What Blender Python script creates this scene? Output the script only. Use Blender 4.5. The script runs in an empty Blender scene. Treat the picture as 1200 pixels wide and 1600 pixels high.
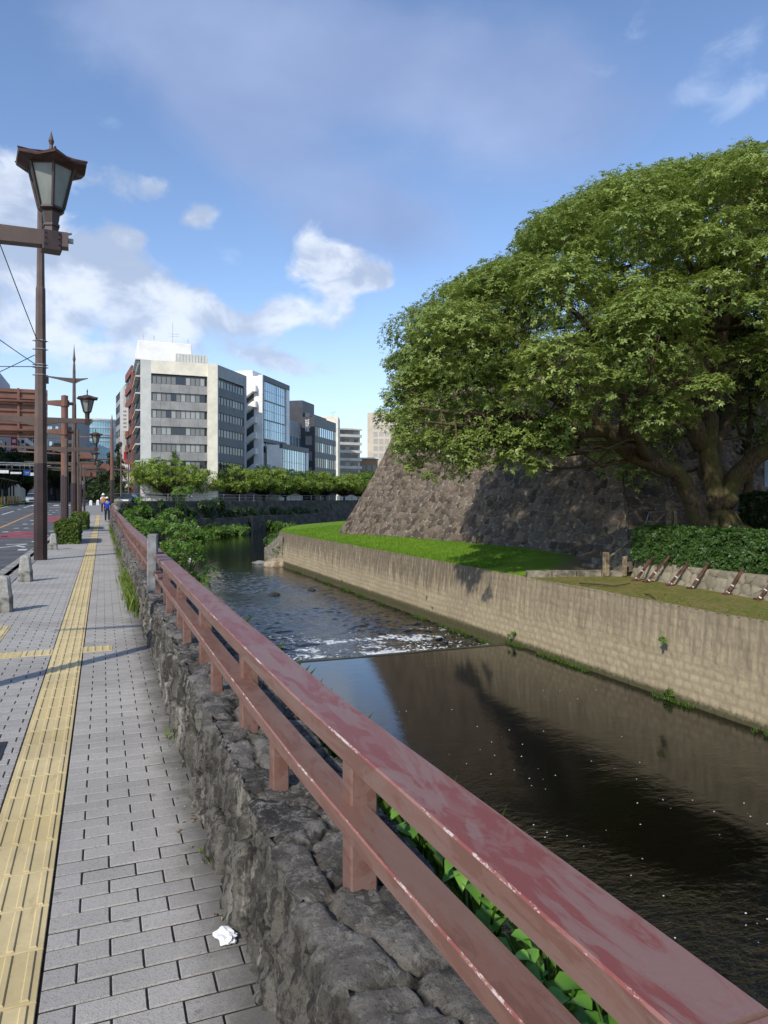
import bpy, math, random
import numpy as np
from mathutils import Vector, Matrix

# ------------------------------------------------------------------ camera, sky, sun, exposure
SC = bpy.context.scene
COL = SC.collection
YAW = math.radians(21.6)          # the street runs along +Y, the camera looks 21.6 degrees to the right of it
FPX, EYE, HORIZ = 1110.0, 1.65, 780.0
CA, SA = math.cos(YAW), math.sin(YAW)

cam_data = bpy.data.cameras.new('camera')
cam = bpy.data.objects.new('camera', cam_data)
COL.objects.link(cam)
cam.location = (0, 0, EYE)
cam.rotation_euler = (math.radians(90), 0, -YAW)
cam_data.sensor_width = 36.0
cam_data.lens = FPX / 1600.0 * 36.0
cam_data.shift_y = -(800.0 - HORIZ) / 1600.0
cam_data.clip_start = 0.05
cam_data.clip_end = 6000.0
SC.camera = cam

SUN_DIR = Vector((-0.75, -0.66, 0.0)).normalized()
SUN_EL = math.radians(38)
sun_vec = Vector((SUN_DIR.x * math.cos(SUN_EL), SUN_DIR.y * math.cos(SUN_EL), math.sin(SUN_EL)))
sd = bpy.data.lights.new('sun', 'SUN')
sd.energy = 3.2
sd.angle = math.radians(0.9)
sd.color = (1.0, 0.93, 0.80)
sun = bpy.data.objects.new('sun', sd)
COL.objects.link(sun)
sun.rotation_euler = sun_vec.to_track_quat('Z', 'Y').to_euler()

SC.view_settings.view_transform = 'Standard'
SC.view_settings.look = 'None'
SC.view_settings.gamma = 1.0
SC.view_settings.exposure = 0.30
SC.cycles.max_bounces = 6
SC.cycles.transparent_max_bounces = 8


def azel(px, py):
    return (math.atan((px - 600) / FPX) + YAW, math.atan((HORIZ - py) / math.hypot(FPX, px - 600)))


def build_world():
    w = bpy.data.worlds.new('World')
    SC.world = w
    w.use_nodes = True
    nt = w.node_tree
    N, L = nt.nodes, nt.links
    N.clear()

    def nd(t, **kw):
        n = N.new(t)
        for k, v in kw.items():
            setattr(n, k, v)
        return n

    def M(op, a, b=None, c=None, clamp=False):
        n = nd('ShaderNodeMath', operation=op, use_clamp=clamp)
        for i, v in enumerate((a, b, c)):
            if v is None:
                continue
            if isinstance(v, (int, float)):
                n.inputs[i].default_value = v
            else:
                L.new(v, n.inputs[i])
        return n.outputs[0]

    def smooth(v, lo, hi):
        n = nd('ShaderNodeMapRange', interpolation_type='SMOOTHSTEP')
        n.inputs['From Min'].default_value = lo
        n.inputs['From Max'].default_value = hi
        L.new(v, n.inputs['Value'])
        return n.outputs['Result']

    def mixc(f, a, b):
        n = nd('ShaderNodeMix', data_type='RGBA')
        if isinstance(f, (int, float)):
            n.inputs[0].default_value = f
        else:
            L.new(f, n.inputs[0])
        for i, v in ((6, a), (7, b)):
            if isinstance(v, tuple):
                n.inputs[i].default_value = v
            else:
                L.new(v, n.inputs[i])
        return n.outputs[2]

    tc = nd('ShaderNodeTexCoord')
    sep = nd('ShaderNodeSeparateXYZ')
    L.new(tc.outputs['Generated'], sep.inputs[0])
    az = M('ARCTAN2', sep.outputs[0], sep.outputs[1])
    el = M('ARCSINE', M('MINIMUM', M('MAXIMUM', sep.outputs[2], -1.0), 1.0))
    ae = nd('ShaderNodeCombineXYZ')
    L.new(az, ae.inputs[0])
    L.new(el, ae.inputs[1])
    P0 = ae.outputs[0]

    def noise(scale, detail, rough, stretch=(1, 1, 1), off=0.0, dist=0.0, rot=0.0):
        mp = nd('ShaderNodeMapping')
        mp.inputs['Scale'].default_value = stretch
        mp.inputs['Location'].default_value = (off, off * 0.7, off * 1.3)
        mp.inputs['Rotation'].default_value = (0, 0, rot)
        L.new(P0, mp.inputs[0])
        n = nd('ShaderNodeTexNoise')
        n.inputs['Scale'].default_value = scale
        n.inputs['Detail'].default_value = detail
        n.inputs['Roughness'].default_value = rough
        n.inputs['Distortion'].default_value = dist
        L.new(mp.outputs[0], n.inputs['Vector'])
        return n.outputs['Fac']

    def blobs(lst):
        tot = None
        for (px, py, rx, ry, s, tilt) in lst:
            a, e = azel(px, py)
            mp = nd('ShaderNodeMapping', vector_type='TEXTURE')
            mp.inputs['Location'].default_value = (a, e, 0)
            mp.inputs['Rotation'].default_value = (0, 0, math.radians(tilt))
            mp.inputs['Scale'].default_value = (rx / FPX, ry / FPX, 1)
            L.new(P0, mp.inputs[0])
            d = nd('ShaderNodeVectorMath', operation='DOT_PRODUCT')
            L.new(mp.outputs[0], d.inputs[0])
            L.new(mp.outputs[0], d.inputs[1])
            g = M('MULTIPLY', M('POWER', 2.718, M('MULTIPLY', d.outputs['Value'], -1.0)), s)
            tot = g if tot is None else M('ADD', tot, g)
        return tot

    sky = nd('ShaderNodeTexSky', sky_type='NISHITA')
    sky.sun_disc = False
    sky.sun_elevation = SUN_EL
    sky.sun_rotation = math.atan2(SUN_DIR.x, SUN_DIR.y)
    sky.air_density = 1.0
    sky.dust_density = 0.4
    sky.ozone_density = 2.2
    hs = nd('ShaderNodeHueSaturation')
    hs.inputs['Saturation'].default_value = 1.05
    hs.inputs['Hue'].default_value = 0.505
    hs.inputs['Value'].default_value = SKY_GAIN * 1.08
    L.new(sky.outputs[0], hs.inputs['Color'])
    base = hs.outputs[0]

    # thin grey-lavender veil high up
    veil = blobs([(430, 250, 300, 85, 1.0, -32), (500, 70, 270, 95, 1.0, -12), (640, 345, 120, 50, 0.7, -20), (820, 150, 300, 100, 0.75, -10),
                  (250, 60, 150, 60, 0.35, -20), (1000, 190, 200, 60, 0.3, 5), (520, 420, 60, 90, 0.3, 70), (540, 500, 50, 70, 0.25, 80)])
    nv = noise(3.2, 6, 0.55, (1.0, 1.7, 1), 3.1, 0.6, 0.5)
    vf = smooth(M('ADD', veil, M('MULTIPLY', M('SUBTRACT', nv, 0.5), 1.7)), 0.2, 1.25)
    nv2 = smooth(noise(2.2, 5, 0.5, (1, 1.6, 1), 9.4, 0.3, 0.4), 0.35, 0.68)
    veil_col = mixc(nv2, (1.65, 2.15, 3.6, 1), (2.55, 3.15, 4.75, 1))
    c1 = mixc(M('MULTIPLY', vf, 0.68), base, veil_col)
    # wisps at the right
    wsp = blobs([(1150, 70, 70, 22, 0.8, 20), (1165, 152, 50, 18, 1.0, 25), (1090, 150, 60, 20, 0.6, 0), (1000, 40, 70, 30, 0.5, 40), (1040, 250, 50, 20, 0.4, 20),
                 (175, 190, 22, 10, 0.7, 0), (360, 400, 25, 22, 0.55, 0)])
    nw = noise(16, 8, 0.62, (1, 1.5, 1), 1.7, 0.5, 0.3)
    wf = smooth(M('ADD', wsp, M('MULTIPLY', M('SUBTRACT', nw, 0.5), 2.2)), 0.35, 1.4)
    c2 = mixc(M('MULTIPLY', wf, 0.32), c1, (4.4, 5.0, 6.1, 1))
    # low white cumulus
    cum = blobs([(20, 290, 60, 45, 0.9, 0), (150, 275, 75, 38, 1.1, 0), (265, 292, 45, 22, 0.9, 15), (312, 338, 36, 18, 1.4, 10), (205, 372, 36, 18, 1.3, 12),
                 (60, 400, 120, 55, 1.15, 0), (190, 440, 110, 50, 1.2, -12), (300, 480, 100, 36, 1.15, -15), (400, 510, 40, 20, 0.9, 0),
                 (500, 400, 62, 46, 1.6, 0), (560, 430, 56, 32, 1.45, 0), (600, 440, 20, 15, 0.8, 0), (468, 488, 46, 22, 1.5, 0), (530, 475, 36, 60, 0.7, 0),
                 (440, 565, 70, 20, 0.95, -8), (560, 575, 80, 20, 0.75, 0), (100, 520, 220, 60, 0.8, 0), (250, 560, 150, 40, 0.6, 0),
                 (-250, 380, 220, 120, 1.1, 0), (-600, 300, 260, 160, 1.1, 0), (1500, 350, 300, 120, 1.0, 0)])
    nc = noise(13, 10, 0.58, (1, 1.35, 1), 4.2, 0.35)
    nbig = noise(4.5, 4, 0.5, (1, 1.5, 1), 7.7, 0.2)
    dens = M('ADD', M('ADD', cum, M('MULTIPLY', M('SUBTRACT', nc, 0.5), 2.7)), M('MULTIPLY', M('SUBTRACT', nbig, 0.5), 0.7))
    cf = smooth(dens, 0.68, 1.45)
    # billows: denser towards the light at the upper left, greyer at the flat bases
    nb = noise(13, 8, 0.55, (1, 1.35, 1), 4.16, 0.35)
    lit = smooth(M('ADD', M('MULTIPLY', nb, 1.0), M('MULTIPLY', M('SUBTRACT', nbig, 0.5), 0.9)), 0.36, 0.66)
    ccol = mixc(lit, (2.6, 3.1, 4.1, 1), (5.0, 5.35, 5.95, 1))
    c3 = mixc(M('MULTIPLY', cf, 0.84), c2, ccol)
    # pale band close to the horizon
    hz = smooth(el, 0.30, 0.0)
    c4 = mixc(M('MULTIPLY', hz, 0.55), c3, (3.7, 4.35, 5.6, 1))
    bg = nd('ShaderNodeBackground')
    bg.inputs['Strength'].default_value = SKY_STRENGTH
    L.new(c4, bg.inputs['Color'])
    out = nd('ShaderNodeOutputWorld')
    L.new(bg.outputs[0], out.inputs[0])


SKY_STRENGTH = 0.15
SKY_GAIN = 1.0
build_world()

# ------------------------------------------------------------------ helpers
rng = np.random.default_rng(11)
random.seed(5)


def P(px, py, d):
    """world point seen at photo pixel (px, py) at distance d along the view axis"""
    lat = (px - 600) * d / FPX
    return Vector((SA * d + CA * lat, CA * d - SA * lat, EYE + (HORIZ - py) * d / FPX))


def G(px, py, z=0.0):
    return P(px, py, FPX * (EYE - z) / (py - HORIZ))


def XY(px, d):
    p = P(px, 780, d)
    return p.x, p.y


def proj(p):
    d = SA * p[0] + CA * p[1]
    lat = CA * p[0] - SA * p[1]
    return 600 + FPX * lat / d, HORIZ - FPX * (p[2] - EYE) / d


def gz(y):
    """the street climbs gently beyond y = 50"""
    return float(np.interp(y, [50, 100, 200, 400], [0, 1.05, 1.3, 1.5]))


def tag(o, label=None, cat=None, group=None, kind=None):
    if label:
        o['label'] = label
    if cat:
        o['category'] = cat
    if group:
        o['group'] = group
    if kind:
        o['kind'] = kind
    return o


def thing(name, label, cat, loc=(0, 0, 0), group=None, rz=0.0):
    o = bpy.data.objects.new(name, None)
    COL.objects.link(o)
    o.location = loc
    o.rotation_euler = (0, 0, rz)
    o.empty_display_size = 0.2
    return tag(o, label, cat, group)


def attach(o, parent, world=False):
    o.parent = parent
    if world:       # geometry written in world coordinates under an unrotated root
        q, m = parent, Vector((0, 0, 0))
        while q is not None:
            m = m + q.location
            q = q.parent
        o.matrix_parent_inverse = Matrix.Translation(-m)
    return o


def copy_tree(o, parent=None):
    c = o.copy()
    COL.objects.link(c)
    if parent is not None:
        c.parent = parent
    for ch in KIDS.get(o.name, []):
        copy_tree(ch, c)
    return c


KIDS = {}


def mesh_obj(name, me, mats, parent=None, world=False, smooth=False):
    for m in (mats if isinstance(mats, (list, tuple)) else [mats]):
        me.materials.append(m)
    if smooth is not None:
        me.polygons.foreach_set('use_smooth', np.full(len(me.polygons), bool(smooth)))
    o = bpy.data.objects.new(name, me)
    COL.objects.link(o)
    if parent is not None:
        attach(o, parent, world)
        KIDS.setdefault(parent.name, []).append(o)
    return o


def mesh_np(name, V, F, mats, parent=None, world=False, smooth=False, attrs=None, midx=None):
    me = bpy.data.meshes.new(name)
    V = np.ascontiguousarray(V, dtype=np.float32).reshape(-1, 3)
    F = np.ascontiguousarray(F, dtype=np.int32)
    k = F.shape[1]
    me.vertices.add(len(V))
    me.vertices.foreach_set('co', V.ravel())
    me.loops.add(F.size)
    me.loops.foreach_set('vertex_index', F.ravel())
    me.polygons.add(len(F))
    me.polygons.foreach_set('loop_start', np.arange(0, F.size, k, dtype=np.int32))
    if midx is not None:
        me.polygons.foreach_set('material_index', np.ascontiguousarray(midx, dtype=np.int32))
    me.update(calc_edges=True)
    for (an, dom, arr) in (attrs or []):
        a = me.attributes.new(an, 'FLOAT', dom)
        a.data.foreach_set('value', np.ascontiguousarray(arr, dtype=np.float32).ravel())
    return mesh_obj(name, me, mats, parent, world, smooth)


def grid_faces(n, m):
    i = np.arange(n - 1)[:, None] * m + np.arange(m - 1)[None, :]
    return np.stack([i, i + 1, i + m + 1, i + m], -1).reshape(-1, 4)


def grid_obj(name, pts, mats, parent=None, world=False, smooth=True, attrs=None, flip=False):
    n, m = pts.shape[:2]
    F = grid_faces(n, m)
    if flip:
        F = F[:, ::-1]
    return mesh_np(name, pts.reshape(-1, 3), F, mats, parent, world, smooth, attrs)


class MB:
    """collects boxes, tubes and prisms and links them as one mesh"""

    def __init__(s, xf=None):
        s.v, s.f, s.m, s.sm, s.xf = [], [], [], [], xf

    def add(s, vs, fs, mi=0, smooth=False):
        b = len(s.v)
        for p in vs:
            p = Vector(p)
            s.v.append(s.xf @ p if s.xf is not None else p)
        for f in fs:
            s.f.append([b + i for i in f])
            s.m.append(mi)
            s.sm.append(smooth)
        return s

    def box(s, x0, x1, y0, y1, z0, z1, mi=0, bev=0.0):
        if bev <= 0:
            vs = [(x0, y0, z0), (x1, y0, z0), (x1, y1, z0), (x0, y1, z0), (x0, y0, z1), (x1, y0, z1), (x1, y1, z1), (x0, y1, z1)]
            return s.add(vs, [(3, 2, 1, 0), (4, 5, 6, 7), (0, 1, 5, 4), (1, 2, 6, 5), (2, 3, 7, 6), (3, 0, 4, 7)], mi)
        b = bev
        ring = lambda c, z: [(x0 + c, y0, z), (x1 - c, y0, z), (x1, y0 + c, z), (x1, y1 - c, z), (x1 - c, y1, z), (x0 + c, y1, z), (x0, y1 - c, z), (x0, y0 + c, z)]
        top = [(x0 + b, y0 + b, z1), (x1 - b, y0 + b, z1), (x1 - b, y1 - b, z1), (x0 + b, y1 - b, z1)]
        vs = ring(b, z0) + ring(b, z1 - b) + top
        fs = [tuple(range(7, -1, -1))] + [(i, (i + 1) % 8, 8 + (i + 1) % 8, 8 + i) for i in range(8)]
        t = 16
        fs += [(8, 9, t + 1, t), (9, 10, t + 1), (10, 11, t + 2, t + 1), (11, 12, t + 2), (12, 13, t + 3, t + 2), (13, 14, t + 3), (14, 15, t, t + 3), (15, 8, t), (t, t + 1, t + 2, t + 3)]
        return s.add(vs, fs, mi)

    def obox(s, c, ax, ay, az, hx, hy, hz, mi=0):
        """oriented box: centre, three axes, half sizes"""
        c, ax, ay, az = Vector(c), Vector(ax).normalized(), Vector(ay).normalized(), Vector(az).normalized()
        vs = [c + ax * (hx * i) + ay * (hy * j) + az * (hz * k) for k in (-1, 1) for (i, j) in ((-1, -1), (1, -1), (1, 1), (-1, 1))]
        return s.add(vs, [(3, 2, 1, 0), (4, 5, 6, 7), (0, 1, 5, 4), (1, 2, 6, 5), (2, 3, 7, 6), (3, 0, 4, 7)], mi)

    def loft(s, rings, mi=0, cap=True, smooth=False):
        n = len(rings[0])
        vs = [p for r in rings for p in r]
        fs = []
        for k in range(len(rings) - 1):
            for i in range(n):
                j = (i + 1) % n
                fs.append((k * n + i, k * n + j, (k + 1) * n + j, (k + 1) * n + i))
        s.add(vs, fs, mi, smooth)
        if cap:
            b = len(s.v) - len(vs)
            s.f.append([b + i for i in range(n - 1, -1, -1)])
            s.f.append([b + (len(rings) - 1) * n + i for i in range(n)])
            s.m += [mi, mi]
            s.sm += [False, False]
        return s

    def lathe(s, prof, n=12, c=(0, 0, 0), mi=0, rot=0.0, smooth=False, sx=1, sy=1):
        rings = []
        for (r, z) in prof:
            rings.append([(c[0] + sx * r * math.cos(rot + 2 * math.pi * i / n), c[1] + sy * r * math.sin(rot + 2 * math.pi * i / n), c[2] + z) for i in range(n)])
        return s.loft(rings, mi, True, smooth)

    def tube(s, pts, rad, n=8, mi=0, smooth=True):
        pts = [Vector(p) for p in pts]
        if isinstance(rad, (int, float)):
            rad = [rad] * len(pts)
        rings = []
        up = Vector((0, 0, 1))
        pu = None
        for i, p in enumerate(pts):
            t = (pts[min(i + 1, len(pts) - 1)] - pts[max(i - 1, 0)]).normalized()
            if pu is None:
                a = up if abs(t.z) < 0.9 else Vector((1, 0, 0))
                u = t.cross(a).normalized()
            else:
                u = (pu - t * pu.dot(t)).normalized()
            pu = u
            w = t.cross(u)
            rings.append([p + (u * math.cos(2 * math.pi * k / n) + w * math.sin(2 * math.pi * k / n)) * rad[i] for k in range(n)])
        return s.loft(rings, mi, True, smooth)

    def prism(s, poly, z0, z1, mi=0):
        n = len(poly)
        a = sum(poly[i][0] * poly[(i + 1) % n][1] - poly[(i + 1) % n][0] * poly[i][1] for i in range(n))
        if a < 0:
            poly = poly[::-1]
        return s.loft([[(x, y, z0) for x, y in poly], [(x, y, z1) for x, y in poly]], mi)

    def quad(s, a, b, c, d, mi=0):
        return s.add([a, b, c, d], [(0, 1, 2, 3)], mi)

    def build(s, name, mats, parent=None, world=False):
        me = bpy.data.meshes.new(name)
        me.from_pydata([tuple(p) for p in s.v], [], s.f)
        me.polygons.foreach_set('material_index', np.array(s.m, dtype=np.int32))
        me.polygons.foreach_set('use_smooth', np.array(s.sm, dtype=bool))
        me.update()
        return mesh_obj(name, me, mats, parent, world, None)


# numpy noise -------------------------------------------------------
def _hash(ix, iy, seed):
    h = (ix.astype(np.int64) * 374761393 + iy.astype(np.int64) * 668265263 + seed * 1442695041) & 0xFFFFFFFF
    h = ((h ^ (h >> 13)) * 1274126177) & 0xFFFFFFFF
    h = (h ^ (h >> 16)) & 0xFFFFFFFF
    return h / 4294967295.0


def vnoise(x, y, seed=0):
    ix, iy = np.floor(x), np.floor(y)
    fx, fy = x - ix, y - iy
    fx, fy = fx * fx * (3 - 2 * fx), fy * fy * (3 - 2 * fy)
    a, b = _hash(ix, iy, seed), _hash(ix + 1, iy, seed)
    c, d = _hash(ix, iy + 1, seed), _hash(ix + 1, iy + 1, seed)
    return (a * (1 - fx) + b * fx) * (1 - fy) + (c * (1 - fx) + d * fx) * fy


def fbm(x, y, seed=0, octs=4):
    t, a, s = 0, 0.5, 0
    for o in range(octs):
        t = t + a * vnoise(x * 2 ** o, y * 2 ** o, seed + o * 17)
        s += a
        a *= 0.5
    return t / s


def voronoi(x, y, seed=0, jit=0.85):
    """distance to the border between the two nearest cells, and two random numbers of the cell"""
    ix, iy = np.floor(x), np.floor(y)
    d1 = np.full(x.shape, 9.0)
    d2 = np.full(x.shape, 9.0)
    r1 = np.zeros(x.shape)
    r2 = np.zeros(x.shape)
    for di in (-1, 0, 1):
        for dj in (-1, 0, 1):
            cx, cy = ix + di, iy + dj
            ox = cx + 0.5 + jit * (_hash(cx, cy, seed) - 0.5)
            oy = cy + 0.5 + jit * (_hash(cx, cy, seed + 7) - 0.5)
            d = np.hypot(x - ox, y - oy)
            q = _hash(cx, cy, seed + 13)
            q2 = _hash(cx, cy, seed + 29)
            closer = d < d1
            d2 = np.where(closer, d1, np.minimum(d2, d))
            r1 = np.where(closer, q, r1)
            r2 = np.where(closer, q2, r2)
            d1 = np.where(closer, d, d1)
    return d2 - d1, r1, r2


def sstep(x, a, b):
    t = np.clip((x - a) / (b - a), 0, 1)
    return t * t * (3 - 2 * t)


# materials ---------------------------------------------------------
class MT:
    """small node-tree writer around one Principled BSDF"""

    def __init__(s, name, rough=0.7, spec=0.3, metal=0.0):
        s.mat = bpy.data.materials.new(name)
        s.mat.use_nodes = True
        s.nt = s.mat.node_tree
        s.N, s.L = s.nt.nodes, s.nt.links
        s.bsdf = s.N['Principled BSDF']
        s.bsdf.inputs['Roughness'].default_value = rough
        s.bsdf.inputs['Specular IOR Level'].default_value = spec
        s.bsdf.inputs['Metallic'].default_value = metal
        s.tc = s.N.new('ShaderNodeTexCoord')
        s.co = s.tc.outputs['Object']

    def set(s, sock, v):
        if isinstance(v, (int, float)):
            sock.default_value = v
        elif isinstance(v, tuple):
            sock.default_value = v if len(v) == 4 or sock.type == 'VECTOR' else (*v, 1)
        else:
            s.L.new(v, sock)

    def math(s, op, a, b=0.0, clamp=False):
        n = s.N.new('ShaderNodeMath')
        n.operation = op
        n.use_clamp = clamp
        s.set(n.inputs[0], a)
        s.set(n.inputs[1], b)
        return n.outputs[0]

    def noise(s, scale, detail=6, rough=0.6, stretch=None, dist=0.0, off=None):
        n = s.N.new('ShaderNodeTexNoise')
        n.inputs['Scale'].default_value = scale
        n.inputs['Detail'].default_value = detail
        n.inputs['Roughness'].default_value = rough
        n.inputs['Distortion'].default_value = dist
        v = s.co
        if stretch or off:
            m = s.N.new('ShaderNodeMapping')
            if stretch:
                m.inputs['Scale'].default_value = stretch
            if off:
                m.inputs['Location'].default_value = off
            s.L.new(v, m.inputs[0])
            v = m.outputs[0]
        s.L.new(v, n.inputs['Vector'])
        return n.outputs['Fac']

    def attr(s, name):
        n = s.N.new('ShaderNodeAttribute')
        n.attribute_name = name
        return n.outputs['Fac']

    def sep(s):
        n = s.N.new('ShaderNodeSeparateXYZ')
        s.L.new(s.co, n.inputs[0])
        return n.outputs

    def step(s, v, a, b):
        n = s.N.new('ShaderNodeMapRange')
        n.interpolation_type = 'SMOOTHSTEP'
        n.inputs['From Min'].default_value = a
        n.inputs['From Max'].default_value = b
        s.L.new(v, n.inputs['Value'])
        return n.outputs['Result']

    def mix(s, f, a, b, mode='MIX'):
        n = s.N.new('ShaderNodeMix')
        n.data_type = 'RGBA'
        n.blend_type = mode
        s.set(n.inputs[0], f)
        s.set(n.inputs[6], a)
        s.set(n.inputs[7], b)
        return n.outputs[2]

    def color(s, v):
        s.set(s.bsdf.inputs['Base Color'], v)
        return s

    def bump(s, h, strength=0.3, dist=0.02):
        n = s.N.new('ShaderNodeBump')
        n.inputs['Strength'].default_value = strength
        n.inputs['Distance'].default_value = dist
        s.L.new(h, n.inputs['Height'])
        s.L.new(n.outputs[0], s.bsdf.inputs['Normal'])
        return s


def plain(name, c, rough=0.6, spec=0.3, metal=0.0, var=0.12, scale=3.0, bump=0.0, bscale=40.0):
    """painted or cast surface: base colour with a little dirt variation"""
    m = MT(name, rough, spec, metal)
    n = m.noise(scale, 6, 0.6)
    lo = tuple(x * (1 - var * 1.6) for x in c)
    hi = tuple(min(1, x * (1 + var)) for x in c)
    m.color(m.mix(m.step(n, 0.3, 0.7), lo, hi))
    if bump:
        m.bump(m.noise(bscale, 5, 0.6), bump, 0.01)
    return m.mat


def leaf_mat(name, dark, light, trans=0.3, rough=0.5, spec=0.3):
    m = MT(name, rough, spec)
    t = m.attr('tone')
    c = m.mix(t, dark, light)
    m.color(c)
    tr = m.N.new('ShaderNodeBsdfTranslucent')
    m.L.new(m.mix(0.35, c, (light[0] * 1.5, light[1] * 1.4, light[2] * 0.6)), tr.inputs[0])
    mx = m.N.new('ShaderNodeMixShader')
    mx.inputs[0].default_value = trans
    m.L.new(m.bsdf.outputs[0], mx.inputs[1])
    m.L.new(tr.outputs[0], mx.inputs[2])
    m.L.new(mx.outputs[0], m.N['Material Output'].inputs[0])
    return m.mat


def text_mesh(name, cu):
    """turn a text curve into a plain mesh object"""
    t = bpy.data.objects.new(name, cu)
    COL.objects.link(t)
    dg = bpy.context.evaluated_depsgraph_get()
    me = bpy.data.meshes.new_from_object(t.evaluated_get(dg))
    mats = list(cu.materials)
    bpy.data.objects.remove(t)
    o = bpy.data.objects.new(name, me)
    if not len(me.materials):
        for mm in mats:
            me.materials.append(mm)
    COL.objects.link(o)
    return o


def glass_mat(name, c, rough=0.06, spec=0.9, metal=0.0):
    m = MT(name, rough, spec, metal)
    m.color(c)
    n = m.noise(0.35, 2, 0.5)
    m.bump(n, 0.05, 0.3)
    return m.mat

# ------------------------------------------------------------------ materials
def mat_stone_wall():
    m = MT('weathered_stone', 0.92, 0.15)
    t, e = m.attr('tone'), m.attr('edge')
    n1, n2, n3 = m.noise(3.0, 8, 0.65), m.noise(22, 9, 0.72), m.noise(85, 6, 0.75)
    z = m.sep()[2]
    side = m.math('SUBTRACT', 1.0, m.step(z, 0.42, 0.49))
    # upper faces: almost black crust with pale lichen
    topc = m.mix(t, (0.058, 0.053, 0.049), (0.205, 0.188, 0.168))
    topc = m.mix(m.math('MULTIPLY', m.step(n1, 0.45, 0.60), 0.7), topc, (0.040, 0.036, 0.035))
    lich = m.noise(8.5, 9, 0.7, None, 0.8, (7, 3, 1))
    topc = m.mix(m.math('MULTIPLY', m.step(lich, 0.51, 0.58), 0.8), topc, (0.25, 0.235, 0.215))
    l2 = m.noise(19, 9, 0.75, None, 0.5, (1, 8, 4))
    topc = m.mix(m.math('MULTIPLY', m.step(l2, 0.55, 0.60), 0.7), topc, (0.33, 0.31, 0.28))
    # the face: grey split stone, streaked pale and black where water runs down
    fc = m.mix(t, (0.075, 0.068, 0.058), (0.225, 0.205, 0.175))
    s1 = m.noise(15, 9, 0.7, (1, 1.0, 0.14), 0.3)
    s2 = m.noise(9, 8, 0.7, (1, 1.0, 0.12), 0.3, (5, 1, 3))
    fc = m.mix(m.math('MULTIPLY', m.step(s1, 0.47, 0.56), 0.85), fc, (0.040, 0.036, 0.032))
    fc = m.mix(m.math('MULTIPLY', m.step(s2, 0.55, 0.63), 0.75), fc, (0.38, 0.355, 0.305))
    base = m.mix(side, topc, fc)
    base = m.mix(m.math('MULTIPLY', m.step(n2, 0.50, 0.66), 0.5), base, (0.26, 0.245, 0.22))
    base = m.mix(m.math('MULTIPLY', m.step(n3, 0.53, 0.64), 0.6), base, (0.03, 0.027, 0.025))
    base = m.mix(m.math('MULTIPLY', m.math('SUBTRACT', 1.0, m.step(e, 0.02, 0.10)), 0.9), base, m.mix(m.step(m.noise(4.5, 5, 0.6, None, 0.4, (2, 6, 4)), 0.52, 0.6), (0.016, 0.014, 0.012), (0.24, 0.22, 0.18)))
    m.color(base)
    m.bump(m.math('ADD', n2, m.math('MULTIPLY', n3, 0.7)), 1.0, 0.022)
    return m.mat


def mat_castle():
    m = MT('castle_stone', 0.9, 0.2)
    t, e = m.attr('tone'), m.attr('edge')
    n1, n2, n3 = m.noise(0.35, 5, 0.6), m.noise(5, 8, 0.7), m.noise(16, 6, 0.7)
    base = m.mix(t, (0.056, 0.041, 0.032), (0.19, 0.146, 0.110))
    base = m.mix(m.math('MULTIPLY', m.step(n1, 0.45, 0.7), 0.4), base, (0.145, 0.122, 0.10))
    base = m.mix(m.math('MULTIPLY', m.step(n2, 0.5, 0.72), 0.5), base, (0.21, 0.185, 0.155))
    base = m.mix(m.math('MULTIPLY', m.step(n3, 0.55, 0.7), 0.5), base, (0.045, 0.036, 0.03))
    moss = m.noise(0.9, 6, 0.65, None, 0.5, (3, 9, 2))
    base = m.mix(m.math('MULTIPLY', m.step(moss, 0.55, 0.7), 0.35), base, (0.11, 0.125, 0.05))
    joint = m.math('MULTIPLY', m.math('SUBTRACT', 1.0, m.step(e, 0.02, 0.16)), m.step(n2, 0.32, 0.62))
    base = m.mix(m.math('MULTIPLY', joint, 0.75), base, (0.46, 0.42, 0.34))
    m.color(base)
    m.bump(m.math('ADD', n2, m.math('MULTIPLY', n3, 0.5)), 0.8, 0.06)
    return m.mat


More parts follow.
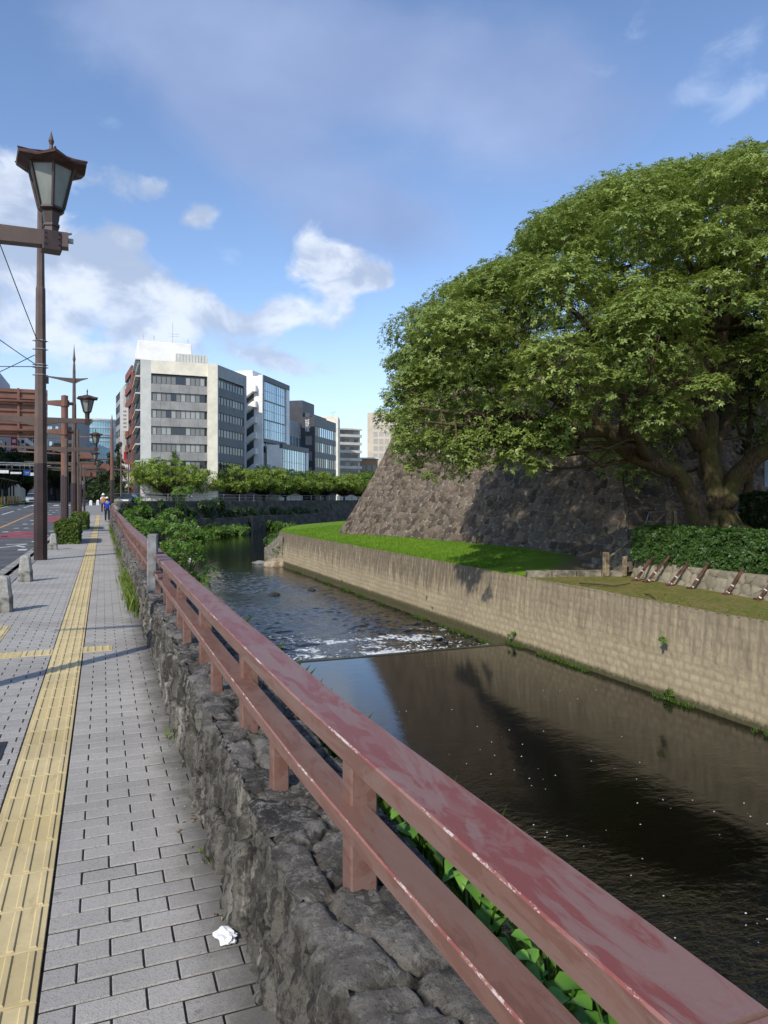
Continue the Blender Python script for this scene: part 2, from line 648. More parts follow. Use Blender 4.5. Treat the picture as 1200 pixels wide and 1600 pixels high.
def mat_retaining():
    m = MT('retaining_stone', 0.9, 0.2)
    t, e, up = m.attr('tone'), m.attr('edge'), m.attr('height')
    n1, n2 = m.noise(0.5, 6, 0.6), m.noise(9, 8, 0.7)
    base = m.mix(t, (0.385, 0.318, 0.205), (0.45, 0.375, 0.245))
    base = m.mix(m.math('MULTIPLY', m.step(n2, 0.42, 0.7), 0.35), base, (0.22, 0.185, 0.13))
    joint = m.math('SUBTRACT', 1.0, m.step(e, 0.01, 0.07))
    base = m.mix(m.math('MULTIPLY', joint, 0.32), base, (0.17, 0.14, 0.10))
    # dirt that has run down from the top in streaks of different length
    st = m.noise(3.2, 6, 0.65, (1, 1.0, 0.06))
    fine = m.noise(9, 6, 0.65, (1, 1.0, 0.10))
    run = m.math('ADD', up, m.math('MULTIPLY', m.math('SUBTRACT', st, 0.5), 1.5))
    dirt = m.math('MULTIPLY', m.step(run, 0.36, 0.72), m.step(m.math('ADD', fine, m.math('MULTIPLY', up, 0.12)), 0.36, 0.66))
    yy = m.sep()[1]
    base = m.mix(m.math('MULTIPLY', dirt, m.math('ADD', 0.38, m.math('MULTIPLY', m.step(yy, 20, 27), 0.40))), base, (0.105, 0.080, 0.058))
    big = m.step(n1, 0.45, 0.65)
    base = m.mix(m.math('MULTIPLY', big, 0.25), base, (0.19, 0.15, 0.105))
    low = m.math('SUBTRACT', 1.0, m.step(m.math('ADD', up, m.math('MULTIPLY', m.math('SUBTRACT', n2, 0.5), 0.14)), 0.03, 0.10))
    base = m.mix(m.math('MULTIPLY', low, 0.9), base, (0.05, 0.05, 0.02))
    m.color(base)
    m.bump(m.math('ADD', n2, m.math('MULTIPLY', fine, 0.6)), 0.6, 0.04)
    return m.mat


def mat_dark_bank():
    m = MT('dark_bank_stone', 0.95, 0.15)
    t, e = m.attr('tone'), m.attr('edge')
    n2 = m.noise(1.4, 7, 0.7)
    st = m.noise(1.6, 6, 0.65, (1, 1.0, 0.08))
    base = m.mix(t, (0.055, 0.05, 0.042), (0.12, 0.108, 0.09))
    base = m.mix(m.math('MULTIPLY', m.step(st, 0.5, 0.7), 0.6), base, (0.03, 0.027, 0.022))
    base = m.mix(m.math('MULTIPLY', m.step(n2, 0.5, 0.68), 0.6), base, (0.045, 0.06, 0.022))
    m.color(base)
    m.bump(n2, 0.6, 0.1)
    return m.mat


def mat_paver():
    m = MT('paving_brick', 0.85, 0.25)
    t = m.attr('tone')
    n1, n2, n3 = m.noise(0.9, 6, 0.6), m.noise(60, 5, 0.75), m.noise(170, 3, 0.6)
    base = m.mix(t, (0.35, 0.332, 0.305), (0.425, 0.404, 0.372))
    base = m.mix(m.math('MULTIPLY', m.step(n1, 0.42, 0.66), 0.42), base, (0.215, 0.20, 0.185))
    spot = m.noise(9, 3, 0.5, None, 0, (3, 1, 7))
    base = m.mix(m.math('MULTIPLY', m.step(spot, 0.69, 0.73), 0.55), base, (0.13, 0.12, 0.11))
    base = m.mix(m.math('MULTIPLY', m.step(n2, 0.48, 0.66), 0.45), base, (0.185, 0.178, 0.17))
    base = m.mix(m.math('MULTIPLY', m.step(n3, 0.56, 0.66), 0.6), base, (0.10, 0.097, 0.093))
    # ragged dark brown band along the foot of the parapet
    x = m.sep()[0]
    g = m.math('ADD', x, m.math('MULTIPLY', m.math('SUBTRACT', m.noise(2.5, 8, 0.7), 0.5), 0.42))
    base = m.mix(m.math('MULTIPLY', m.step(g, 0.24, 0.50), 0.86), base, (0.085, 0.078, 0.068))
    m.color(base)
    m.bump(m.math('ADD', n2, n3), 0.35, 0.006)
    return m.mat


def mat_tactile():
    m = MT('tactile_yellow', 0.8, 0.25)
    t = m.attr('tone')
    n1, n2 = m.noise(1.3, 6, 0.65), m.noise(45, 6, 0.7)
    base = m.mix(t, (0.52, 0.41, 0.20), (0.62, 0.505, 0.275))
    base = m.mix(m.math('MULTIPLY', m.step(n1, 0.42, 0.66), 0.5), base, (0.38, 0.305, 0.17))
    n4 = m.noise(14, 7, 0.7, (1, 0.3, 1))
    base = m.mix(m.math('MULTIPLY', m.step(n4, 0.54, 0.68), 0.4), base, (0.30, 0.24, 0.14))
    base = m.mix(m.math('MULTIPLY', m.step(n2, 0.52, 0.72), 0.35), base, (0.33, 0.25, 0.12))
    m.color(base)
    m.bump(n2, 0.3, 0.004)
    return m.mat


def mat_rail(name, fresh, faded, worn, chip=False):
    m = MT(name, 0.42, 0.5)
    n1 = m.noise(6.5, 8, 0.62, (1.6, 0.45, 1.6), 1.4)
    n2 = m.noise(4.5, 8, 0.66, (2.4, 0.4, 2.4), 0.9, (4, 2, 1))
    n3 = m.noise(60, 5, 0.7)
    base = m.mix(m.step(n1, 0.47, 0.53), fresh, faded)
    base = m.mix(m.math('MULTIPLY', m.step(n2, 0.49, 0.55), 0.7), base, worn)
    base = m.mix(m.math('MULTIPLY', m.step(n3, 0.58, 0.72), 0.25), base, (0.09, 0.04, 0.03))
    if chip:
        c1 = m.noise(55, 8, 0.78, (1, 0.35, 1))
        c2 = m.noise(2.6, 5, 0.65, (1, 1, 1), 0, (9, 4, 2))
        f = m.math('MULTIPLY', m.step(m.math('ADD', c1, m.math('MULTIPLY', m.math('SUBTRACT', c2, 0.5), 0.7)), 0.56, 0.62), 0.8)
        base = m.mix(f, base, (0.58, 0.50, 0.46))
    m.color(base)
    rg = m.N.new('ShaderNodeMapRange')
    rg.inputs['To Min'].default_value = 0.36
    rg.inputs['To Max'].default_value = 0.62
    m.L.new(n2, rg.inputs['Value'])
    m.L.new(rg.outputs[0], m.bsdf.inputs['Roughness'])
    m.bump(m.math('ADD', n3, n1), 0.12, 0.01)
    return m.mat


def mat_water(foam_y=None):
    m = MT('river_water' if foam_y is None else 'river_rapids', 0.04, 0.5)
    m.bsdf.inputs['IOR'].default_value = 1.55
    x, y, z = m.sep()
    base = m.mix(m.noise(0.25, 4, 0.6), (0.003, 0.0028, 0.0015), (0.006, 0.0055, 0.003))
    if foam_y is not None:
        near = m.math('SUBTRACT', 1.0, m.step(y, foam_y + 0.5, foam_y + 7.5))
        patch = m.step(m.noise(0.55, 3, 0.5, None, 0.3, (4.6, 3.0, 0)), 0.46, 0.64)
        fl = m.noise(4.2, 9, 0.72, (1.0, 0.75, 1), 0.7)
        dens = m.math('ADD', fl, m.math('MULTIPLY', m.math('MULTIPLY', near, m.math('ADD', m.math('MULTIPLY', patch, 0.75), 0.25)), 0.31))
        f = m.math('MULTIPLY', m.step(dens, 0.62, 0.76), m.step(near, 0.0, 0.2))
        base = m.mix(f, base, (0.72, 0.76, 0.80))
        rr = m.math('ADD', m.math('MULTIPLY', f, 0.6), 0.06)
        m.L.new(rr, m.bsdf.inputs['Roughness'])
        h1 = m.noise(2.2, 6, 0.62, (1.0, 1.5, 1), 0.5)
        h2 = m.noise(7.5, 4, 0.6, (0.8, 1.5, 1))
        calm = m.math('SUBTRACT', 1.0, m.math('MULTIPLY', m.step(y, 36, 62), 0.75))
        h = m.math('MULTIPLY', m.math('ADD', h1, m.math('MULTIPLY', h2, 0.4)), calm)
        m.color(base)
        m.bump(h, 0.5, 0.05)
    else:
        h1 = m.noise(1.6, 3, 0.5, (1.0, 1.6, 1), 0.4)
        h2 = m.noise(7.0, 4, 0.6, (0.9, 1.6, 1), 0.3)
        zone = m.math('ADD', 0.035, m.math('MULTIPLY', m.math('SUBTRACT', 1.0, m.step(m.math('ADD', x, m.math('MULTIPLY', y, 0.35)), 7.6, 10.4)), m.math('SUBTRACT', 1.0, m.step(y, 14.5, 19.5))))
        m.color(base)
        pz = m.math('MULTIPLY', m.step(m.noise(0.33, 3, 0.5, None, 0.4, (1.3, 2.2, 0)), 0.38, 0.74), m.math('SUBTRACT', 1.0, m.step(y, 6.5, 15.5)))
        zone = m.math('ADD', zone, m.math('MULTIPLY', pz, 0.26))
        m.bump(m.math('MULTIPLY', m.math('ADD', m.math('MULTIPLY', h1, 0.7), m.math('MULTIPLY', h2, 0.4)), zone), 0.8, 0.13)
    return m.mat


def mat_ground(name, a, b, c, scale=1.0, rough=0.95):
    m = MT(name, rough, 0.15)
    n1, n2 = m.noise(0.5 * scale, 6, 0.65), m.noise(7 * scale, 8, 0.72)
    base = m.mix(m.step(n1, 0.38, 0.62), a, b)
    base = m.mix(m.math('MULTIPLY', m.step(n2, 0.48, 0.66), 0.7), base, c)
    m.color(base)
    m.bump(n2, 0.5, 0.05)
    return m.mat


MAT_FAR_WATER = mat_water(21.4)
M_WALL, M_CASTLE, M_RETAIN, M_DARKBANK = mat_stone_wall(), mat_castle(), mat_retaining(), mat_dark_bank()
M_PAVER, M_TACTILE = mat_paver(), mat_tactile()
M_RAIL_TOP = mat_rail('rail_top_paint', (0.190, 0.056, 0.046), (0.205, 0.088, 0.074), (0.215, 0.138, 0.120))
M_RAIL_SIDE = mat_rail('rail_side_paint', (0.155, 0.074, 0.055), (0.180, 0.094, 0.072), (0.19, 0.118, 0.096))
M_RAIL_CHIP = mat_rail('rail_edge_paint', (0.23, 0.068, 0.056), (0.27, 0.11, 0.085), (0.30, 0.15, 0.12), True)
M_JOINT = plain('paving_joint', (0.032, 0.030, 0.028), 0.95, 0.1, var=0.3, scale=20, bump=0.5)
M_KERB = plain('granite_kerb', (0.27, 0.26, 0.245), 0.85, 0.2, var=0.25, scale=14, bump=0.4)
M_GRANITE = plain('granite', (0.34, 0.33, 0.30), 0.85, 0.2, var=0.2, scale=30, bump=0.12)
M_ASPHALT = plain('asphalt', (0.105, 0.107, 0.11), 0.9, 0.2, var=0.2, scale=0.8, bump=0.5, bscale=60)
M_WHITE_LINE = plain('road_paint_white', (0.62, 0.62, 0.60), 0.7, 0.2, var=0.2, scale=5)
M_ORANGE_LINE = plain('road_paint_orange', (0.60, 0.30, 0.10), 0.7, 0.2, var=0.2, scale=5)
M_RED_PATCH = plain('road_paint_red', (0.27, 0.075, 0.09), 0.8, 0.2, var=0.25, scale=3)
M_LAWN = mat_ground('lawn_grass', (0.105, 0.20, 0.012), (0.135, 0.255, 0.014), (0.075, 0.155, 0.008), 1.0)
def mat_lawn():
    m = MT('lawn_grass', 0.95, 0.1)
    n1, n2, n3 = m.noise(0.5, 6, 0.65), m.noise(7, 8, 0.72), m.noise(2.2, 7, 0.7)
    b = m.mix(m.step(n1, 0.38, 0.62), (0.125, 0.215, 0.018), (0.175, 0.285, 0.022))
    b = m.mix(m.math('MULTIPLY', m.step(n3, 0.5, 0.7), 0.5), b, (0.19, 0.25, 0.04))
    b = m.mix(m.math('MULTIPLY', m.step(n2, 0.48, 0.66), 0.7), b, (0.10, 0.195, 0.010))
    x, y, z = m.sep()
    # the grass is worn away where people walk to the steps
    d = m.math('SUBTRACT', m.math('MULTIPLY', m.math('SUBTRACT', x, 15.2), 0.45), m.math('MULTIPLY', m.math('SUBTRACT', y, 22.0), 0.42))
    w = m.step(m.math('ADD', d, m.math('MULTIPLY', m.math('SUBTRACT', n3, 0.5), 1.8)), -0.15, 0.55)
    earth = m.mix(m.step(n2, 0.4, 0.65), (0.22, 0.165, 0.105), (0.13, 0.10, 0.06))
    m.color(m.mix(w, b, earth))
    m.bump(n2, 0.5, 0.05)
    return m.mat


def mat_moss():
    m = MT('moss_ground', 0.95, 0.1)
    n1, n2, n3 = m.noise(0.8, 7, 0.7), m.noise(6, 8, 0.74), m.noise(26, 6, 0.75)
    b = m.mix(m.step(n1, 0.36, 0.62), (0.20, 0.16, 0.055), (0.115, 0.15, 0.025))
    b = m.mix(m.math('MULTIPLY', m.step(n2, 0.47, 0.60), 0.8), b, (0.27, 0.205, 0.10))
    b = m.mix(m.math('MULTIPLY', m.step(n3, 0.52, 0.68), 0.6), b, (0.07, 0.06, 0.025))
    m.color(b)
    m.bump(m.math('ADD', n2, n3), 0.7, 0.04)
    return m.mat


M_MOSS = mat_moss()
M_EARTH = mat_ground('bare_earth', (0.20, 0.15, 0.10), (0.15, 0.11, 0.07), (0.11, 0.085, 0.05), 1.0)
M_SOIL = mat_ground('bank_soil', (0.06, 0.06, 0.025), (0.05, 0.07, 0.02), (0.03, 0.04, 0.012), 2.0)
M_GROUND = mat_ground('city_ground', (0.22, 0.21, 0.20), (0.26, 0.25, 0.23), (0.18, 0.17, 0.165), 0.6)
M_CONC = plain('grey_concrete', (0.30, 0.285, 0.26), 0.9, 0.2, var=0.25, scale=2.5, bump=0.3)
M_RIVERBED = plain('river_bed', (0.05, 0.045, 0.03), 0.9, 0.1)

# ------------------------------------------------------------------ ground, road, pavement
ZW1, ZW2 = -3.35, -3.62       # water above and below the weir
WEIR_Y = 21.4
BANK = [(2.2, 93.0), (4.6, 98.0), (16.5, 112.5), (30, 129), (52, 156), (90, 205), (140, 270), (420, 640)]   # far bank edge


def bank_x(y):
    return float(np.interp(y, [p[1] for p in BANK], [p[0] for p in BANK]))


def build_ground():
    ys = [-80, -20, 0, 20, 50, 60, 70, 80, 92.9, 93.1, 98, 105, 112.5, 129, 156, 205, 270, 400, 640, 2500]
    rows = []
    for y in ys:
        xr = 0.62 if y < 93 else bank_x(y) + 0.5
        if y > 640:
            xr = 2500
        xl = -2500 if y > 640 or y < -20 else -600
        z = gz(y) - 0.17
        rows.append([(xl, y, z), (-60, y, z), (-14, y, z), (0.0 if y < 93 else min(2.0, xr * 0.3), y, z), (xr, y, z)])
    tag(grid_obj('ground', np.array(rows), M_GROUND, smooth=False, flip=True), 'grey city ground behind road, pavement and river', 'ground', kind='structure')
    rd = []
    ys = [-60, 0, 30, 50, 60, 75, 90, 100, 120, 150, 200, 260, 330]
    for y in ys:
        z = gz(y) - 0.125
        xr = -1.9 if y < 90 else float(np.interp(y, [90, 110, 150, 330], [-1.9, -0.5, 1.0, -2]))
        rd.append([(-18.5, y, z), (-9, y, z), (xr, y, z)])
    tag(grid_obj('road', np.array(rd), M_ASPHALT, smooth=False, flip=True), 'grey asphalt street with lane lines running into the distance', 'road', kind='structure')


def strip(mb, x0, x1, y0, y1, dz=-0.1205, mi=0, n=1):
    ys = np.linspace(y0, y1, n + 1)
    for a, b in zip(ys[:-1], ys[1:]):
        mb.quad((x0, a, gz(a) + dz), (x1, a, gz(a) + dz), (x1, b, gz(b) + dz), (x0, b, gz(b) + dz), mi)


def build_markings():
    w = MB()
    strip(w, -10.55, -10.40, 20, 220, n=50)                      # line beside the tram grass
    for k in range(30):
        y = 16 + k * 6.0
        strip(w, -8.25, -8.10, y, y + (6 if k % 3 == 0 else 3.0), n=2)
    for k in range(11):                                            # short dashes that frame the bus lane
        y = 27.5 + k * 5.2
        for x in (-5.05, -4.5, -2.75, -2.3):
            strip(w, x, x + 0.28, y, y + 0.6)
    strip(w, -2.15, -2.03, 8, 90, n=20)
    for k in range(6):                                             # crossing at the far end
        x = -9.6 + k * 1.3
        strip(w, x, x + 0.6, 96, 99.5)
    strip(w, -5.6, -2.2, 88, 88.5)
    strip(w, -10.3, -5.9, 112, 112.5)
    o = w.build('road_marking', M_WHITE_LINE)
    tag(o, 'white lane lines, dashes and crossing bars painted on the street', 'road marking', kind='structure')
    og = MB()
    strip(og, -6.0, -5.85, -20, 88, n=40)
    strip(og, -6.0, -5.85, 114, 200, n=10)
    tag(og.build('road_marking', M_ORANGE_LINE), 'orange centre line painted along the street', 'road marking', kind='structure')
    rp = MB()
    strip(rp, -4.7, -2.95, 36.5, 43.5, n=2)
    strip(rp, -4.7, -2.95, 56, 66, n=4)
    tag(rp.build('road_marking', M_RED_PATCH), 'dull red panels painted in the bus lane', 'road marking', kind='structure')
    cu = bpy.data.curves.new('lane_text', 'FONT')
    cu.body = 'バス'
    cu.size = 1.25
    cu.align_x = 'CENTER'
    cu.materials.append(M_WHITE_LINE)
    t = text_mesh('lane_text', cu)
    t.location = (-3.75, 29.2, -0.1195)
    t.scale = (1.0, 2.6, 1)
    tag(t, 'white lettering painted on the bus lane before the red panel', 'road marking', kind='structure')


PAVE_END = 64.0


def build_pavement():
    V, F, tone = [], [], []
    L_, R_, J = 0.222, 0.111, 0.0105
    rows = int((PAVE_END + 0.8) / R_)
    hr = np.random.default_rng(3)

    def brick(x0, x1, y0, y1):
        if x1 - x0 < 0.03:
            return
        z = hr.normal(0, 0.0009)
        tx, ty = hr.normal(0, 0.0005, 2)
        b = 0.003
        g = gz(y0) if y0 > 50 else 0.0
        base = len(V)
        for (bx, by, h) in ((0, 0, -0.03), (0, 0, -0.004), (b, b, 0.0)):
            for (sx, sy) in ((0, 0), (1, 0), (1, 1), (0, 1)):
                x = x0 + bx if sx == 0 else x1 - bx
                y = y0 + by if sy == 0 else y1 - by
                V.append((x, y, g + z + h + (tx if sx else -tx) + (ty if sy else -ty)))
        for l in (0, 4):
            for i in range(4):
                j = (i + 1) % 4
                F.append((base + l + i, base + l + j, base + l + 4 + j, base + l + 4 + i))
        F.append((base + 8, base + 9, base + 10, base + 11))
        t = hr.uniform(0, 1) * 0.8 + (0.2 if hr.uniform() > 0.9 else 0)
        tone.extend([t] * 9)

    for r in range(rows):
        y0 = -0.8 + r * R_
        off = (L_ / 2 if r % 2 else 0)
        for (xa, xb) in ((-0.195, 0.64), (-1.66, -0.505)):
            x = xa - off
            while x < xb:
                a, b = max(x, xa) + J * 0.32, min(x + L_, xb) - J * 0.32
                if b > a:
                    brick(a, b, y0 + J / 2, y0 + R_ - J / 2)
                x += L_
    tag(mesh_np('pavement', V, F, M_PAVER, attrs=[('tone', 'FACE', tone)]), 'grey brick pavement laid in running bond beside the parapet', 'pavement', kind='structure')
    j = MB()
    for a, b in ((-1.2, 50), (50, 57), (57, PAVE_END)):
        j.quad((-1.66, a, gz(a) - 0.0055), (0.66, a, gz(a) - 0.0055), (0.66, b, gz(b) - 0.0055), (-1.66, b, gz(b) - 0.0055))
    tag(j.build('pavement_bed', M_JOINT), 'dark sand bed between the pavement bricks', 'pavement', kind='structure')
    # plain paving beyond the bricks
    e = MB()
    for a, b in ((PAVE_END, 75), (75, 93)):
        e.quad((-1.66, a, gz(a)), (0.7, a, gz(a)), (0.7, b, gz(b)), (-1.66, b, gz(b)))
    tag(e.build('far_pavement', M_KERB), 'pale paving at the far end of the pavement', 'pavement', kind='structure')
    # tactile blocks
    V, F, tone = [], [], []

    def tbox(x0, x1, y0, y1, z0, z1, t, bev=0.004, g=0.0):
        base = len(V)
        for (b, h) in ((0, z0), (0, z1 - bev), (bev, z1)):
            for (sx, sy) in ((0, 0), (1, 0), (1, 1), (0, 1)):
                V.append((x0 + b if sx == 0 else x1 - b, y0 + b if sy == 0 else y1 - b, g + h))
        for l in (0, 4):
            for i in range(4):
                jn = (i + 1) % 4
                F.append((base + l + i, base + l + jn, base + l + 4 + jn, base + l + 4 + i))
        F.append((base + 8, base + 9, base + 10, base + 11))
        tone.extend([t] * 9)

    def bars(x0, y0, along_y, t, g):
        tbox(x0 + .002, x0 + .298, y0 + .002, y0 + .298, -0.03, 0.004, t, 0.002, g)
        for k in range(4):
            c = 0.0375 + 0.075 * k
            if along_y:
                tbox(x0 + c - .013, x0 + c + .013, y0 + .012, y0 + .288, 0.003, 0.0105, t * 0.9 + .05, .004, g)
            else:
                tbox(x0 + .012, x0 + .288, y0 + c - .013, y0 + c + .013, 0.003, 0.0105, t * 0.9 + .05, .004, g)

    def dots(x0, y0, t, g):
        tbox(x0 + .002, x0 + .298, y0 + .002, y0 + .298, -0.03, 0.004, t, 0.002, g)
        for a in range(5):
            for b in range(5):
                cx, cy = x0 + .03 + .06 * a, y0 + .03 + .06 * b
                tbox(cx - .011, cx + .011, cy - .011, cy + .011, 0.003, 0.009, t, .004, g)

    y = -0.72
    while y < PAVE_END:
        t = hr.uniform(0, 1)
        g = gz(y) if y > 50 else 0
        if 8.1 < y < 8.5:
            pass
        else:
            bars(-0.5, y, True, t, g)
        y += 0.3
    yc = 8.28
    for k, x in enumerate((-1.40, -1.10)):
        dots(x, yc, hr.uniform(), 0)
        bars(x, yc + 0.3, True, hr.uniform(), 0) if x < -1.3 else None
    for x in (-0.80, -0.5, -0.2):
        bars(x, yc, True, hr.uniform(0.4, 1), 0)
    for k in range(6):
        bars(-1.40, yc + 0.3 + 0.3 * k, True, hr.uniform(), 0)
    o = mesh_np('tactile_paving', V, F, M_TACTILE, attrs=[('tone', 'FACE', tone)])
    o.location = (0, 0, 0.0005)
    tag(o, 'yellow tactile paving strip with raised bars and a side branch', 'tactile paving', kind='structure')
    dc = MB()
    dc.box(-0.98, -0.60, 5.05, 5.43, 0.001, 0.006, 0, 0.002)
    for q in range(6):
        dc.box(-0.95, -0.63, 5.08 + .055 * q, 5.105 + .055 * q, 0.006, 0.009, 1)
    o = dc.build('drain_cover', [plain('iron_cover', (0.035, 0.037, 0.042), 0.6, 0.4, 0.4), plain('iron_rib', (0.06, 0.062, 0.068), 0.5, 0.4, 0.4)])
    tag(o, 'dark iron drain cover in the bricks at the left picture edge', 'drain cover')
    k = MB()
    y = -1.2
    while y < 92:
        k.box(-1.84, -1.665, y + .004, y + .996, gz(y) - 0.25, gz(y + .5) + 0.004, bev=0.015)
        y += 1.0
    tag(k.build('kerb', M_KERB), 'granite kerb stones along the street edge', 'kerb', kind='structure')
    gt = MB()
    y = -1.2
    while y < 90:
        strip(gt, -2.36, -1.9, y, y + 2.98)
        y += 3.0
    tag(gt.build('gutter', M_CONC), 'concrete gutter slabs along the kerb', 'gutter', kind='structure')


# ------------------------------------------------------------------ parapet and railings
def wall_top(y):
    return 0.5


def build_parapet():
    ys = [0.15]
    while ys[-1] < PAVE_END - 1.0:
        ys.append(ys[-1] + float(np.clip(0.011 * ys[-1] ** 0.72, 0.010, 0.35)))
    ys = np.array([-1.6, -1.2, -0.8, -0.5, -0.25, -0.05] + ys)
    # profile: foot on the pavement, up the face, across the top, down the back
    prof = []
    for t in np.linspace(0, 1, 36):
        prof.append((0.475 + 0.055 * t, -0.03 + 0.515 * t, -1.0, 0.25))
    for t in np.linspace(0.03, 1, 32):
        prof.append((0.53 + 0.46 * t, 0.49 - 0.02 * t * t, 0.0, 1.0))
    for t in np.linspace(0.06, 1, 10):
        prof.append((0.99 + 0.06 * t, 0.47 - 0.9 * t, 1.0, 0.2))
    prof = np.array(prof)
    s = np.concatenate([[0], np.cumsum(np.hypot(np.diff(prof[:, 0]), np.diff(prof[:, 1])))])
    Y, S = np.meshgrid(ys, s, indexing='ij')
    nx = np.broadcast_to(prof[:, 2], Y.shape)
    nz = np.broadcast_to(prof[:, 3], Y.shape)
    n = np.hypot(nx, nz)
    nx, nz = nx / n, nz / n
    top = (np.arange(len(s)) >= 34)[None, :] & (np.arange(len(s)) < 70)[None, :]
    wx = 0.5 * fbm(Y * 5, S * 5, 3, 3) + 0.3 * fbm(Y * 1.7, S * 2, 8, 2)
    wy = 0.5 * fbm(Y * 5 + 40, S * 5, 5, 3)
    e1, r1, q1 = voronoi(Y / 0.19 + wx, S / 0.30 + wy, 21)
    e2, r2, q2 = voronoi(Y / 0.36 + wx, S / 0.30 + wy + 0.5, 77)
    e, r, q = np.where(top, e2, e1), np.where(top, r2, r1), np.where(top, q2, q1)
    rug = fbm(Y * 9, S * 9, 41, 5) - 0.5
    fine = fbm(Y * 34, S * 34, 51, 4) - 0.5
    ridg = np.abs(fbm(Y * 16, S * 6, 61, 4) - 0.5)
    d = 0.038 * sstep(e, 0.0, 0.15) + np.where(top, 0.024, 0.070) * (q - 0.5) * sstep(e, 0.01, 0.11) + np.where(top, 0.040, 0.062) * rug + 0.034 * fine - 0.085 * ridg + 0.02 * (fbm(Y * 60, S * 60, 71, 3) - 0.5)
    vert = np.abs(fbm(Y * 24 + 3 * fbm(S * 4, Y * 3, 5, 2), S * 3.2, 81, 4) - 0.5)
    d = d + np.where(top, 0.004, 0.010 - 0.055 * vert)
    d = d - 0.036
    X = prof[None, :, 0] + nx * d
    Z = prof[None, :, 1] + nz * d * np.where(top, 0.75, 1.0)
    pts = np.stack([X, Y, Z], -1)
    pts[..., 2] += np.array([gz(v) for v in ys])[:, None]
    pts[:, 0, 2] = np.array([gz(v) for v in ys]) - 0.03
    o = grid_obj('stone_parapet', pts, M_WALL, smooth=True, flip=True, attrs=[('tone', 'POINT', r), ('edge', 'POINT', e)])
    tag(o, 'low rough stone parapet running between the brick pavement and the river', 'wall')


def sweep(mb, pts, sec, mis):
    """sweep a section of (dx, dz) points along pts; mis gives the material of each side"""
    n = len(sec)
    b = len(mb.v)
    for p in pts:
        for (dx, dz) in sec:
            mb.v.append(Vector((p[0] + dx, p[1], p[2] + dz)))
    for k in range(len(pts) - 1):
        for i in range(n):
            j = (i + 1) % n
            mb.f.append([b + k * n + i, b + (k + 1) * n + i, b + (k + 1) * n + j, b + k * n + j])
            mb.m.append(mis[i])
            mb.sm.append(False)
    mb.f.append([b + i for i in range(n)])
    mb.m.append(1)
    mb.sm.append(False)
    mb.f.append([b + (len(pts) - 1) * n + i for i in range(n - 1, -1, -1)])
    mb.m.append(1)
    mb.sm.append(False)


def rail_section(w, h, c):
    sec = [(c, 0), (w - c, 0), (w, c), (w, h - c), (w - c, h), (c, h), (0, h - c), (0, c)]
    mis = [1, 1, 1, 2, 0, 2, 1, 1]
    return sec, mis


RAIL_X = ([-2, 0.75, 1.7, 2.5, 4, 8, 12, 19, 37, 64], [.715, .702, .66, .632, .617, .607, .60, .57, .64, .64])


def rail_x(y):
    return float(np.interp(y, *RAIL_X))


def build_railing(name, label, y0, y1, posts, joints, segs):
    t = thing(name, label, 'railing', (rail_x(y0) + 0.07, y0, 0.48 + gz(y0)))
    sec, mis = rail_section(0.150, 0.066, 0.0045)
    m = MB()
    for (a, b, dz) in segs:
        ys = np.linspace(a, b, max(2, int((b - a) / 0.5)))
        sweep(m, [(rail_x(v) - 0.004, v, 0.888 + gz(v) + dz) for v in ys], sec, mis)
    m.build('top_rail', [M_RAIL_TOP, M_RAIL_SIDE, M_RAIL_CHIP], t, True)
    sec, mis = rail_section(0.098, 0.052, 0.0045)
    m = MB()
    cuts = [y0] + [j for j in joints if y0 < j < y1] + [y1]
    for a, b in zip(cuts[:-1], cuts[1:]):
        ys = np.linspace(a + .004, b - .004, max(2, int((b - a) / 0.5)))
        sweep(m, [(rail_x(v) - 0.018, v, 0.695 + gz(v)) for v in ys], sec, mis)
    m.build('lower_rail', [M_RAIL_SIDE, M_RAIL_SIDE, M_RAIL_CHIP], t, True)
    for (y, full) in posts:
        m = MB()
        x = rail_x(y) + 0.030
        g = gz(y)
        if full:
            m.box(x, x + 0.085, y - .042, y + .042, 0.42 + g, 0.887 + g, 0, 0.006)
        else:
            m.box(x - 0.03, x + 0.036, y - .036, y + .036, 0.42 + g, 0.696 + g, 0, 0.005)
        m.build('post', M_RAIL_SIDE, t, True)


def build_railings():
    posts = []
    k = -1
    y = 0.42
    while y < 9.3:
        posts.append((y, True))
        if 1.5 < y + 0.8 < 9.3:
            posts.append((y + 0.8, False))
        y += 1.6
    build_railing('railing', 'red painted railing on the parapet, nearest stretch, in front of the grey slab', -1.6, 9.42, posts, [0.4, 3.72, 6.9],
                  [(-1.6, 0.705, -0.006), (0.709, 4.9, 0.0), (4.903, 9.42, 0.001)])
    posts = []
    y = 9.95
    while y < 62:
        posts.append((y, True))
        if y + .8 < 62:
            posts.append((y + 0.8, False))
        y += 1.6
    build_railing('railing', 'brown railing on the parapet, far stretch running on behind the grey slab', 9.75, 62.5, posts, [14, 19, 24, 30, 36, 42, 50],
                  [(9.75, 19.0, 0), (19.004, 30.0, 0.002), (30.004, 62.5, 0)])


def build_slab():
    t = MB()
    # a thin upright stone slab with a recessed face, turned a little towards the street
    t.box(-0.055, 0.055, -0.15, 0.15, -0.05, 0.70, 0, 0.008)
    t.box(-0.062, -0.0552, -0.105, 0.105, 0.06, 0.62, 1, 0.003)
    o = t.build('marker_slab', [plain('grey_slab', (0.23, 0.235, 0.235), 0.75, 0.3, var=0.25, scale=6, bump=0.2), plain('slab_face', (0.30, 0.29, 0.26), 0.8, 0.3, var=0.35, scale=9)])
    o.location = (0.60, 9.58, 0.50)
    o.rotation_euler = (0, 0, math.radians(-8))
    tag(o, 'upright grey slab standing on the parapet between two stretches of railing', 'marker')


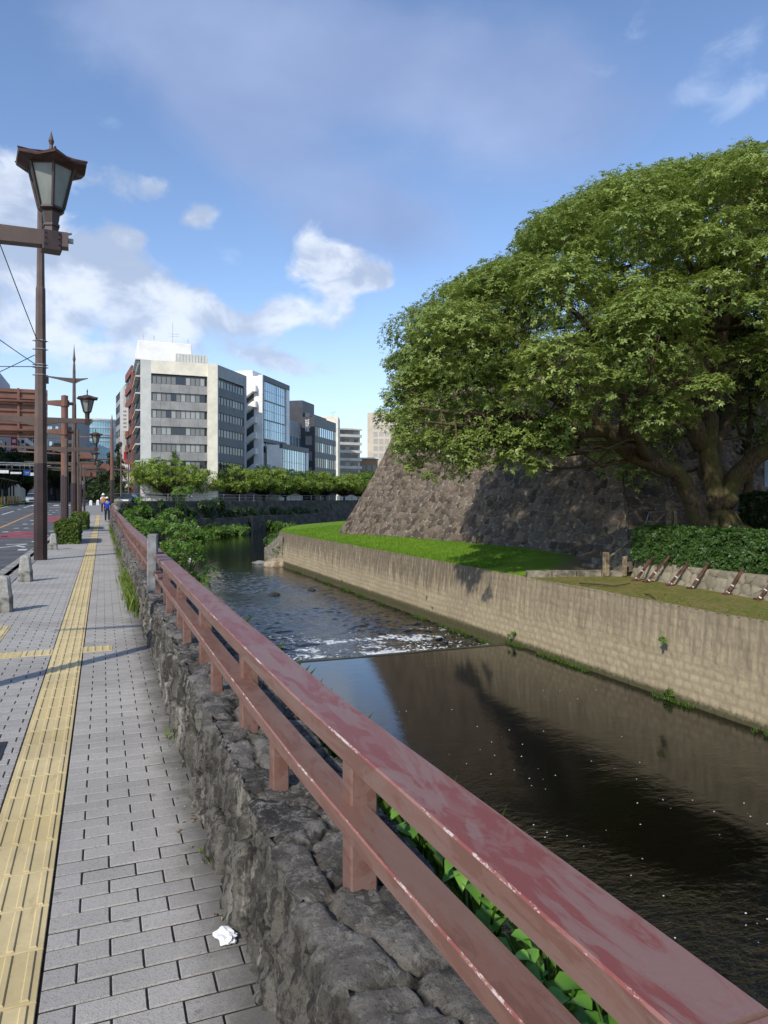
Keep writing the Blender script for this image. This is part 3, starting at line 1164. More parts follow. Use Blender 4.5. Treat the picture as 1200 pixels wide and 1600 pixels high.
# ------------------------------------------------------------------ river, banks, terraces
TERR = [(13.45, -40), (13.45, 8), (13.45, 22.0), (13.40, 40), (13.35, 54.5), (13.9, 59), (15.6, 65), (19.5, 73), (29, 85), (46, 104), (80, 140)]


def build_water():
    w = MB()
    w.quad((1.0, -60, ZW1), (16, -60, ZW1), (16, WEIR_Y, ZW1), (1.0, WEIR_Y, ZW1))
    tag(w.build('water', mat_water()), 'dark calm river water above the weir', 'water', kind='structure')
    w = MB()
    w.add([(1.0, 62, ZW2), (16, 62, ZW2), (200, 150, ZW2), (200, 330, ZW2), (1.0, 100, ZW2)], [(0, 1, 2, 3, 4)])
    ys = [WEIR_Y]
    while ys[-1] < 62:
        ys.append(ys[-1] + 0.0022 * ys[-1] ** 1.0)
    ys[-1] = 62.0
    X, Y = np.meshgrid(np.linspace(1.0, 15.0, 230), np.array(ys), indexing='xy')
    wx, wy = X + 0.5 * fbm(X * .6, Y * .6, 3, 2), Y + 0.5 * fbm(X * .6 + 9, Y * .6, 4, 2)
    wave = 0.10 * (fbm(wx * 1.1, wy * 1.7, 31, 3) - .5) + 0.085 * (fbm(wx * 3.4, wy * 4.6, 33, 3) - .5)
    amp = np.interp(Y, [WEIR_Y, WEIR_Y + 1, 28, 38, 50, 62], [1.5, 1.5, 1.05, .85, .5, 0.0]) * (0.45 + 1.1 * sstep(fbm(X * .25, Y * .16, 37, 3), .38, .62))
    amp = amp * np.interp(Y, [60, 62], [1, 0])
    ff = MAT_FAR_WATER
    grid_w = grid_obj('water', np.stack([X, Y, ZW2 + wave * amp * 0.78], -1), ff, smooth=True, flip=True)
    tag(grid_w, 'choppy river water with foam just below the weir', 'water', kind='structure')
    tag(w.build('water', ff), 'calmer river water in the bend under the far wall', 'water', kind='structure')
    b = MB()
    b.quad((-1, -60, -4.6), (300, -60, -4.6), (300, 330, -4.6), (-1, 330, -4.6))
    tag(b.build('river_bed', M_RIVERBED), 'dark bed under the river', 'river bed', kind='structure')
    # weir: a sill with a rough row of stones, water spilling over
    xs = np.arange(2.6, 13.6, 0.035)
    prof = [(-0.5, -0.6), (-0.35, 0.0), (-0.12, 0.012), (0.02, 0.005), (0.16, -0.09), (0.30, -0.20), (0.5, -0.27), (0.75, -0.5)]
    rows = []
    for i, (dy, dz) in enumerate(prof):
        jit = (fbm(xs * 1.6, xs * 0 + i * 3.1, 5, 4) - 0.5)
        wob = 0.28 * (fbm(xs * 0.35, xs * 0 + 2, 9, 3) - 0.5)
        amp = 0.0 if i < 2 else (0.03 if i < 4 else 0.16)
        rows.append(np.stack([xs, WEIR_Y + dy + wob * (0.4 if i < 3 else 1) + jit * amp * 2.5, ZW1 + dz + jit * amp], -1))
    m = MT('weir_spill', 0.12, 0.5)
    n1 = m.noise(7, 8, 0.7, (1.2, 0.5, 1))
    big = m.step(m.noise(0.5, 3, 0.5, None, 0, (1.2, 0, 0)), 0.38, 0.62)
    y = m.sep()[1]
    fall = m.step(y, WEIR_Y + 0.1, WEIR_Y + 0.45)
    f = m.step(m.math('ADD', n1, m.math('MULTIPLY', m.math('MULTIPLY', big, fall), 0.2)), 0.56, 0.72)
    f = m.math('MULTIPLY', f, m.step(y, WEIR_Y + 0.0, WEIR_Y + 0.3))
    m.color(m.mix(f, (0.025, 0.024, 0.014), (0.66, 0.70, 0.74)))
    m.L.new(m.math('ADD', 0.08, m.math('MULTIPLY', f, 0.55)), m.bsdf.inputs['Roughness'])
    m.bump(n1, 0.6, 0.06)
    tag(grid_obj('weir', np.array(rows), m.mat, smooth=True, flip=True), 'low weir across the river with white water spilling over its sill', 'weir')
    # froth thrown up under the weir
    V, F = [], []
    base = np.array([(0, 0, 1), (1, 0, 0), (0, 1, 0), (-1, 0, 0), (0, -1, 0)], float)
    faces = [(1, 2, 0), (2, 3, 0), (3, 4, 0), (4, 1, 0)]
    h = np.random.default_rng(8)
    for k in range(650):
        u = h.uniform()
        cx = h.normal(10.4, 0.9) if u < 0.45 else (h.normal(6.2, 0.7) if u < 0.65 else h.uniform(4.2, 13.0))
        cy = WEIR_Y + 0.3 + abs(h.normal(0, 0.42 if u > 0.65 else 0.8))
        s = h.uniform(0.012, 0.05)
        b0 = len(V)
        rot = h.uniform(0, 6.28)
        for p in base:
            V.append((cx + s * 1.6 * (p[0] * math.cos(rot) - p[1] * math.sin(rot)), cy + s * (p[0] * math.sin(rot) + p[1] * math.cos(rot)), ZW2 + 0.03 + p[2] * s * h.uniform(0.2, 0.5)))
        F += [tuple(b0 + i for i in f) for f in faces]
    mf = plain('white_froth', (0.8, 0.83, 0.86), 0.6, 0.4)
    tag(mesh_np('foam', V, F, mf, smooth=True), 'white froth on the water below the weir', 'foam', kind='stuff')
    V, F = [], []
    for k in range(180):
        cx, cy = h.uniform(5.2, 13.0), h.uniform(2.5, 16.5)
        if fbm(np.array([cx * 0.45]), np.array([cy * 0.45]), 4)[0] < 0.5:
            continue
        s = h.uniform(0.004, 0.012)
        b0 = len(V)
        for i in range(6):
            a = i * math.pi / 3
            V.append((cx + s * math.cos(a) * 1.3, cy + s * math.sin(a), ZW1 + 0.004))
        V.append((cx, cy, ZW1 + 0.004 + s * 0.5))
        F += [(b0 + i, b0 + (i + 1) % 6, b0 + 6) for i in range(6)]
    tag(mesh_np('foam_bubbles', V, F, mf), 'small white bubbles drifting on the calm dark pool', 'foam', kind='stuff')


def build_banks():
    # our own bank: soil that falls from behind the parapet to the water
    ys = np.concatenate([np.arange(-8, 14, 0.25), np.arange(14, 66, 0.7), [70, 80, 93, 99]])
    prof = [(0.95, -0.35), (1.02, 0.10), (1.25, 0.06), (1.55, -0.25), (2.1, -1.1), (2.8, -2.1), (3.5, -3.1), (4.1, -3.75), (4.6, -4.5)]
    rows = []
    for y in ys:
        n = float(fbm(np.array([y * 0.4]), np.array([1.0]), 6)[0] - 0.5)
        wide = float(np.interp(y, [0, 20, 24, 34, 50, 64, 90], [-0.35, -0.2, 0.5, 1.4, 1.2, 0.3, 0.0]))
        r = []
        for i, (x, z) in enumerate(prof):
            k = max(0, i - 3) / 5
            jx = (float(vnoise(np.array([y * 1.3]), np.array([i * 5.0]), 3)[0]) - 0.5) * 0.25 * (1 if i > 2 else 0)
            r.append((x + (wide + n * 0.8) * k + jx, y, z + (gz(y) * (1 - k) if i < 4 else 0)))
        rows.append(r)
    tag(grid_obj('river_bank', np.array(rows), M_SOIL, smooth=True, flip=True), 'overgrown earth bank falling from the parapet to the river', 'river bank', kind='structure')


def terr_pts(step=0.5):
    pts = [Vector((x, y)) for x, y in TERR]
    out = []
    for a, b in zip(pts[:-1], pts[1:]):
        n = max(1, int((b - a).length / step))
        for k in range(n):
            out.append(a.lerp(b, k / n))
    out.append(pts[-1])
    return out


RET_TOP = -1.0


def build_retaining():
    """battered block wall along the opposite side of the river"""
    pl = []
    d = 0.0
    path = terr_pts(0.05)
    path = [p for p in path if p.y > -6]
    keep, last = [], None
    for p in path:
        st = 0.045 if 6 < p.y < 26 else (0.09 if p.y < 60 else 0.6)
        if last is None or (p - last).length >= st - 1e-6:
            keep.append(p)
            last = p
    path = keep
    run = [0.0]
    for a, b in zip(path[:-1], path[1:]):
        run.append(run[-1] + (b - a).length)
    run = np.array(run)
    nor = []
    for i in range(len(path)):
        t = (path[min(i + 1, len(path) - 1)] - path[max(i - 1, 0)]).normalized()
        nor.append((-t.y, t.x))            # towards the river
    nor = np.array(nor)
    xy = np.array([(p.x, p.y) for p in path])
    hz = np.linspace(0, 1, 60)
    R, Hh = np.meshgrid(run, hz, indexing='ij')
    z0 = -4.2
    zz = z0 + (RET_TOP - z0) * Hh
    # coursed blocks
    ch, cw = 0.215, 0.32
    zq = zz + 0.10 * (fbm(R * 0.9, zz * 0.7, 18, 3) - 0.5)
    row = np.floor(zq / ch)
    fz = zq / ch - row
    wob = 0.34 * (fbm(R * 1.5, zz * 1.5, 12, 3) - 0.5)
    u = R / cw + 0.5 * (row % 2) + 0.25 * _hash(row, row * 0, 5) + wob
    col = np.floor(u)
    fu = u - col
    ed = np.minimum(np.minimum(fz, 1 - fz) * ch, np.minimum(fu, 1 - fu) * cw)
    tone = _hash(col, row, 33)
    q = _hash(col, row, 44)
    # the top courses are tall narrow stones set on end
    tall = sstep(Hh, 0.60, 0.64)
    u2 = R / 0.30 + 0.55 * (fbm(R * 1.1, zz * .5, 2, 3) - 0.5)
    c2 = np.floor(u2)
    f2 = u2 - c2
    ed2 = np.minimum(f2, 1 - f2) * 0.30
    ed = np.where(tall > 0.5, np.minimum(ed2, ed * 1.6), ed)
    tone = np.where(tall > 0.5, 0.5 * tone + 0.5 * _hash(c2, c2 * 0, 3), tone)
    disp = 0.010 * sstep(ed, 0, 0.03) + 0.012 * (q - 0.5) + 0.022 * (fbm(R * 8, zz * 8, 4, 4) - 0.5)
    disp = disp + np.where(tall > 0.5, 0.015 * sstep(ed2, 0.0, 0.06), 0)
    back = 0.30 * (Hh - 1) * -1.0          # batter: the foot stands further out
    X = xy[:, 0][:, None] + nor[:, 0][:, None] * (back + disp)
    Y = xy[:, 1][:, None] + nor[:, 1][:, None] * (back + disp)
    lift = np.interp(run, [run[0], run[-1]], [0, 0])[:, None]
    Z = zz + lift + 0.05 * (fbm(R * 0.7, Hh * 0, 9, 3) - 0.5) * sstep(Hh, 0.9, 1.0)
    pts = np.stack([X, Y, Z], -1)
    up = np.clip((Z - ZW1) / (RET_TOP - ZW1), 0, 1)
    o = grid_obj('retaining_wall', pts, M_RETAIN, smooth=True, flip=False, attrs=[('tone', 'POINT', tone), ('edge', 'POINT', ed), ('height', 'POINT', up)])
    tag(o, 'tan block retaining wall streaked with brown dirt along the opposite river edge', 'wall')
    return path


CB = [(15.4, 48.0), (18.75, 21.9)]      # castle wall foot: far corner, near corner


def batter(h):
    """inward lean of the castle wall at height h above its foot"""
    H0 = 10.6
    t = np.clip(h / H0, 0, 1)
    return 4.0 * (1 - (1 - t) ** 1.45) / 1.0 * 0.93


def build_castle():
    t = thing('castle_wall', 'tall dark battered castle stone wall rising from the lawn behind the camphor tree', 'castle wall', (18, 36, -0.6))
    zb, H0 = -0.9, 10.6

    def face(a, b, name, ca, cb, res=0.085, seed=3):
        """stone face from corner a to corner b (outward side on the left); ca, cb: does the corner lean inwards too"""
        a, b = Vector(a), Vector(b)
        L_ = (b - a).length
        t_ = (b - a).normalized()
        n_ = Vector((-t_.y, t_.x)) * -1
        ss = np.arange(0, L_ + res, res)
        ss[-1] = L_
        hs = np.arange(0, H0 + .1, 0.06)
        S, Hh = np.meshgrid(ss, hs, indexing='ij')
        bt = batter(Hh)
        # squeeze the row between the leaning corners
        s0 = bt * ca
        s1 = L_ - bt * cb
        Sx = s0 + (s1 - s0) * (S / L_)
        w1 = 0.6 * (fbm(S * 0.9, Hh * 0.9, seed, 3) - 0.5)
        w2 = 0.6 * (fbm(S * 0.9 + 30, Hh * 0.9, seed + 1, 3) - 0.5)
        cs = np.interp(Hh, [0, 10], [0.56, 0.40])
        e, r, q = voronoi(Sx / 0.42 + w1, Hh / 0.34 + w2, seed + 5, 0.72)
        edge_st = sstep(np.minimum(np.where(ca > 0, Sx - s0, 9), np.where(cb > 0, s1 - Sx, 9)), 0.0, 1.1)
        d = 0.12 * sstep(e, 0.0, 0.24) ** 0.8 + 0.13 * (q - 0.5) * sstep(e, 0.02, 0.15) + 0.09 * (fbm(Sx * 3, Hh * 3, seed + 9, 4) - 0.5)
        d = d * (0.35 + 0.65 * edge_st)
        px = a.x + t_.x * Sx + n_.x * (-bt + d)
        py = a.y + t_.y * Sx + n_.y * (-bt + d)
        pz = zb + Hh + 0.12 * (e - 0.3) * (Hh > H0 - 0.1)
        grid_obj(name, np.stack([px, py, pz], -1), M_CASTLE, t, True, True, [('tone', 'POINT', r), ('edge', 'POINT', e)], flip=False)

    face(CB[0], CB[1], 'river_face', 1.0, 1.0, 0.06)
    face(CB[1], (40.0, 26.0), 'stair_face', 1.0, 0.0, 0.11, 23)
    face((36.0, 60.0), CB[0], 'far_face', 0.0, 1.0, 0.16, 43)
    m = MB()
    b = float(batter(H0))
    m.add([(CB[0][0] + b, CB[0][1] - b * 0.7, zb + H0 - .1), (CB[1][0] + b, CB[1][1], zb + H0 - .1), (40, 26, zb + H0 - .1), (36, 60, zb + H0 - .1)], [(0, 1, 2, 3)])
    m.build('top_earth', M_EARTH, t, True)


def build_lawn(path):
    """lawn between the retaining wall and the castle wall, and the mossy terrace nearer the camera"""
    rows = []
    hs = np.linspace(0, 1, 22)
    edging_y = lambda x: 20.95 - (x - 13.5) * 0.38
    for p in path[::4]:
        if p.y < 18.8:
            continue
        i = path.index(p)
        nx = path[min(i + 1, len(path) - 1)] - path[max(i - 1, 0)]
        nx = Vector((nx.y, -nx.x)).normalized()       # inland
        wid = float(np.interp(p.y, [20, 50, 58, 70, 100], [6.5, 6.5, 11, 18, 30]))
        r = []
        for h in hs:
            z = RET_TOP - 0.03 + 0.42 * float(np.interp(p.y, [19, 21, 27], [0.2, 0.25, 1])) * sstep(np.array(h), 0.0, 0.55) + 0.05 * float(fbm(np.array([p.y * .8]), np.array([h * wid * .8]), 3)[0] - .5)
            gx = p.x + nx.x * h * wid
            r.append((gx, max(p.y + nx.y * h * wid, edging_y(gx)), float(z) + 0.10 * math.exp(-max(0, p.y - 20) / 2.0) * (1 if h > 0.03 else 0.4)))
        rows.append(r)
    o = grid_obj('lawn', np.array(rows), mat_lawn(), smooth=True, flip=True)
    tag(o, 'bright mown lawn between the retaining wall and the castle wall', 'lawn', kind='structure')
    # short grass along the lawn, upright blades that roughen its surface and edges
    rr = np.array(rows)
    h = np.random.default_rng(5)
    n = 42000
    a = h.uniform(0, len(rr) - 1.01, n)
    b = np.clip(h.beta(1.0, 1.6, n) * 21 * 0.999, 0, 20.99)
    ia, ib = a.astype(int), b.astype(int)
    fa, fb = (a - ia)[:, None], (b - ib)[:, None]
    p = rr[ia, ib] * (1 - fa) * (1 - fb) + rr[ia + 1, ib] * fa * (1 - fb) + rr[ia, ib + 1] * (1 - fa) * fb + rr[ia + 1, ib + 1] * fa * fb
    p = p[p[:, 1] > 24.0 + np.maximum(0, p[:, 0] - 14.2) * 0.8]
    grass_blades('lawn_grass', p, 0.05, 0.11, M_GRASS_BRIGHT, 'short bright blades standing on the lawn', 9)
    # mossy terrace
    ys = np.arange(-12, 22.3, 0.5)
    rows = []
    for y in ys:
        r = []
        for t in np.linspace(0, 1, 14):
            x = 13.42 + t * 3.7
            r.append((x, min(y, edging_y(x)), RET_TOP - 0.03 + 0.05 * float(fbm(np.array([x]), np.array([y]), 4)[0] - .5) + 0.04 * t))
        rows.append(r)
    tag(grid_obj('moss_terrace', np.array(rows), M_MOSS, smooth=True, flip=True), 'mossy earth terrace above the retaining wall', 'terrace', kind='structure')
    # grass, dry straw and litter on the moss
    n = 3800
    p = np.stack([13.5 + h.uniform(0, 1, n) * 2.9, h.uniform(2, 20.5, n), np.full(n, RET_TOP - 0.02)], -1)
    m1 = fbm(p[:, 0] * 0.9, p[:, 1] * 0.5, 6, 3)
    p = p[(m1 + 0.25 * (13.9 - p[:, 0]) > 0.52) & (p[:, 1] < edging_y(p[:, 0]) - .2)]
    grass_blades('terrace_grass', p, 0.02, 0.06, M_GRASS_OLIVE, 'thin short grass in patches on the mossy terrace', 19, 0.012, 0.9)


def grass_blades(name, p, h0, h1, mat, label, seed, width=0.012, lean=0.5, cat='grass'):
    h = np.random.default_rng(seed)
    n = len(p)
    a = h.uniform(0, 2 * np.pi, n)
    hh = h.uniform(h0, h1, n)
    w = width * h.uniform(0.7, 1.4, n)
    ux, uy = np.cos(a), np.sin(a)
    b = h.uniform(0, 2 * np.pi, n)
    ln = hh * lean * h.uniform(0.1, 1, n)
    V = np.zeros((n, 4, 3))
    V[:, 0] = p + np.stack([-ux * w, -uy * w, np.zeros(n) - 0.01], -1)
    V[:, 1] = p + np.stack([ux * w, uy * w, np.zeros(n) - 0.01], -1)
    mid = p + np.stack([np.cos(b) * ln * 0.35, np.sin(b) * ln * 0.35, hh * 0.6], -1)
    V[:, 2] = mid + np.stack([ux * w * .7, uy * w * .7, np.zeros(n)], -1)
    V[:, 3] = p + np.stack([np.cos(b) * ln, np.sin(b) * ln, hh], -1)
    F = np.arange(n * 4).reshape(n, 4)
    o = mesh_np(name, V, F, mat, attrs=[('tone', 'FACE', h.uniform(0, 1, n))])
    if label:
        tag(o, label, cat, kind='stuff')
    return o


M_GRASS_BRIGHT = leaf_mat('bright_grass', (0.075, 0.165, 0.008), (0.14, 0.27, 0.015), 0.25, 0.6)
M_GRASS_OLIVE = leaf_mat('olive_grass', (0.09, 0.11, 0.02), (0.17, 0.20, 0.03), 0.25, 0.6)
M_GRASS = leaf_mat('wild_grass', (0.04, 0.085, 0.012), (0.10, 0.17, 0.03), 0.3, 0.5)

build_ground()
build_markings()
build_pavement()
build_parapet()
build_railings()
build_slab()
build_water()
build_banks()
RET_PATH = build_retaining()
build_castle()
build_lawn(RET_PATH)

# ------------------------------------------------------------------ vegetation
M_LEAF_CAMPHOR = leaf_mat('camphor_leaf', (0.120, 0.178, 0.040), (0.325, 0.405, 0.105), 0.32, 0.42, 0.4)
M_LEAF_DARK = leaf_mat('dark_leaf', (0.016, 0.034, 0.010), (0.045, 0.075, 0.018), 0.2, 0.5, 0.3)
M_LEAF_HEDGE = leaf_mat('hedge_leaf', (0.030, 0.070, 0.016), (0.075, 0.145, 0.03), 0.2, 0.45, 0.35)
M_LEAF_BOX = leaf_mat('box_hedge_leaf', (0.045, 0.085, 0.014), (0.13, 0.18, 0.03), 0.25, 0.5, 0.3)
M_LEAF_CHERRY = leaf_mat('cherry_leaf', (0.10, 0.16, 0.022), (0.27, 0.36, 0.06), 0.35, 0.5, 0.3)
M_LEAF_SHRUB = leaf_mat('shrub_leaf', (0.055, 0.12, 0.016), (0.17, 0.29, 0.045), 0.35, 0.45, 0.35)
M_LEAF_NEAR = leaf_mat('broad_leaf', (0.075, 0.19, 0.022), (0.20, 0.42, 0.06), 0.35, 0.4, 0.4)


def mat_bark(name, c1, c2, moss):
    m = MT(name, 0.95, 0.1)
    n1, n2 = m.noise(1.6, 7, 0.65, (1, 1, 0.5)), m.noise(14, 7, 0.7, (1, 1, 0.35))
    b = m.mix(m.step(n2, 0.35, 0.65), c1, c2)
    b = m.mix(m.math('MULTIPLY', m.step(n1, 0.45, 0.62), 0.7), b, moss)
    m.color(b)
    m.bump(n2, 0.9, 0.05)
    return m.mat


M_BARK = mat_bark('camphor_bark', (0.050, 0.036, 0.024), (0.135, 0.100, 0.062), (0.095, 0.092, 0.030))
M_BARK_DARK = mat_bark('dark_bark', (0.04, 0.032, 0.024), (0.10, 0.08, 0.06), (0.06, 0.06, 0.03))


def frames(axis, h):
    a = axis / np.linalg.norm(axis, axis=1, keepdims=True)
    r = h.normal(size=a.shape)
    u = np.cross(a, r)
    u /= np.linalg.norm(u, axis=1, keepdims=True) + 1e-9
    return a, u, np.cross(a, u)


def sprays(pos, axis, h, nleaf=6, size=0.16, width=0.42, droop=0.25, tone0=None):
    """clusters of pointed leaves radiating round an axis; returns vertices, quads, tone"""
    n = len(pos)
    a, u, w = frames(axis, h)
    V = np.zeros((n, nleaf, 4, 3))
    T = np.zeros((n, nleaf))
    sz = size * h.uniform(0.7, 1.3, n)
    for k in range(nleaf):
        ph = 2 * np.pi * k / nleaf + h.uniform(-0.5, 0.5, n)
        lift = h.uniform(-droop, 0.55, n)
        d = u * np.cos(ph)[:, None] + w * np.sin(ph)[:, None] + a * lift[:, None]
        d[:, 2] -= droop
        d /= np.linalg.norm(d, axis=1, keepdims=True)
        side = np.cross(d, a)
        side /= np.linalg.norm(side, axis=1, keepdims=True) + 1e-9
        s = (sz * h.uniform(0.75, 1.2, n))[:, None]
        b0 = pos + d * s * 0.08
        V[:, k, 0] = b0
        V[:, k, 1] = b0 + d * s * 0.5 + side * s * width * 0.5
        V[:, k, 2] = b0 + d * s + np.array([0, 0, -0.12]) * s
        V[:, k, 3] = b0 + d * s * 0.5 - side * s * width * 0.5
        T[:, k] = h.uniform(0, 1, n)
    if tone0 is not None:
        T = np.clip(0.55 * T + 0.45 * tone0[:, None], 0, 1)
    return V.reshape(-1, 3), np.arange(n * nleaf * 4).reshape(-1, 4), T.ravel()


def puff_points(c, r, n, h, up=0.25, shell=0.55):
    """points through the outer part of an ellipsoid puff, more of them on its upper side"""
    d = h.normal(size=(n, 3))
    d /= np.linalg.norm(d, axis=1, keepdims=True)
    d[:, 2] = np.where(h.uniform(size=n) < up, np.abs(d[:, 2]), d[:, 2])
    k = shell + (1 - shell) * h.uniform(size=n) ** 0.6
    bumpy = 1 + 0.22 * (fbm(d[:, 0] * 3 + c[0], d[:, 1] * 3 + d[:, 2] * 2 + c[1], 3, 2) - 0.5) * 2
    p = np.array(c) + d * np.array(r) * (k * bumpy)[:, None]
    return p, d


def foliage(name, puffs, per, h, mat, parent, size, nleaf=6, world=True, droop=0.25, up=0.3, shell=0.55, width=0.42, lift=0.55):
    PV, PF, PT = [], [], []
    off = 0
    for (c, r, dens) in puffs:
        vol = (r[0] * r[1] * r[2]) ** (2 / 3)
        n = max(6, int(per * vol * dens))
        p, d = puff_points(c, r, n, h, up, shell)
        ax = d * 0.75 + np.array([0, 0, lift]) + h.normal(size=d.shape) * 0.35
        t0 = np.full(n, h.uniform(0.1, 0.9))
        V, F, T = sprays(p, ax, h, nleaf, size, width, droop, t0)
        PV.append(V)
        PF.append(F + off)
        PT.append(T)
        off += len(V)
    return mesh_np(name, np.concatenate(PV), np.concatenate(PF), mat, parent, world, attrs=[('tone', 'FACE', np.concatenate(PT))])


OUTLINE = ([560, 590, 605, 640, 665, 700, 740, 790, 830, 850, 900, 950, 1010, 1060, 1130, 1200, 1400, 1700],
           [640, 600, 560, 545, 485, 448, 428, 405, 368, 338, 312, 282, 264, 252, 236, 228, 260, 480])


def build_camphor():
    h = np.random.default_rng(21)
    root = thing('camphor_tree', 'huge spreading camphor tree with forked mossy trunk behind the clipped hedge', 'tree', P(1108, 830, 26))
    limbs = [
        [(1132, 844, 26, .85), (1131, 824, 26, .58), (1128, 800, 26, .44), (1119, 757, 26, .37), (1106, 700, 26, .34), (1102, 640, 26.3, .36), (1090, 600, 26.5, .30), (1075, 520, 27, .24), (1050, 440, 27.5, .16), (1030, 360, 27, .08)],
        [(1101, 655, 26.2, .33), (1114, 590, 26.3, .27), (1124, 540, 26, .24), (1138, 470, 26, .18), (1155, 380, 26, .12), (1165, 300, 26, .06)],
        [(1100, 842, 25.8, .50), (1090, 805, 25.6, .36), (1073, 765, 25.5, .32), (1054, 735, 25.2, .31), (1010, 718, 24.8, .30), (975, 698, 24.3, .29), (945, 670, 24, .26), (905, 645, 23.5, .22), (870, 620, 23.2, .23), (830, 600, 23, .18), (790, 592, 23, .14), (740, 572, 23.3, .09), (690, 560, 24, .05)],
        [(948, 672, 24, .24), (905, 678, 23, .18), (850, 655, 22.3, .15), (800, 648, 22, .11), (730, 645, 22, .07), (670, 640, 22.3, .04)],
        [(1099, 700, 26, .34), (1074, 650, 25.6, .30), (1040, 600, 25, .25), (1000, 545, 24.5, .20), (950, 490, 24.3, .15), (900, 440, 24.5, .10), (850, 410, 25, .05)],
        [(975, 698, 24.3, .28), (985, 640, 23.4, .20), (960, 580, 22.6, .16), (930, 520, 22.2, .12), (880, 470, 22.4, .06)],
        [(1128, 790, 26, .40), (1146, 750, 25.7, .34), (1175, 716, 25.2, .33), (1225, 690, 24.5, .28), (1290, 640, 24, .20), (1350, 560, 24, .10)],
        [(1104, 740, 26.2, .34), (1120, 690, 27.5, .26), (1150, 620, 29.5, .22), (1200, 520, 31, .15), (1230, 420, 31.5, .07)],
        [(1074, 650, 25.6, .2), (1060, 600, 27.5, .17), (1000, 540, 29.5, .13), (940, 480, 30.5, .08)],
        [(1010, 718, 24.8, .2), (1000, 690, 22.5, .14), (985, 660, 20.8, .10), (1000, 620, 19.8, .06)],
        [(1124, 560, 26, .2), (1110, 500, 23.5, .15), (1090, 440, 21.5, .1), (1060, 380, 20.8, .05)],
        [(870, 620, 23.2, .15), (850, 570, 22, .11), (800, 520, 21.7, .08), (750, 480, 22, .04)],
    ]
    tr = MB()
    nodes = []
    for li, l in enumerate(limbs):
        pts = [P(*q[:3]) for q in l]
        rad = [q[3] for q in l]
        # subdivide with a little wander so that no limb is a straight pipe
        pp, rr = [], []
        for i in range(len(pts) - 1):
            for k in range(3):
                f = k / 3
                q = pts[i].lerp(pts[i + 1], f)
                r = rad[i] * (1 - f) + rad[i + 1] * f
                if i + k > 0:
                    q = q + Vector(h.normal(size=3)) * r * 0.16
                    r *= h.uniform(0.93, 1.08)
                pp.append(q)
                rr.append(r)
        pp.append(pts[-1])
        rr.append(rad[-1])
        tr.tube(pp, rr, 12)
        for q, r in zip(pp, rr):
            if r < 0.36:
                nodes.append((q, r))
    # root flare
    b = P(1122, 838, 26)
    for k in range(9):
        a = k / 9 * 2 * math.pi + h.uniform(-.2, .2)
        d = Vector((math.cos(a), math.sin(a), 0))
        tr.tube([b + d * 0.42 + Vector((0, 0, 0.75)), b + d * 0.66 + Vector((0, 0, 0.32)), b + d * 1.15 + Vector((0, 0, 0.12)), b + d * 1.9 + Vector((0, 0, -0.1))], [0.22, 0.24, 0.18, 0.08], 8)
    # crown: leaf puffs over a dome, set out in the tree's own frame (u across the view, v along it)
    C_lat, C_d = 12.4, 26.2
    puffs = []

    def add(lat, d, z, rx, rz, dens=1.0):
        x = SA * d + CA * lat
        y = CA * d - SA * lat
        px, py = proj((x, y, z))
        lim = float(np.interp(px, OUTLINE[0], OUTLINE[1]))
        rp = rz * FPX / d
        if py - rp < lim:                     # keep below the crown's real outline
            z = EYE + (HORIZ - (lim + rp)) * d / FPX
        if px - rx * FPX / d < 588:
            return
        if abs(px - 1124) < 20 + 0.75 * rx * FPX / d and abs(py - 512) < 26 + 0.6 * rz * FPX / d and d < 33:
            return                            # a gap between boughs
        puffs.append(((x, y, z), (rx, rx, rz), dens))

    def dome_z(u, v):
        q = 1 - abs(u / 12.7) ** 2.0 - abs(v / 8.6) ** 2.0
        return q

    # outer skin: big billows that stand out from each other, then smaller ones between them
    keep = []
    for (count, rlo, rhi, gap, jl, jh) in ((150, 1.15, 1.75, 0.80, 0.94, 1.05), (440, 0.55, 0.95, 0.66, 0.88, 1.02)):
        for k in range(count):
            for _ in range(40):
                u, v = h.uniform(-12.6, 9.5), h.uniform(-8.4, 7.0)
                q = dome_z(u, v)
                if q <= 0.0:
                    continue
                z = 4.1 + 9.7 * q ** 0.5 * h.uniform(jl, jh)
                f = h.uniform(jl, jh)
                lat, d = C_lat + u * f, C_d + v * f
                if v > 3 and h.uniform() < 0.4:
                    continue
                rr = h.uniform(rlo, rhi)
                c = np.array([lat, d, z])
                if all(np.linalg.norm(c - o) > gap * (r + rr) for (o, r) in keep):
                    keep.append((c, rr))
                    add(lat, d, z, rr, rr * 0.70)
                    break
    # inner layers, thinner
    for k in range(130):
        for _ in range(20):
            u, v = h.uniform(-11.5, 9), h.uniform(-6.0, 6.0)
            q = dome_z(u / 0.9, v / 0.85)
            if q <= 0.02:
                continue
            f = h.uniform(0.45, 0.78)
            z = 4.3 + 9.7 * q ** 0.5 * f
            lat, d = C_lat + u, C_d + v
            px, py = proj((SA * d + CA * lat, CA * d - SA * lat, z))
            if 830 < px < 1130 and 520 < py < 760:
                continue
            rr = h.uniform(0.9, 1.3)
            add(lat, d, z, rr, rr * 0.7, 0.45)
            break
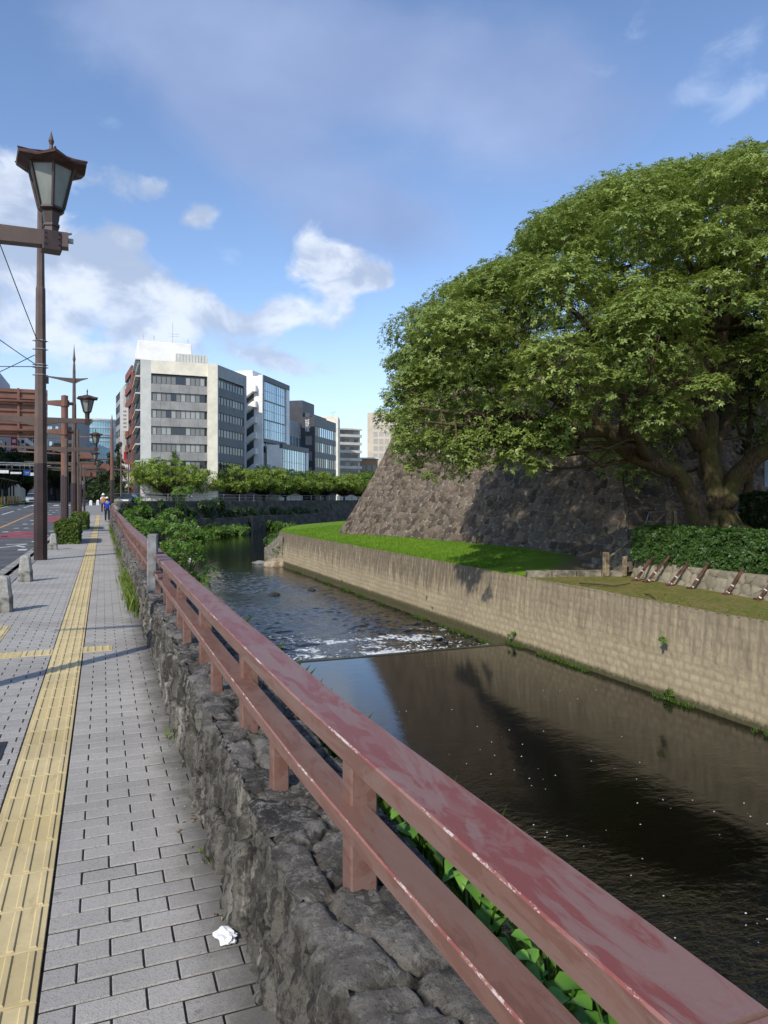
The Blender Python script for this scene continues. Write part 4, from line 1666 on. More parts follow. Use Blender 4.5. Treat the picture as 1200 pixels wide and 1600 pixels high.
    # drooping skirts on the river side, each at its own depth
    low = [(622, 620, 24.5), (610, 655, 24.8), (640, 660, 23.8), (645, 705, 23.5), (676, 640, 23.2), (690, 690, 22.9), (700, 722, 23.2), (735, 650, 22.6), (728, 700, 22.4), (770, 690, 22.0),
           (775, 640, 22), (810, 690, 21.8), (820, 645, 21.6), (850, 700, 21.6), (862, 670, 21.4), (890, 662, 21.3), (640, 600, 24.4), (665, 590, 24), (700, 600, 23.4), (745, 600, 22.8), (655, 560, 24.6),
           (800, 590, 22), (845, 560, 21.6), (690, 545, 24), (740, 545, 23), (790, 540, 22.3), (880, 610, 21.2), (920, 590, 20.8), (960, 560, 20.5), (1010, 560, 20.3), (1050, 590, 20.2), (1080, 560, 20.4),
           (985, 605, 20.2), (1035, 640, 20.1), (1010, 655, 20.3), (1065, 655, 20.4), (930, 640, 20.8), (980, 500, 20.2), (1040, 500, 20.1), (1130, 430, 20.5), (1196, 486, 20.8), (1190, 540, 21), (1160, 560, 21.5),
           (1225, 600, 21), (1260, 520, 21), (1230, 450, 21)]
    for (px, py, d) in low:
        p = P(px, py, d)
        rr = h.uniform(0.62, 0.95)
        puffs.append(((p.x, p.y, p.z), (rr, rr, rr * 0.72), 1.0))
    for k in range(60):              # ragged fringe of small sprigs hanging round the rim
        px = h.uniform(612, 900)
        low_y = np.interp(px, [600, 640, 660, 700, 740, 800, 860, 900], [675, 735, 750, 748, 730, 735, 735, 690])
        py = low_y - h.uniform(0, 75)
        p = P(px, py, h.uniform(21.5, 24.5))
        rr = h.uniform(0.22, 0.42)
        puffs.append(((p.x, p.y, p.z), (rr, rr, rr), 1.1))
    # a dark understorey against the castle wall
    for (px, py, d) in [(990, 690, 28), (960, 720, 28), (1000, 740, 28.5), (940, 690, 27.5), (1030, 690, 29), (1150, 600, 30), (1180, 640, 29.5), (1150, 660, 30.5), (1200, 560, 30), (1210, 690, 29)]:
        p = P(px, py, d)
        puffs.append(((p.x, p.y, p.z), (1.0, 1.0, 0.75), 0.8))
    # twigs from the nearest limb to each puff
    npos = np.array([tuple(q) for q, r in nodes])
    used = {}
    for (c, r, dens) in puffs:
        c = Vector(c)
        dd = np.linalg.norm(npos - np.array(c), axis=1) + np.where(npos[:, 2] > c.z + 0.4, 3.0, 0)
        i = int(np.argmin(dd))
        a, ra = nodes[i]
        if (c - a).length > 4.2:
            continue
        used[i] = used.get(i, 0) + 1
        if used[i] > 4:
            continue
        m1 = a.lerp(c, 0.4) + Vector(h.normal(size=3)) * 0.25 + Vector((0, 0, -0.15))
        m2 = a.lerp(c, 0.75) + Vector(h.normal(size=3)) * 0.18
        r0 = min(ra * 0.6, 0.02 + 0.016 * (c - a).length)
        tr.tube([a, m1, m2, c], [r0, r0 * 0.75, r0 * 0.5, 0.012], 5)
        if c.z > 9:
            continue
        for _ in range(2):
            e = c + Vector(h.normal(size=3)) * r[0] * 0.4
            tr.tube([m2, m2.lerp(e, 0.5) + Vector(h.normal(size=3)) * 0.08, e], [r0 * 0.45, r0 * 0.3, 0.008], 4)
    tr.build('trunk', M_BARK, root, True)
    foliage('crown', puffs, 430, h, M_LEAF_CAMPHOR, root, 0.108, 6, True, 0.22, 0.7, 0.66, 0.48, 1.0)




def tree_mesh(h, height, trunk_h, crown_r, nlump, per, size, leafmat, barkmat, name, root, flat=0.6, leaf_n=5, lumps_r=(0.32, 0.5), trunk_r=0.16, conical=False, spread=1.0, lean=0.0):
    """a smaller tree: tapered trunk with limbs and a crown of leaf clumps, all in the root's own space"""
    tr = MB()
    top = Vector((lean, 0, trunk_h))
    tr.tube([(0, 0, -0.3), (lean * .3, 0, trunk_h * 0.5), top, (lean * 1.3, 0, height * 0.8)], [trunk_r * 1.25, trunk_r, trunk_r * 0.8, trunk_r * 0.2], 8)
    puffs = []
    for k in range(nlump):
        if conical:
            f = (k + h.uniform(0, 1)) / nlump
            z = trunk_h + (height - trunk_h) * f
            rr = crown_r * (1 - f) ** 0.8 + 0.12
            a = h.uniform(0, 6.28)
            q = rr * h.uniform(0.3, 0.8)
            c = (q * math.cos(a), q * math.sin(a), z)
            s = max(0.25, rr * 0.5)
            puffs.append((c, (s, s, s * 0.7), 1.0))
        else:
            a, q = h.uniform(0, 6.28), math.sqrt(h.uniform(0.02, 1))
            zc = (trunk_h + height) / 2
            hz = (height - trunk_h) / 2
            e = math.sqrt(max(0, 1 - q * q * 0.9))
            z = zc + hz * h.uniform(-0.75, 0.95) * e
            c = (lean * 1.2 + crown_r * spread * q * 0.8 * math.cos(a), crown_r * q * 0.8 * math.sin(a), z)
            s = crown_r * h.uniform(*lumps_r)
            puffs.append((c, (s, s, s * flat), 1.0))
        cv = Vector(c)
        st = Vector((lean * min(1, cv.z / trunk_h), 0, min(cv.z * 0.75, trunk_h * h.uniform(0.75, 1.1))))
        mid = st.lerp(cv, 0.55) + Vector(h.normal(size=3)) * crown_r * 0.06
        tr.tube([st, mid, cv], [trunk_r * 0.45, trunk_r * 0.28, trunk_r * 0.08], 5)
    tr.build('trunk', barkmat, root)
    foliage('crown', puffs, per, h, leafmat, root, size, leaf_n, False, 0.2, 0.4, 0.5)


def build_cherries():
    """row of broad low trees on the far embankment: two builds, each copied"""
    h = np.random.default_rng(31)
    protos = []
    for k in range(3):
        r = thing('cherry_tree', 'x', 'tree', (0, 0, 0), 'broad low trees along the far embankment')
        tree_mesh(h, 5.2, 0.9, 4.6, 80, 34, 0.36, M_LEAF_CHERRY, M_BARK_DARK, 'cherry', r, 0.34, 5, (0.17, 0.28), 0.2, spread=1.15)
        protos.append(r)
    spots = [(262, 113, 1.0, 'light green spreading tree, first in the embankment row beside the brick corner building'),
             (318, 121, 0.78, 'smaller light green tree in front of the cream pillar at the corner block'),
             (372, 124, 0.98, 'light green tree in front of the dark windowed side of the corner block'),
             (412, 133, 0.98, 'light green tree in front of the zigzag outdoor stairs'),
             (446, 141, 0.92, 'light green tree below the low projecting glass box'),
             (478, 149, 0.95, 'green tree between the glass box and the charcoal building'),
             (508, 159, 0.92, 'green tree in front of the charcoal building with white lettering'),
             (538, 168, 0.95, 'darker green tree below the beige balcony apartments'),
             (560, 182, 1.0, 'last green tree of the embankment row, nearest the castle wall')]
    for i, (px, d, s, lab) in enumerate(spots):
        o = protos[i % 3] if i < 3 else copy_tree(protos[i % 3])
        x, y = XY(px, d)
        o.location = (x, y, gz(y))
        o.rotation_euler = (0, 0, 1.3 * i)
        o.scale = (s * 1.3, s * 1.3, s * 1.36)
        o['label'] = lab
    r = thing('conifer_tree', 'small pointed dark green conifer sticking up above the embankment trees', 'tree', (*XY(271, 117), 1.0))
    tree_mesh(h, 8.6, 1.0, 1.7, 26, 40, 0.34, M_LEAF_SHRUB, M_BARK_DARK, 'conifer', r, conical=True, trunk_r=0.14)
    r = thing('round_tree', 'round green tree beside the castle wall edge, below the tall beige tower', 'tree', (*XY(577, 175), 0.0))
    tree_mesh(h, 9.0, 2.0, 4.6, 42, 26, 0.45, M_LEAF_SHRUB, M_BARK_DARK, 'round', r, 0.7, 5, (0.25, 0.4), 0.25)


def build_street_trees():
    h = np.random.default_rng(41)
    lst = [('roadside_tree', 8, 128, 9.5, 5.0, 'dark leafy tree behind the long tram shelter, at the white building with red sign', M_LEAF_DARK),
           ('roadside_tree', 42, 138, 10.0, 5.5, 'dark leafy tree behind the lamp post with wires, below the pale striped building', M_LEAF_DARK),
           ('roadside_tree', 88, 185, 14.5, 7.0, 'broad dark tree below the navy office block', M_LEAF_DARK),
           ('roadside_tree', 112, 200, 14.0, 6.0, 'dark tree between the navy block and the round glass tower', M_LEAF_DARK),
           ('roadside_tree', -40, 120, 10.0, 5.5, 'dark leafy tree at the near end of the tram shelter', M_LEAF_DARK)]
    for (nm, px, d, hh, cr, lab, mt) in lst:
        x, y = XY(px, d)
        r = thing(nm, lab, 'tree', (x, y, gz(y)), 'dark trees along the street')
        tree_mesh(h, hh, hh * 0.25, cr, 44, 22, 0.5, mt, M_BARK_DARK, nm, r, 0.7, 5, (0.25, 0.42), 0.25)
    lst = [(158, 120, 6.8, 2.6, 'dark bushy conifer below the round glass tower'), (172, 126, 8.6, 2.4, 'dark conifer behind the pole with the round sign'),
           (184, 118, 9.6, 2.0, 'tallest dark pointed conifer beside the brick red building'), (146, 132, 7.4, 2.6, 'dark conifer behind the stacked sign backs')]
    for (px, d, hh, cr, lab) in lst:
        x, y = XY(px, d)
        r = thing('street_conifer', lab, 'tree', (x, y, gz(y)), 'dark conifers where the street bends')
        tree_mesh(h, hh, 0.9, cr, 40, 40, 0.38, M_LEAF_DARK, M_BARK_DARK, 'conifer', r, conical=True, trunk_r=0.16)


def box_hedge(name, label, x0, x1, y0, y1, z0, z1, n, size, mat, h, group=None, core=True, rough=0.06):
    root = thing(name, label, 'hedge', ((x0 + x1) / 2, (y0 + y1) / 2, z0), group)
    cx, cy = (x0 + x1) / 2, (y0 + y1) / 2
    hx, hy = (x1 - x0) / 2, (y1 - y0) / 2
    areas = np.array([hx * hy * 4, hx * (z1 - z0) * 2, hx * (z1 - z0) * 2, hy * (z1 - z0) * 2, hy * (z1 - z0) * 2])
    f = h.choice(5, n, p=areas / areas.sum())
    u, v = h.uniform(-1, 1, n), h.uniform(-1, 1, n)
    X = np.where(f == 3, -hx, np.where(f == 4, hx, u * hx))
    Y = np.where(f == 1, -hy, np.where(f == 2, hy, np.where(f == 0, v * hy, u * hy)))
    Z = np.where(f == 0, z1 - z0, (v * 0.5 + 0.5) * (z1 - z0))
    nr = np.stack([np.where(f == 3, -1, np.where(f == 4, 1, 0)), np.where(f == 1, -1, np.where(f == 2, 1, 0)), np.where(f == 0, 1, 0)], -1).astype(float)
    p = np.stack([X, Y, Z], -1)
    b = (fbm(X * 2.2 + Y * 1.1 + cx, Y * 2.2 + Z * 2.2, 5, 3) - 0.5) * 2 * rough
    p += nr * (b - 0.6 * rough * h.uniform(0, 1, n) ** 2 * 2)[:, None]
    # round the upper edges
    ex = np.maximum(np.abs(p[:, 0]) - (hx - 0.14), 0) + np.maximum(np.abs(p[:, 1]) - (hy - 0.14), 0)
    p[:, 2] -= np.clip(ex, 0, 0.2) * 0.45 * (p[:, 2] > (z1 - z0) * 0.8)
    ax = nr * 0.9 + h.normal(size=p.shape) * 0.5 + np.array([0, 0, 0.5])
    V, F, T = sprays(p, ax, h, 5, size, 0.55, 0.15, np.clip(0.5 + b * 4, 0, 1))
    mesh_np('leaves', V, F, mat, root, False, attrs=[('tone', 'FACE', T)])
    m = MB()
    q = rough + 0.05
    m.box(-hx + q, hx - q, -hy + q, hy - q, 0.0, z1 - z0 - q)
    m.build('dark_core', M_BARK_DARK, root)  # solid dark box added inside to block the view through the leaves
    return root


def build_hedges():
    h = np.random.default_rng(51)
    box_hedge('box_hedge', 'clipped box hedge on the pavement beside the granite bollard', -1.60, -0.86, 28.4, 31.6, 0.0, 0.86, 5200, 0.075, M_LEAF_BOX, h, 'clipped hedges along the kerb')
    box_hedge('box_hedge', 'smaller clipped hedge further along the pavement behind the spire pole', -1.55, -0.80, 41.5, 45.5, 0.0, 0.9, 3200, 0.10, M_LEAF_BOX, h, 'clipped hedges along the kerb')
    # long clipped hedge in front of the camphor tree
    box_hedge('long_hedge', 'long dense dark green hedge on the low stone wall in front of the camphor trunk', 16.72, 18.2, 2.0, 19.35, -0.40, 0.72, 26000, 0.085, M_LEAF_HEDGE, h, rough=0.10)
    box_hedge('back_hedge', 'dark hedge behind the slender second tree', 23.5, 25.0, 8.0, 21.0, 0.5, 1.9, 6000, 0.13, M_LEAF_DARK, h, rough=0.12)


def bush(name, label, loc, r, rz, n, size, mat, h, group=None, cat='bush', nl=6, stems=True):
    root = thing(name, label, cat, loc, group)
    puffs = []
    for k in range(max(4, int(9 * r))):
        a, q = h.uniform(0, 6.28), math.sqrt(h.uniform(0, 1))
        s = r * h.uniform(0.28, 0.5)
        puffs.append(((r * 0.75 * q * math.cos(a), r * 0.75 * q * math.sin(a), rz * h.uniform(0.25, 0.85)), (s, s, s * 0.8), 1))
    foliage('leaves', puffs, n, h, mat, root, size, nl, False, 0.2, 0.4, 0.4, 0.5)
    if stems:
        m = MB()
        for (c, s, _) in puffs:
            m.tube([(c[0] * 0.2, c[1] * 0.2, -0.3), (c[0] * .6, c[1] * .6, c[2] * 0.5), c], [0.025, 0.018, 0.006], 5)
        m.build('stems', M_BARK_DARK, root)
    return root


def build_river_plants():
    h = np.random.default_rng(61)
    # shrubs on our bank beyond the grey slab
    spots = [(250, 26, 838, 0.85, 1.3, 'tall green shrub at the river bank just past the grey slab'), (285, 30, 830, 0.85, 1.1, 'big leafy green shrub standing nearest the water bend'),
             (268, 21, 868, 0.85, 1.2, 'leafy bank shrub right beside the grey slab'), (290, 25, 868, 0.9, 1.1, 'leafy bank shrub leaning over the glinting water'),
             (308, 22, 902, 0.7, 0.8, 'low leafy bank shrub lower down by the railing'), (238, 36, 822, 1.5, 1.5, 'green shrub up against the dark river wall')]
    for (px, d, py, r, rz, lab) in spots:
        p = P(px, py, d)
        bush('bank_shrub', lab, (p.x, p.y, p.z - rz * 0.5), r, rz, 95, 0.15, M_LEAF_SHRUB, h, 'shrubs on the near river bank')
    # grass over the bank
    n = 16000
    y = h.uniform(2, 60, n) ** 1.0
    t = h.beta(1.3, 1.2, n)
    prof_x = np.array([1.25, 1.55, 2.1, 2.8, 3.5, 4.0])
    prof_z = np.array([0.06, -0.25, -1.1, -2.1, -3.1, -3.6])
    s = t * 5
    x = np.interp(s, np.arange(6), prof_x)
    z = np.interp(s, np.arange(6), prof_z)
    wide = np.interp(y, [0, 20, 24, 34, 50, 64, 90], [-0.35, -0.2, 0.5, 1.4, 1.2, 0.3, 0.0])
    nn = fbm(y * 0.4, y * 0 + 1.0, 6) - 0.5
    x = x + (wide + nn * 0.8) * np.clip(s - 2, 0, 3) / 5
    p = np.stack([x, y, z], -1)
    grass_blades('bank_grass', p, 0.10, 0.34, M_GRASS, 'long green grass growing all over the near river bank', 3, 0.012, 0.8)
    # low greenery along the foot of the far wall
    for i, (px, d, py, r, lab) in enumerate([(300, 92, 826, 2.6, 'low green growth at the water edge, left end of the dark far wall'), (335, 100, 825, 2.6, 'low green growth at the water edge under the light green tree'),
                                             (370, 106, 824, 2.2, 'last low green growth left of the pillar in the dark far wall'), (425, 125, 820, 2.2, 'small green tuft at the foot of the dark wall near the lawn'), (455, 120, 819, 1.6, 'green tuft at the tip of the lawn in the river bend')]):
        p = P(px, py, d)
        bush('waterside_weed', lab, (p.x, p.y, ZW2), r, 1.1, 22, 0.38, M_LEAF_SHRUB, h, 'green growth along the far water edge', 'weeds', 5, False)
    # overgrown tip of the retaining wall
    for (px, py, d, r, rz, lab) in [(446, 862, 57, 1.0, 1.3, 'green weed clump beside the tan boulder at the wall end'), (432, 845, 62, 1.3, 1.0, 'green weeds hanging on the concrete slope at the river bend'),
                                    (447, 835, 61, 1.2, 0.7, 'yellowish weeds on the corner of the lawn')]:
        p = P(px, py, d)
        bush('corner_weed', lab, (p.x, p.y, p.z - rz * 0.6), r, rz, 60, 0.2, M_LEAF_SHRUB, h, None, 'weeds', 5, False)
    for (px, py, d, r, lab) in [(662, 945, 30.5, 0.30, 'small dark weed growing out of the retaining wall face'), (643, 935, 31, 0.16, 'tiny weed on the retaining wall, left of the larger one'),
                                (795, 990, 24.4, 0.25, 'weed at the foot of the retaining wall beside the weir'), (1035, 997, 17.9, 0.12, 'tiny green sprig on the wall below the mossy terrace'),
                                (1040, 1078, 17.7, 0.2, 'small weed at the foot of the wall by the calm pool'), (535, 905, 42, 0.3, 'low weed at the water line of the retaining wall')]:
        p = P(px, py, d)
        bush('wall_weed', lab, (13.3 if py < 960 else 13.1, p.y, p.z - r), r * .65, r * 1.2, 260, 0.075, M_LEAF_SHRUB, h, None, 'weed', 5, False)
    # moss line at the foot of the retaining wall
    y = h.uniform(4, 52, 9000)
    p = np.stack([13.05 + h.normal(0, 0.05, 9000), y, ZW1 + h.uniform(-0.05, 0.06, 9000) - np.where(y > WEIR_Y, .27, 0)], -1)
    p = p[fbm(p[:, 1] * 0.8, p[:, 1] * 0, 4) > 0.47]
    grass_blades('waterline_moss', p, 0.03, 0.12, M_GRASS, 'mossy green fringe along the water line of the retaining wall', 4, 0.012, 0.6)
    # grass in the crack between pavement and parapet
    y = np.concatenate([h.uniform(10.5, 15.5, 1800), h.uniform(15, 45, 1500), h.normal(5.1, 0.12, 40), h.normal(3.35, .06, 30)])
    k = len(y)
    p = np.stack([0.47 + 0.06 * h.normal(size=k) * np.where(y > 10, 1, 0.4), y, np.zeros(k)], -1)
    p[:, 2] = np.interp(p[:, 1], [50, 100], [0, 1.05])
    keep = (fbm(y * 0.9, y * 0, 12) > 0.45) | (y < 8) | ((y > 11) & (y < 14.6))
    p = p[keep]
    grass_blades('pavement_grass', p[p[:, 1] > 8], 0.06, 0.26, M_GRASS_YELLOW, 'grass tufts growing along the foot of the parapet', 6, 0.006, 0.5)
    grass_blades('crack_weed', p[p[:, 1] < 8], 0.02, 0.06, M_GRASS_YELLOW, 'tiny yellow-green weeds in the crack at the parapet foot', 16, 0.003, 0.9)
    # vines and scrub on the far wall
    V, F, T = [], [], []
    off = 0
    for k in range(70):
        t = h.uniform(0, 1) ** 1.5 * 0.9
        y = 92 + 60 * t
        x = bank_x(y)
        c = (x + 0.5 + h.uniform(-.3, .5), y - 0.6, h.uniform(-1.0, 1.0) if t < 0.35 else h.uniform(-1.2, -0.2))
        s = h.uniform(0.5, 1.2) * (1.0 if t < 0.35 else 0.6)
        pp, d = puff_points(c, (s, s * .5, s), int(60 * s), h)
        v, f, tt = sprays(pp, d + np.array([0.4, -0.6, 0.3]), h, 5, 0.4, 0.6, 0.3)
        V.append(v)
        F.append(f + off)
        T.append(tt)
        off += len(v)
    o = mesh_np('vines', np.concatenate(V), np.concatenate(F), M_LEAF_DARK, attrs=[('tone', 'FACE', np.concatenate(T))])
    tag(o, 'dark green creepers hanging over the far river wall', 'vines', kind='stuff')
    for (px, py, d, r, rz, lab) in [(225, 792, 84, 1.4, 2.6, 'bright yellow-green bush at the far end of the railing'), (200, 803, 60, 0.7, 1.0, 'leafy bush over the railing, past the walkers'),
                                    (210, 815, 50, 0.8, 1.0, 'leafy bush behind the railing, nearer than the yellow-green one'), (285, 768, 106, 1.7, 1.8, 'rounded dark bush on the embankment under the first light green tree'),
                                    (186, 774, 100, 1.2, 1.4, 'dark rounded bush beside the pale ground floor of the corner block')]:
        p = P(px, py, d)
        bush('street_end_bush', lab, (p.x, p.y, p.z - rz * 0.5), r, rz, 60, 0.26, M_LEAF_SHRUB if 'green' in lab or 'leafy' in lab else M_LEAF_DARK, h, None, 'bush', 5)


M_GRASS_YELLOW = leaf_mat('yellow_grass', (0.08, 0.13, 0.02), (0.19, 0.25, 0.05), 0.3, 0.5)  # yellow-green blades for the parapet foot


def broad_leaf(V, F, T, base, d, up, L_, W_, h, tone):
    """one heart-shaped leaf, folded along its midrib and curled down at the tip"""
    d = Vector(d).normalized()
    side = d.cross(Vector(up)).normalized()
    nrm = side.cross(d).normalized()
    b0 = len(V)
    prof = [(0.0, 0.0, 0), (0.10, 0.32, 0.05), (0.30, 0.50, 0.08), (0.55, 0.42, 0.03), (0.80, 0.20, -0.12), (1.0, 0.0, -0.30)]
    for (t, w, c) in prof:
        q = Vector(base) + d * (L_ * t) + nrm * (L_ * c)
        V.append(tuple(q))
        V.append(tuple(q + side * (W_ * w) + nrm * (W_ * w * 0.35)))
        V.append(tuple(q - side * (W_ * w) + nrm * (W_ * w * 0.35)))
    for i in range(len(prof) - 1):
        a, b = b0 + 3 * i, b0 + 3 * (i + 1)
        F.append((a, a + 1, b + 1, b))
        F.append((a, b, b + 2, a + 2))
        T += [tone, tone]


def build_near_plants():
    h = np.random.default_rng(71)
    groups = [((1.13, 1.25), 'broad-leaved green plant behind the parapet at the picture bottom edge', 34, 0.26, 0.24), ((1.17, 1.62), 'broad-leaved plant between the rails above the bottom edge', 30, 0.25, 0.2),
              ((1.20, 2.1), 'broad-leaved plant beyond the parapet, seen under the top rail near the big post', 24, 0.24, 0.2), ((1.15, 0.85), 'broad-leaved green plant hidden behind the nearest rail end', 24, 0.24, 0.25),
              ((1.34, 1.52), 'leafy plant whose bright tip rises above the top rail', 6, 0.33, 0.10), ((1.24, 2.7), 'small broad-leaved plant in the grass behind the parapet', 10, 0.24, 0.2)]
    for (loc, lab, n, hh, sp) in groups:
        root = thing('wild_plant', lab, 'plant', (loc[0], loc[1], 0.21))
        V, F, T = [], [], []
        st = MB()
        for k in range(max(3, n // 5)):
            a = h.uniform(0, 6.28)
            tip = Vector((sp * math.cos(a) * h.uniform(.3, 1), sp * math.sin(a) * h.uniform(.3, 1), hh * h.uniform(0.65, 1.05)))
            foot = Vector((tip.x * 0.2, tip.y * 0.2, -0.1))
            mid = foot.lerp(tip, 0.5) + Vector((0, 0, 0.05))
            st.tube([foot, mid, tip], [0.006, 0.005, 0.003], 6)
            for q in range(7):
                f = 0.35 + 0.65 * q / 6
                bp = foot.lerp(mid, f * 2) if f < 0.5 else mid.lerp(tip, f * 2 - 1)
                b = h.uniform(0, 6.28)
                L_ = h.uniform(0.07, 0.125) * (1.1 - 0.45 * (q / 6))
                el = h.uniform(-0.35, 0.35)
                d = Vector((math.cos(b), math.sin(b), el))
                broad_leaf(V, F, T, bp + d * 0.02, d, (0, 0, 1), L_, L_ * 0.78, h, float(np.clip(h.normal(0.35 + 0.5 * f * (q > 4), 0.2), 0, 1)))
        mesh_np('leaves', V, F, M_LEAF_NEAR, root, smooth=True, attrs=[('tone', 'FACE', T)])
        st.build('stems', M_LEAF_SHRUB, root)
    # fine grass between those plants and the stones
    n = 5200
    y = h.uniform(1.2, 9, n)
    p = np.stack([h.uniform(1.05, 1.5, n), y, 0.08 - h.uniform(0, 0.2, n)], -1)
    p = p[fbm(p[:, 1] * 2.2, p[:, 0] * 2, 14) > 0.4]
    grass_blades('ledge_grass', p, 0.06, 0.26, M_GRASS, 'fine grass on the ledge behind the parapet', 13, 0.0035, 0.9)
    # leaf litter along the foot of the parapet
    V, F, T = [], [], []
    for k in range(70):
        y = 1.4 + h.uniform(0, 1) ** 1.6 * 6
        x = 0.44 - abs(h.normal(0, 0.07))
        a = h.uniform(0, 6.28)
        s = h.uniform(0.006, 0.017)
        ca, sa = math.cos(a) * s, math.sin(a) * s
        b0 = len(V)
        V += [(x - ca, y - sa, 0.004), (x + sa * .4, y - ca * .4, 0.009), (x + ca, y + sa, 0.005), (x - sa * .4, y + ca * .4, 0.008)]
        F.append((b0, b0 + 1, b0 + 2, b0 + 3))
    o = mesh_np('leaf_litter', V, F, plain('dry_leaf', (0.33, 0.23, 0.12), 0.9, 0.1, var=0.4, scale=30))
    tag(o, 'dry leaf crumbs on the bricks at the foot of the parapet', 'litter', kind='stuff')


def build_second_tree():
    h = np.random.default_rng(81)
    p = P(1166, 822, 29)
    root = thing('slender_tree', 'slender dark tree with thin mossy trunk right of the camphor tree', 'tree', p)
    tr = MB()
    pts = [(1166, 830, 29, .26), (1165, 790, 29, .2), (1172, 745, 29, .17), (1168, 700, 29.2, .14), (1175, 640, 29.3, .10), (1168, 560, 29.5, .05)]
    tr.tube([P(*q[:3]) for q in pts], [q[3] for q in pts], 9)
    for br in ([(1171, 745, 29, .1), (1192, 700, 28.6, .07), (1205, 640, 28.4, .03)], [(1169, 705, 29.2, .09), (1150, 660, 28.8, .06), (1138, 600, 28.6, .03)], [(1173, 660, 29.3, .07), (1186, 610, 29.6, .05), (1190, 550, 29.6, .02)]):
        tr.tube([P(*q[:3]) for q in br], [q[3] for q in br], 6)
    tr.build('trunk', M_BARK, root, True)
    puffs = []
    for k in range(26):
        q = P(h.uniform(1125, 1260), h.uniform(530, 690), h.uniform(28, 31))
        r = h.uniform(0.6, 1.0)
        puffs.append(((q.x, q.y, q.z), (r, r, r * .7), 0.8))
    foliage('crown', puffs, 80, h, M_LEAF_DARK, root, 0.2, 5, True)


build_camphor()
build_second_tree()
build_cherries()
build_street_trees()
build_hedges()
build_river_plants()
build_near_plants()

# ------------------------------------------------------------------ lamp posts, signs, bollards
M_POLE_UP = plain('pole_brown', (0.115, 0.078, 0.062), 0.45, 0.4, var=0.15, scale=2)
M_POLE_LOW = plain('pole_dark_brown', (0.040, 0.022, 0.020), 0.4, 0.45, var=0.2, scale=2)
M_LANTERN = plain('lantern_brown', (0.055, 0.035, 0.030), 0.45, 0.4, var=0.2, scale=8)
M_ROOF_BROWN = plain('lantern_roof', (0.085, 0.045, 0.036), 0.5, 0.4, var=0.2, scale=8)
M_SIGN_BACK = plain('sign_back_brown', (0.185, 0.088, 0.060), 0.5, 0.35, var=0.12, scale=1.5)
M_STEEL = plain('galvanised_steel', (0.32, 0.32, 0.32), 0.45, 0.5, 0.6, var=0.15, scale=8)
M_BLACK = plain('black_paint', (0.012, 0.012, 0.013), 0.5, 0.4)
M_WIRE = plain('wire_black', (0.03, 0.03, 0.032), 0.6, 0.3)
M_WIRE_GREY = plain('wire_grey', (0.25, 0.25, 0.25), 0.6, 0.3)
_lg = MT('frosted_glass', 0.35, 0.5)
_lg.color(_lg.mix(_lg.step(_lg.noise(6, 5, 0.6, (1, 1, 0.4)), 0.35, 0.65), (0.17, 0.19, 0.17), (0.25, 0.27, 0.25)))
M_LAMP_GLASS = _lg.mat
M_RUST = plain('rusty_steel', (0.115, 0.055, 0.038), 0.75, 0.3, var=0.4, scale=8, bump=0.3)
M_WHITE = plain('white_paint', (0.72, 0.71, 0.69), 0.6, 0.3, var=0.12, scale=6)
M_WOOD = plain('weathered_wood', (0.26, 0.20, 0.13), 0.85, 0.2, var=0.35, scale=9, bump=0.4)
M_OLDSTONE = plain('old_stone', (0.22, 0.195, 0.15), 0.9, 0.15, var=0.4, scale=4, bump=0.6, bscale=18)


def hexring(r, z, n=6, rot=math.pi / 6):
    return [(r * math.cos(rot + 2 * math.pi * k / n), r * math.sin(rot + 2 * math.pi * k / n), z) for k in range(n)]


def build_lantern(root, at, turn=0.0):
    """hexagonal street lantern; its parts are sub-parts of one part"""
    xf = Matrix.Translation(at) @ Matrix.Rotation(turn, 4, 'Z')
    m = MB(xf)
    m.box(-.075, .075, -.075, .075, -.10, .06, 0, 0.012)                       # clamp on the beam
    m.loft([hexring(.060, .06), hexring(.060, .10), hexring(.070, .105), hexring(.070, .125), hexring(.060, .13), hexring(.074, .215), hexring(.078, .225), hexring(.088, .23), hexring(.108, .245), hexring(.108, .262)])
    # corner bars
    for k in range(6):
        a = math.pi / 6 + k * math.pi / 3
        c, s = math.cos(a), math.sin(a)
        m.tube([(.104 * c, .104 * s, .255), (.188 * c, .188 * s, .595)], .0125, 4, 0, False)
    m.loft([hexring(.186, .575), hexring(.198, .60), hexring(.198, .615)])
    for sx in (-1, 1):
        for z in (-.06, -.01, .03):
            m.lathe([(0.008, 0), (0.008, 0.006)], 6, (sx * .05, -.078, z))
    lan = m.build('lantern', M_LANTERN, root)
    g = MB(xf)
    g.loft([hexring(.094, .262), hexring(.176, .576)])
    g.build('lantern_glass', M_LAMP_GLASS, lan)
    r = MB(xf)
    # six-sided roof with upswept corners
    def rr(rad, z, lift=0.0):
        out = []
        for k in range(12):
            a = math.pi / 6 + k * math.pi / 6
            cor = (k % 2 == 0)
            q = rad if cor else rad * 0.885
            out.append((q * math.cos(a), q * math.sin(a), z + (lift if cor else 0)))
        return out
    r.loft([rr(.20, .585), rr(.292, .592, .030), rr(.298, .606, .040), rr(.19, .655, .014), rr(.11, .688, .006), rr(.055, .715, 0), rr(.028, .735, 0)], 0)
    for k in range(6):
        a = math.pi / 6 + k * math.pi / 3
        c, s = math.cos(a), math.sin(a)
        r.tube([(.30 * c, .30 * s, .650), (.19 * c, .19 * s, .672), (.06 * c, .06 * s, .716)], .009, 4, 0, False)
    r.build('lantern_roof', M_ROOF_BROWN, lan)
    f = MB(xf)
    f.lathe([(.026, .728), (.018, .75), (.013, .79), (.020, .815), (.023, .825), (.016, .845), (.002, .905)], 8, (0, 0, 0))
    f.build('finial', M_ROOF_BROWN, lan)
    return lan


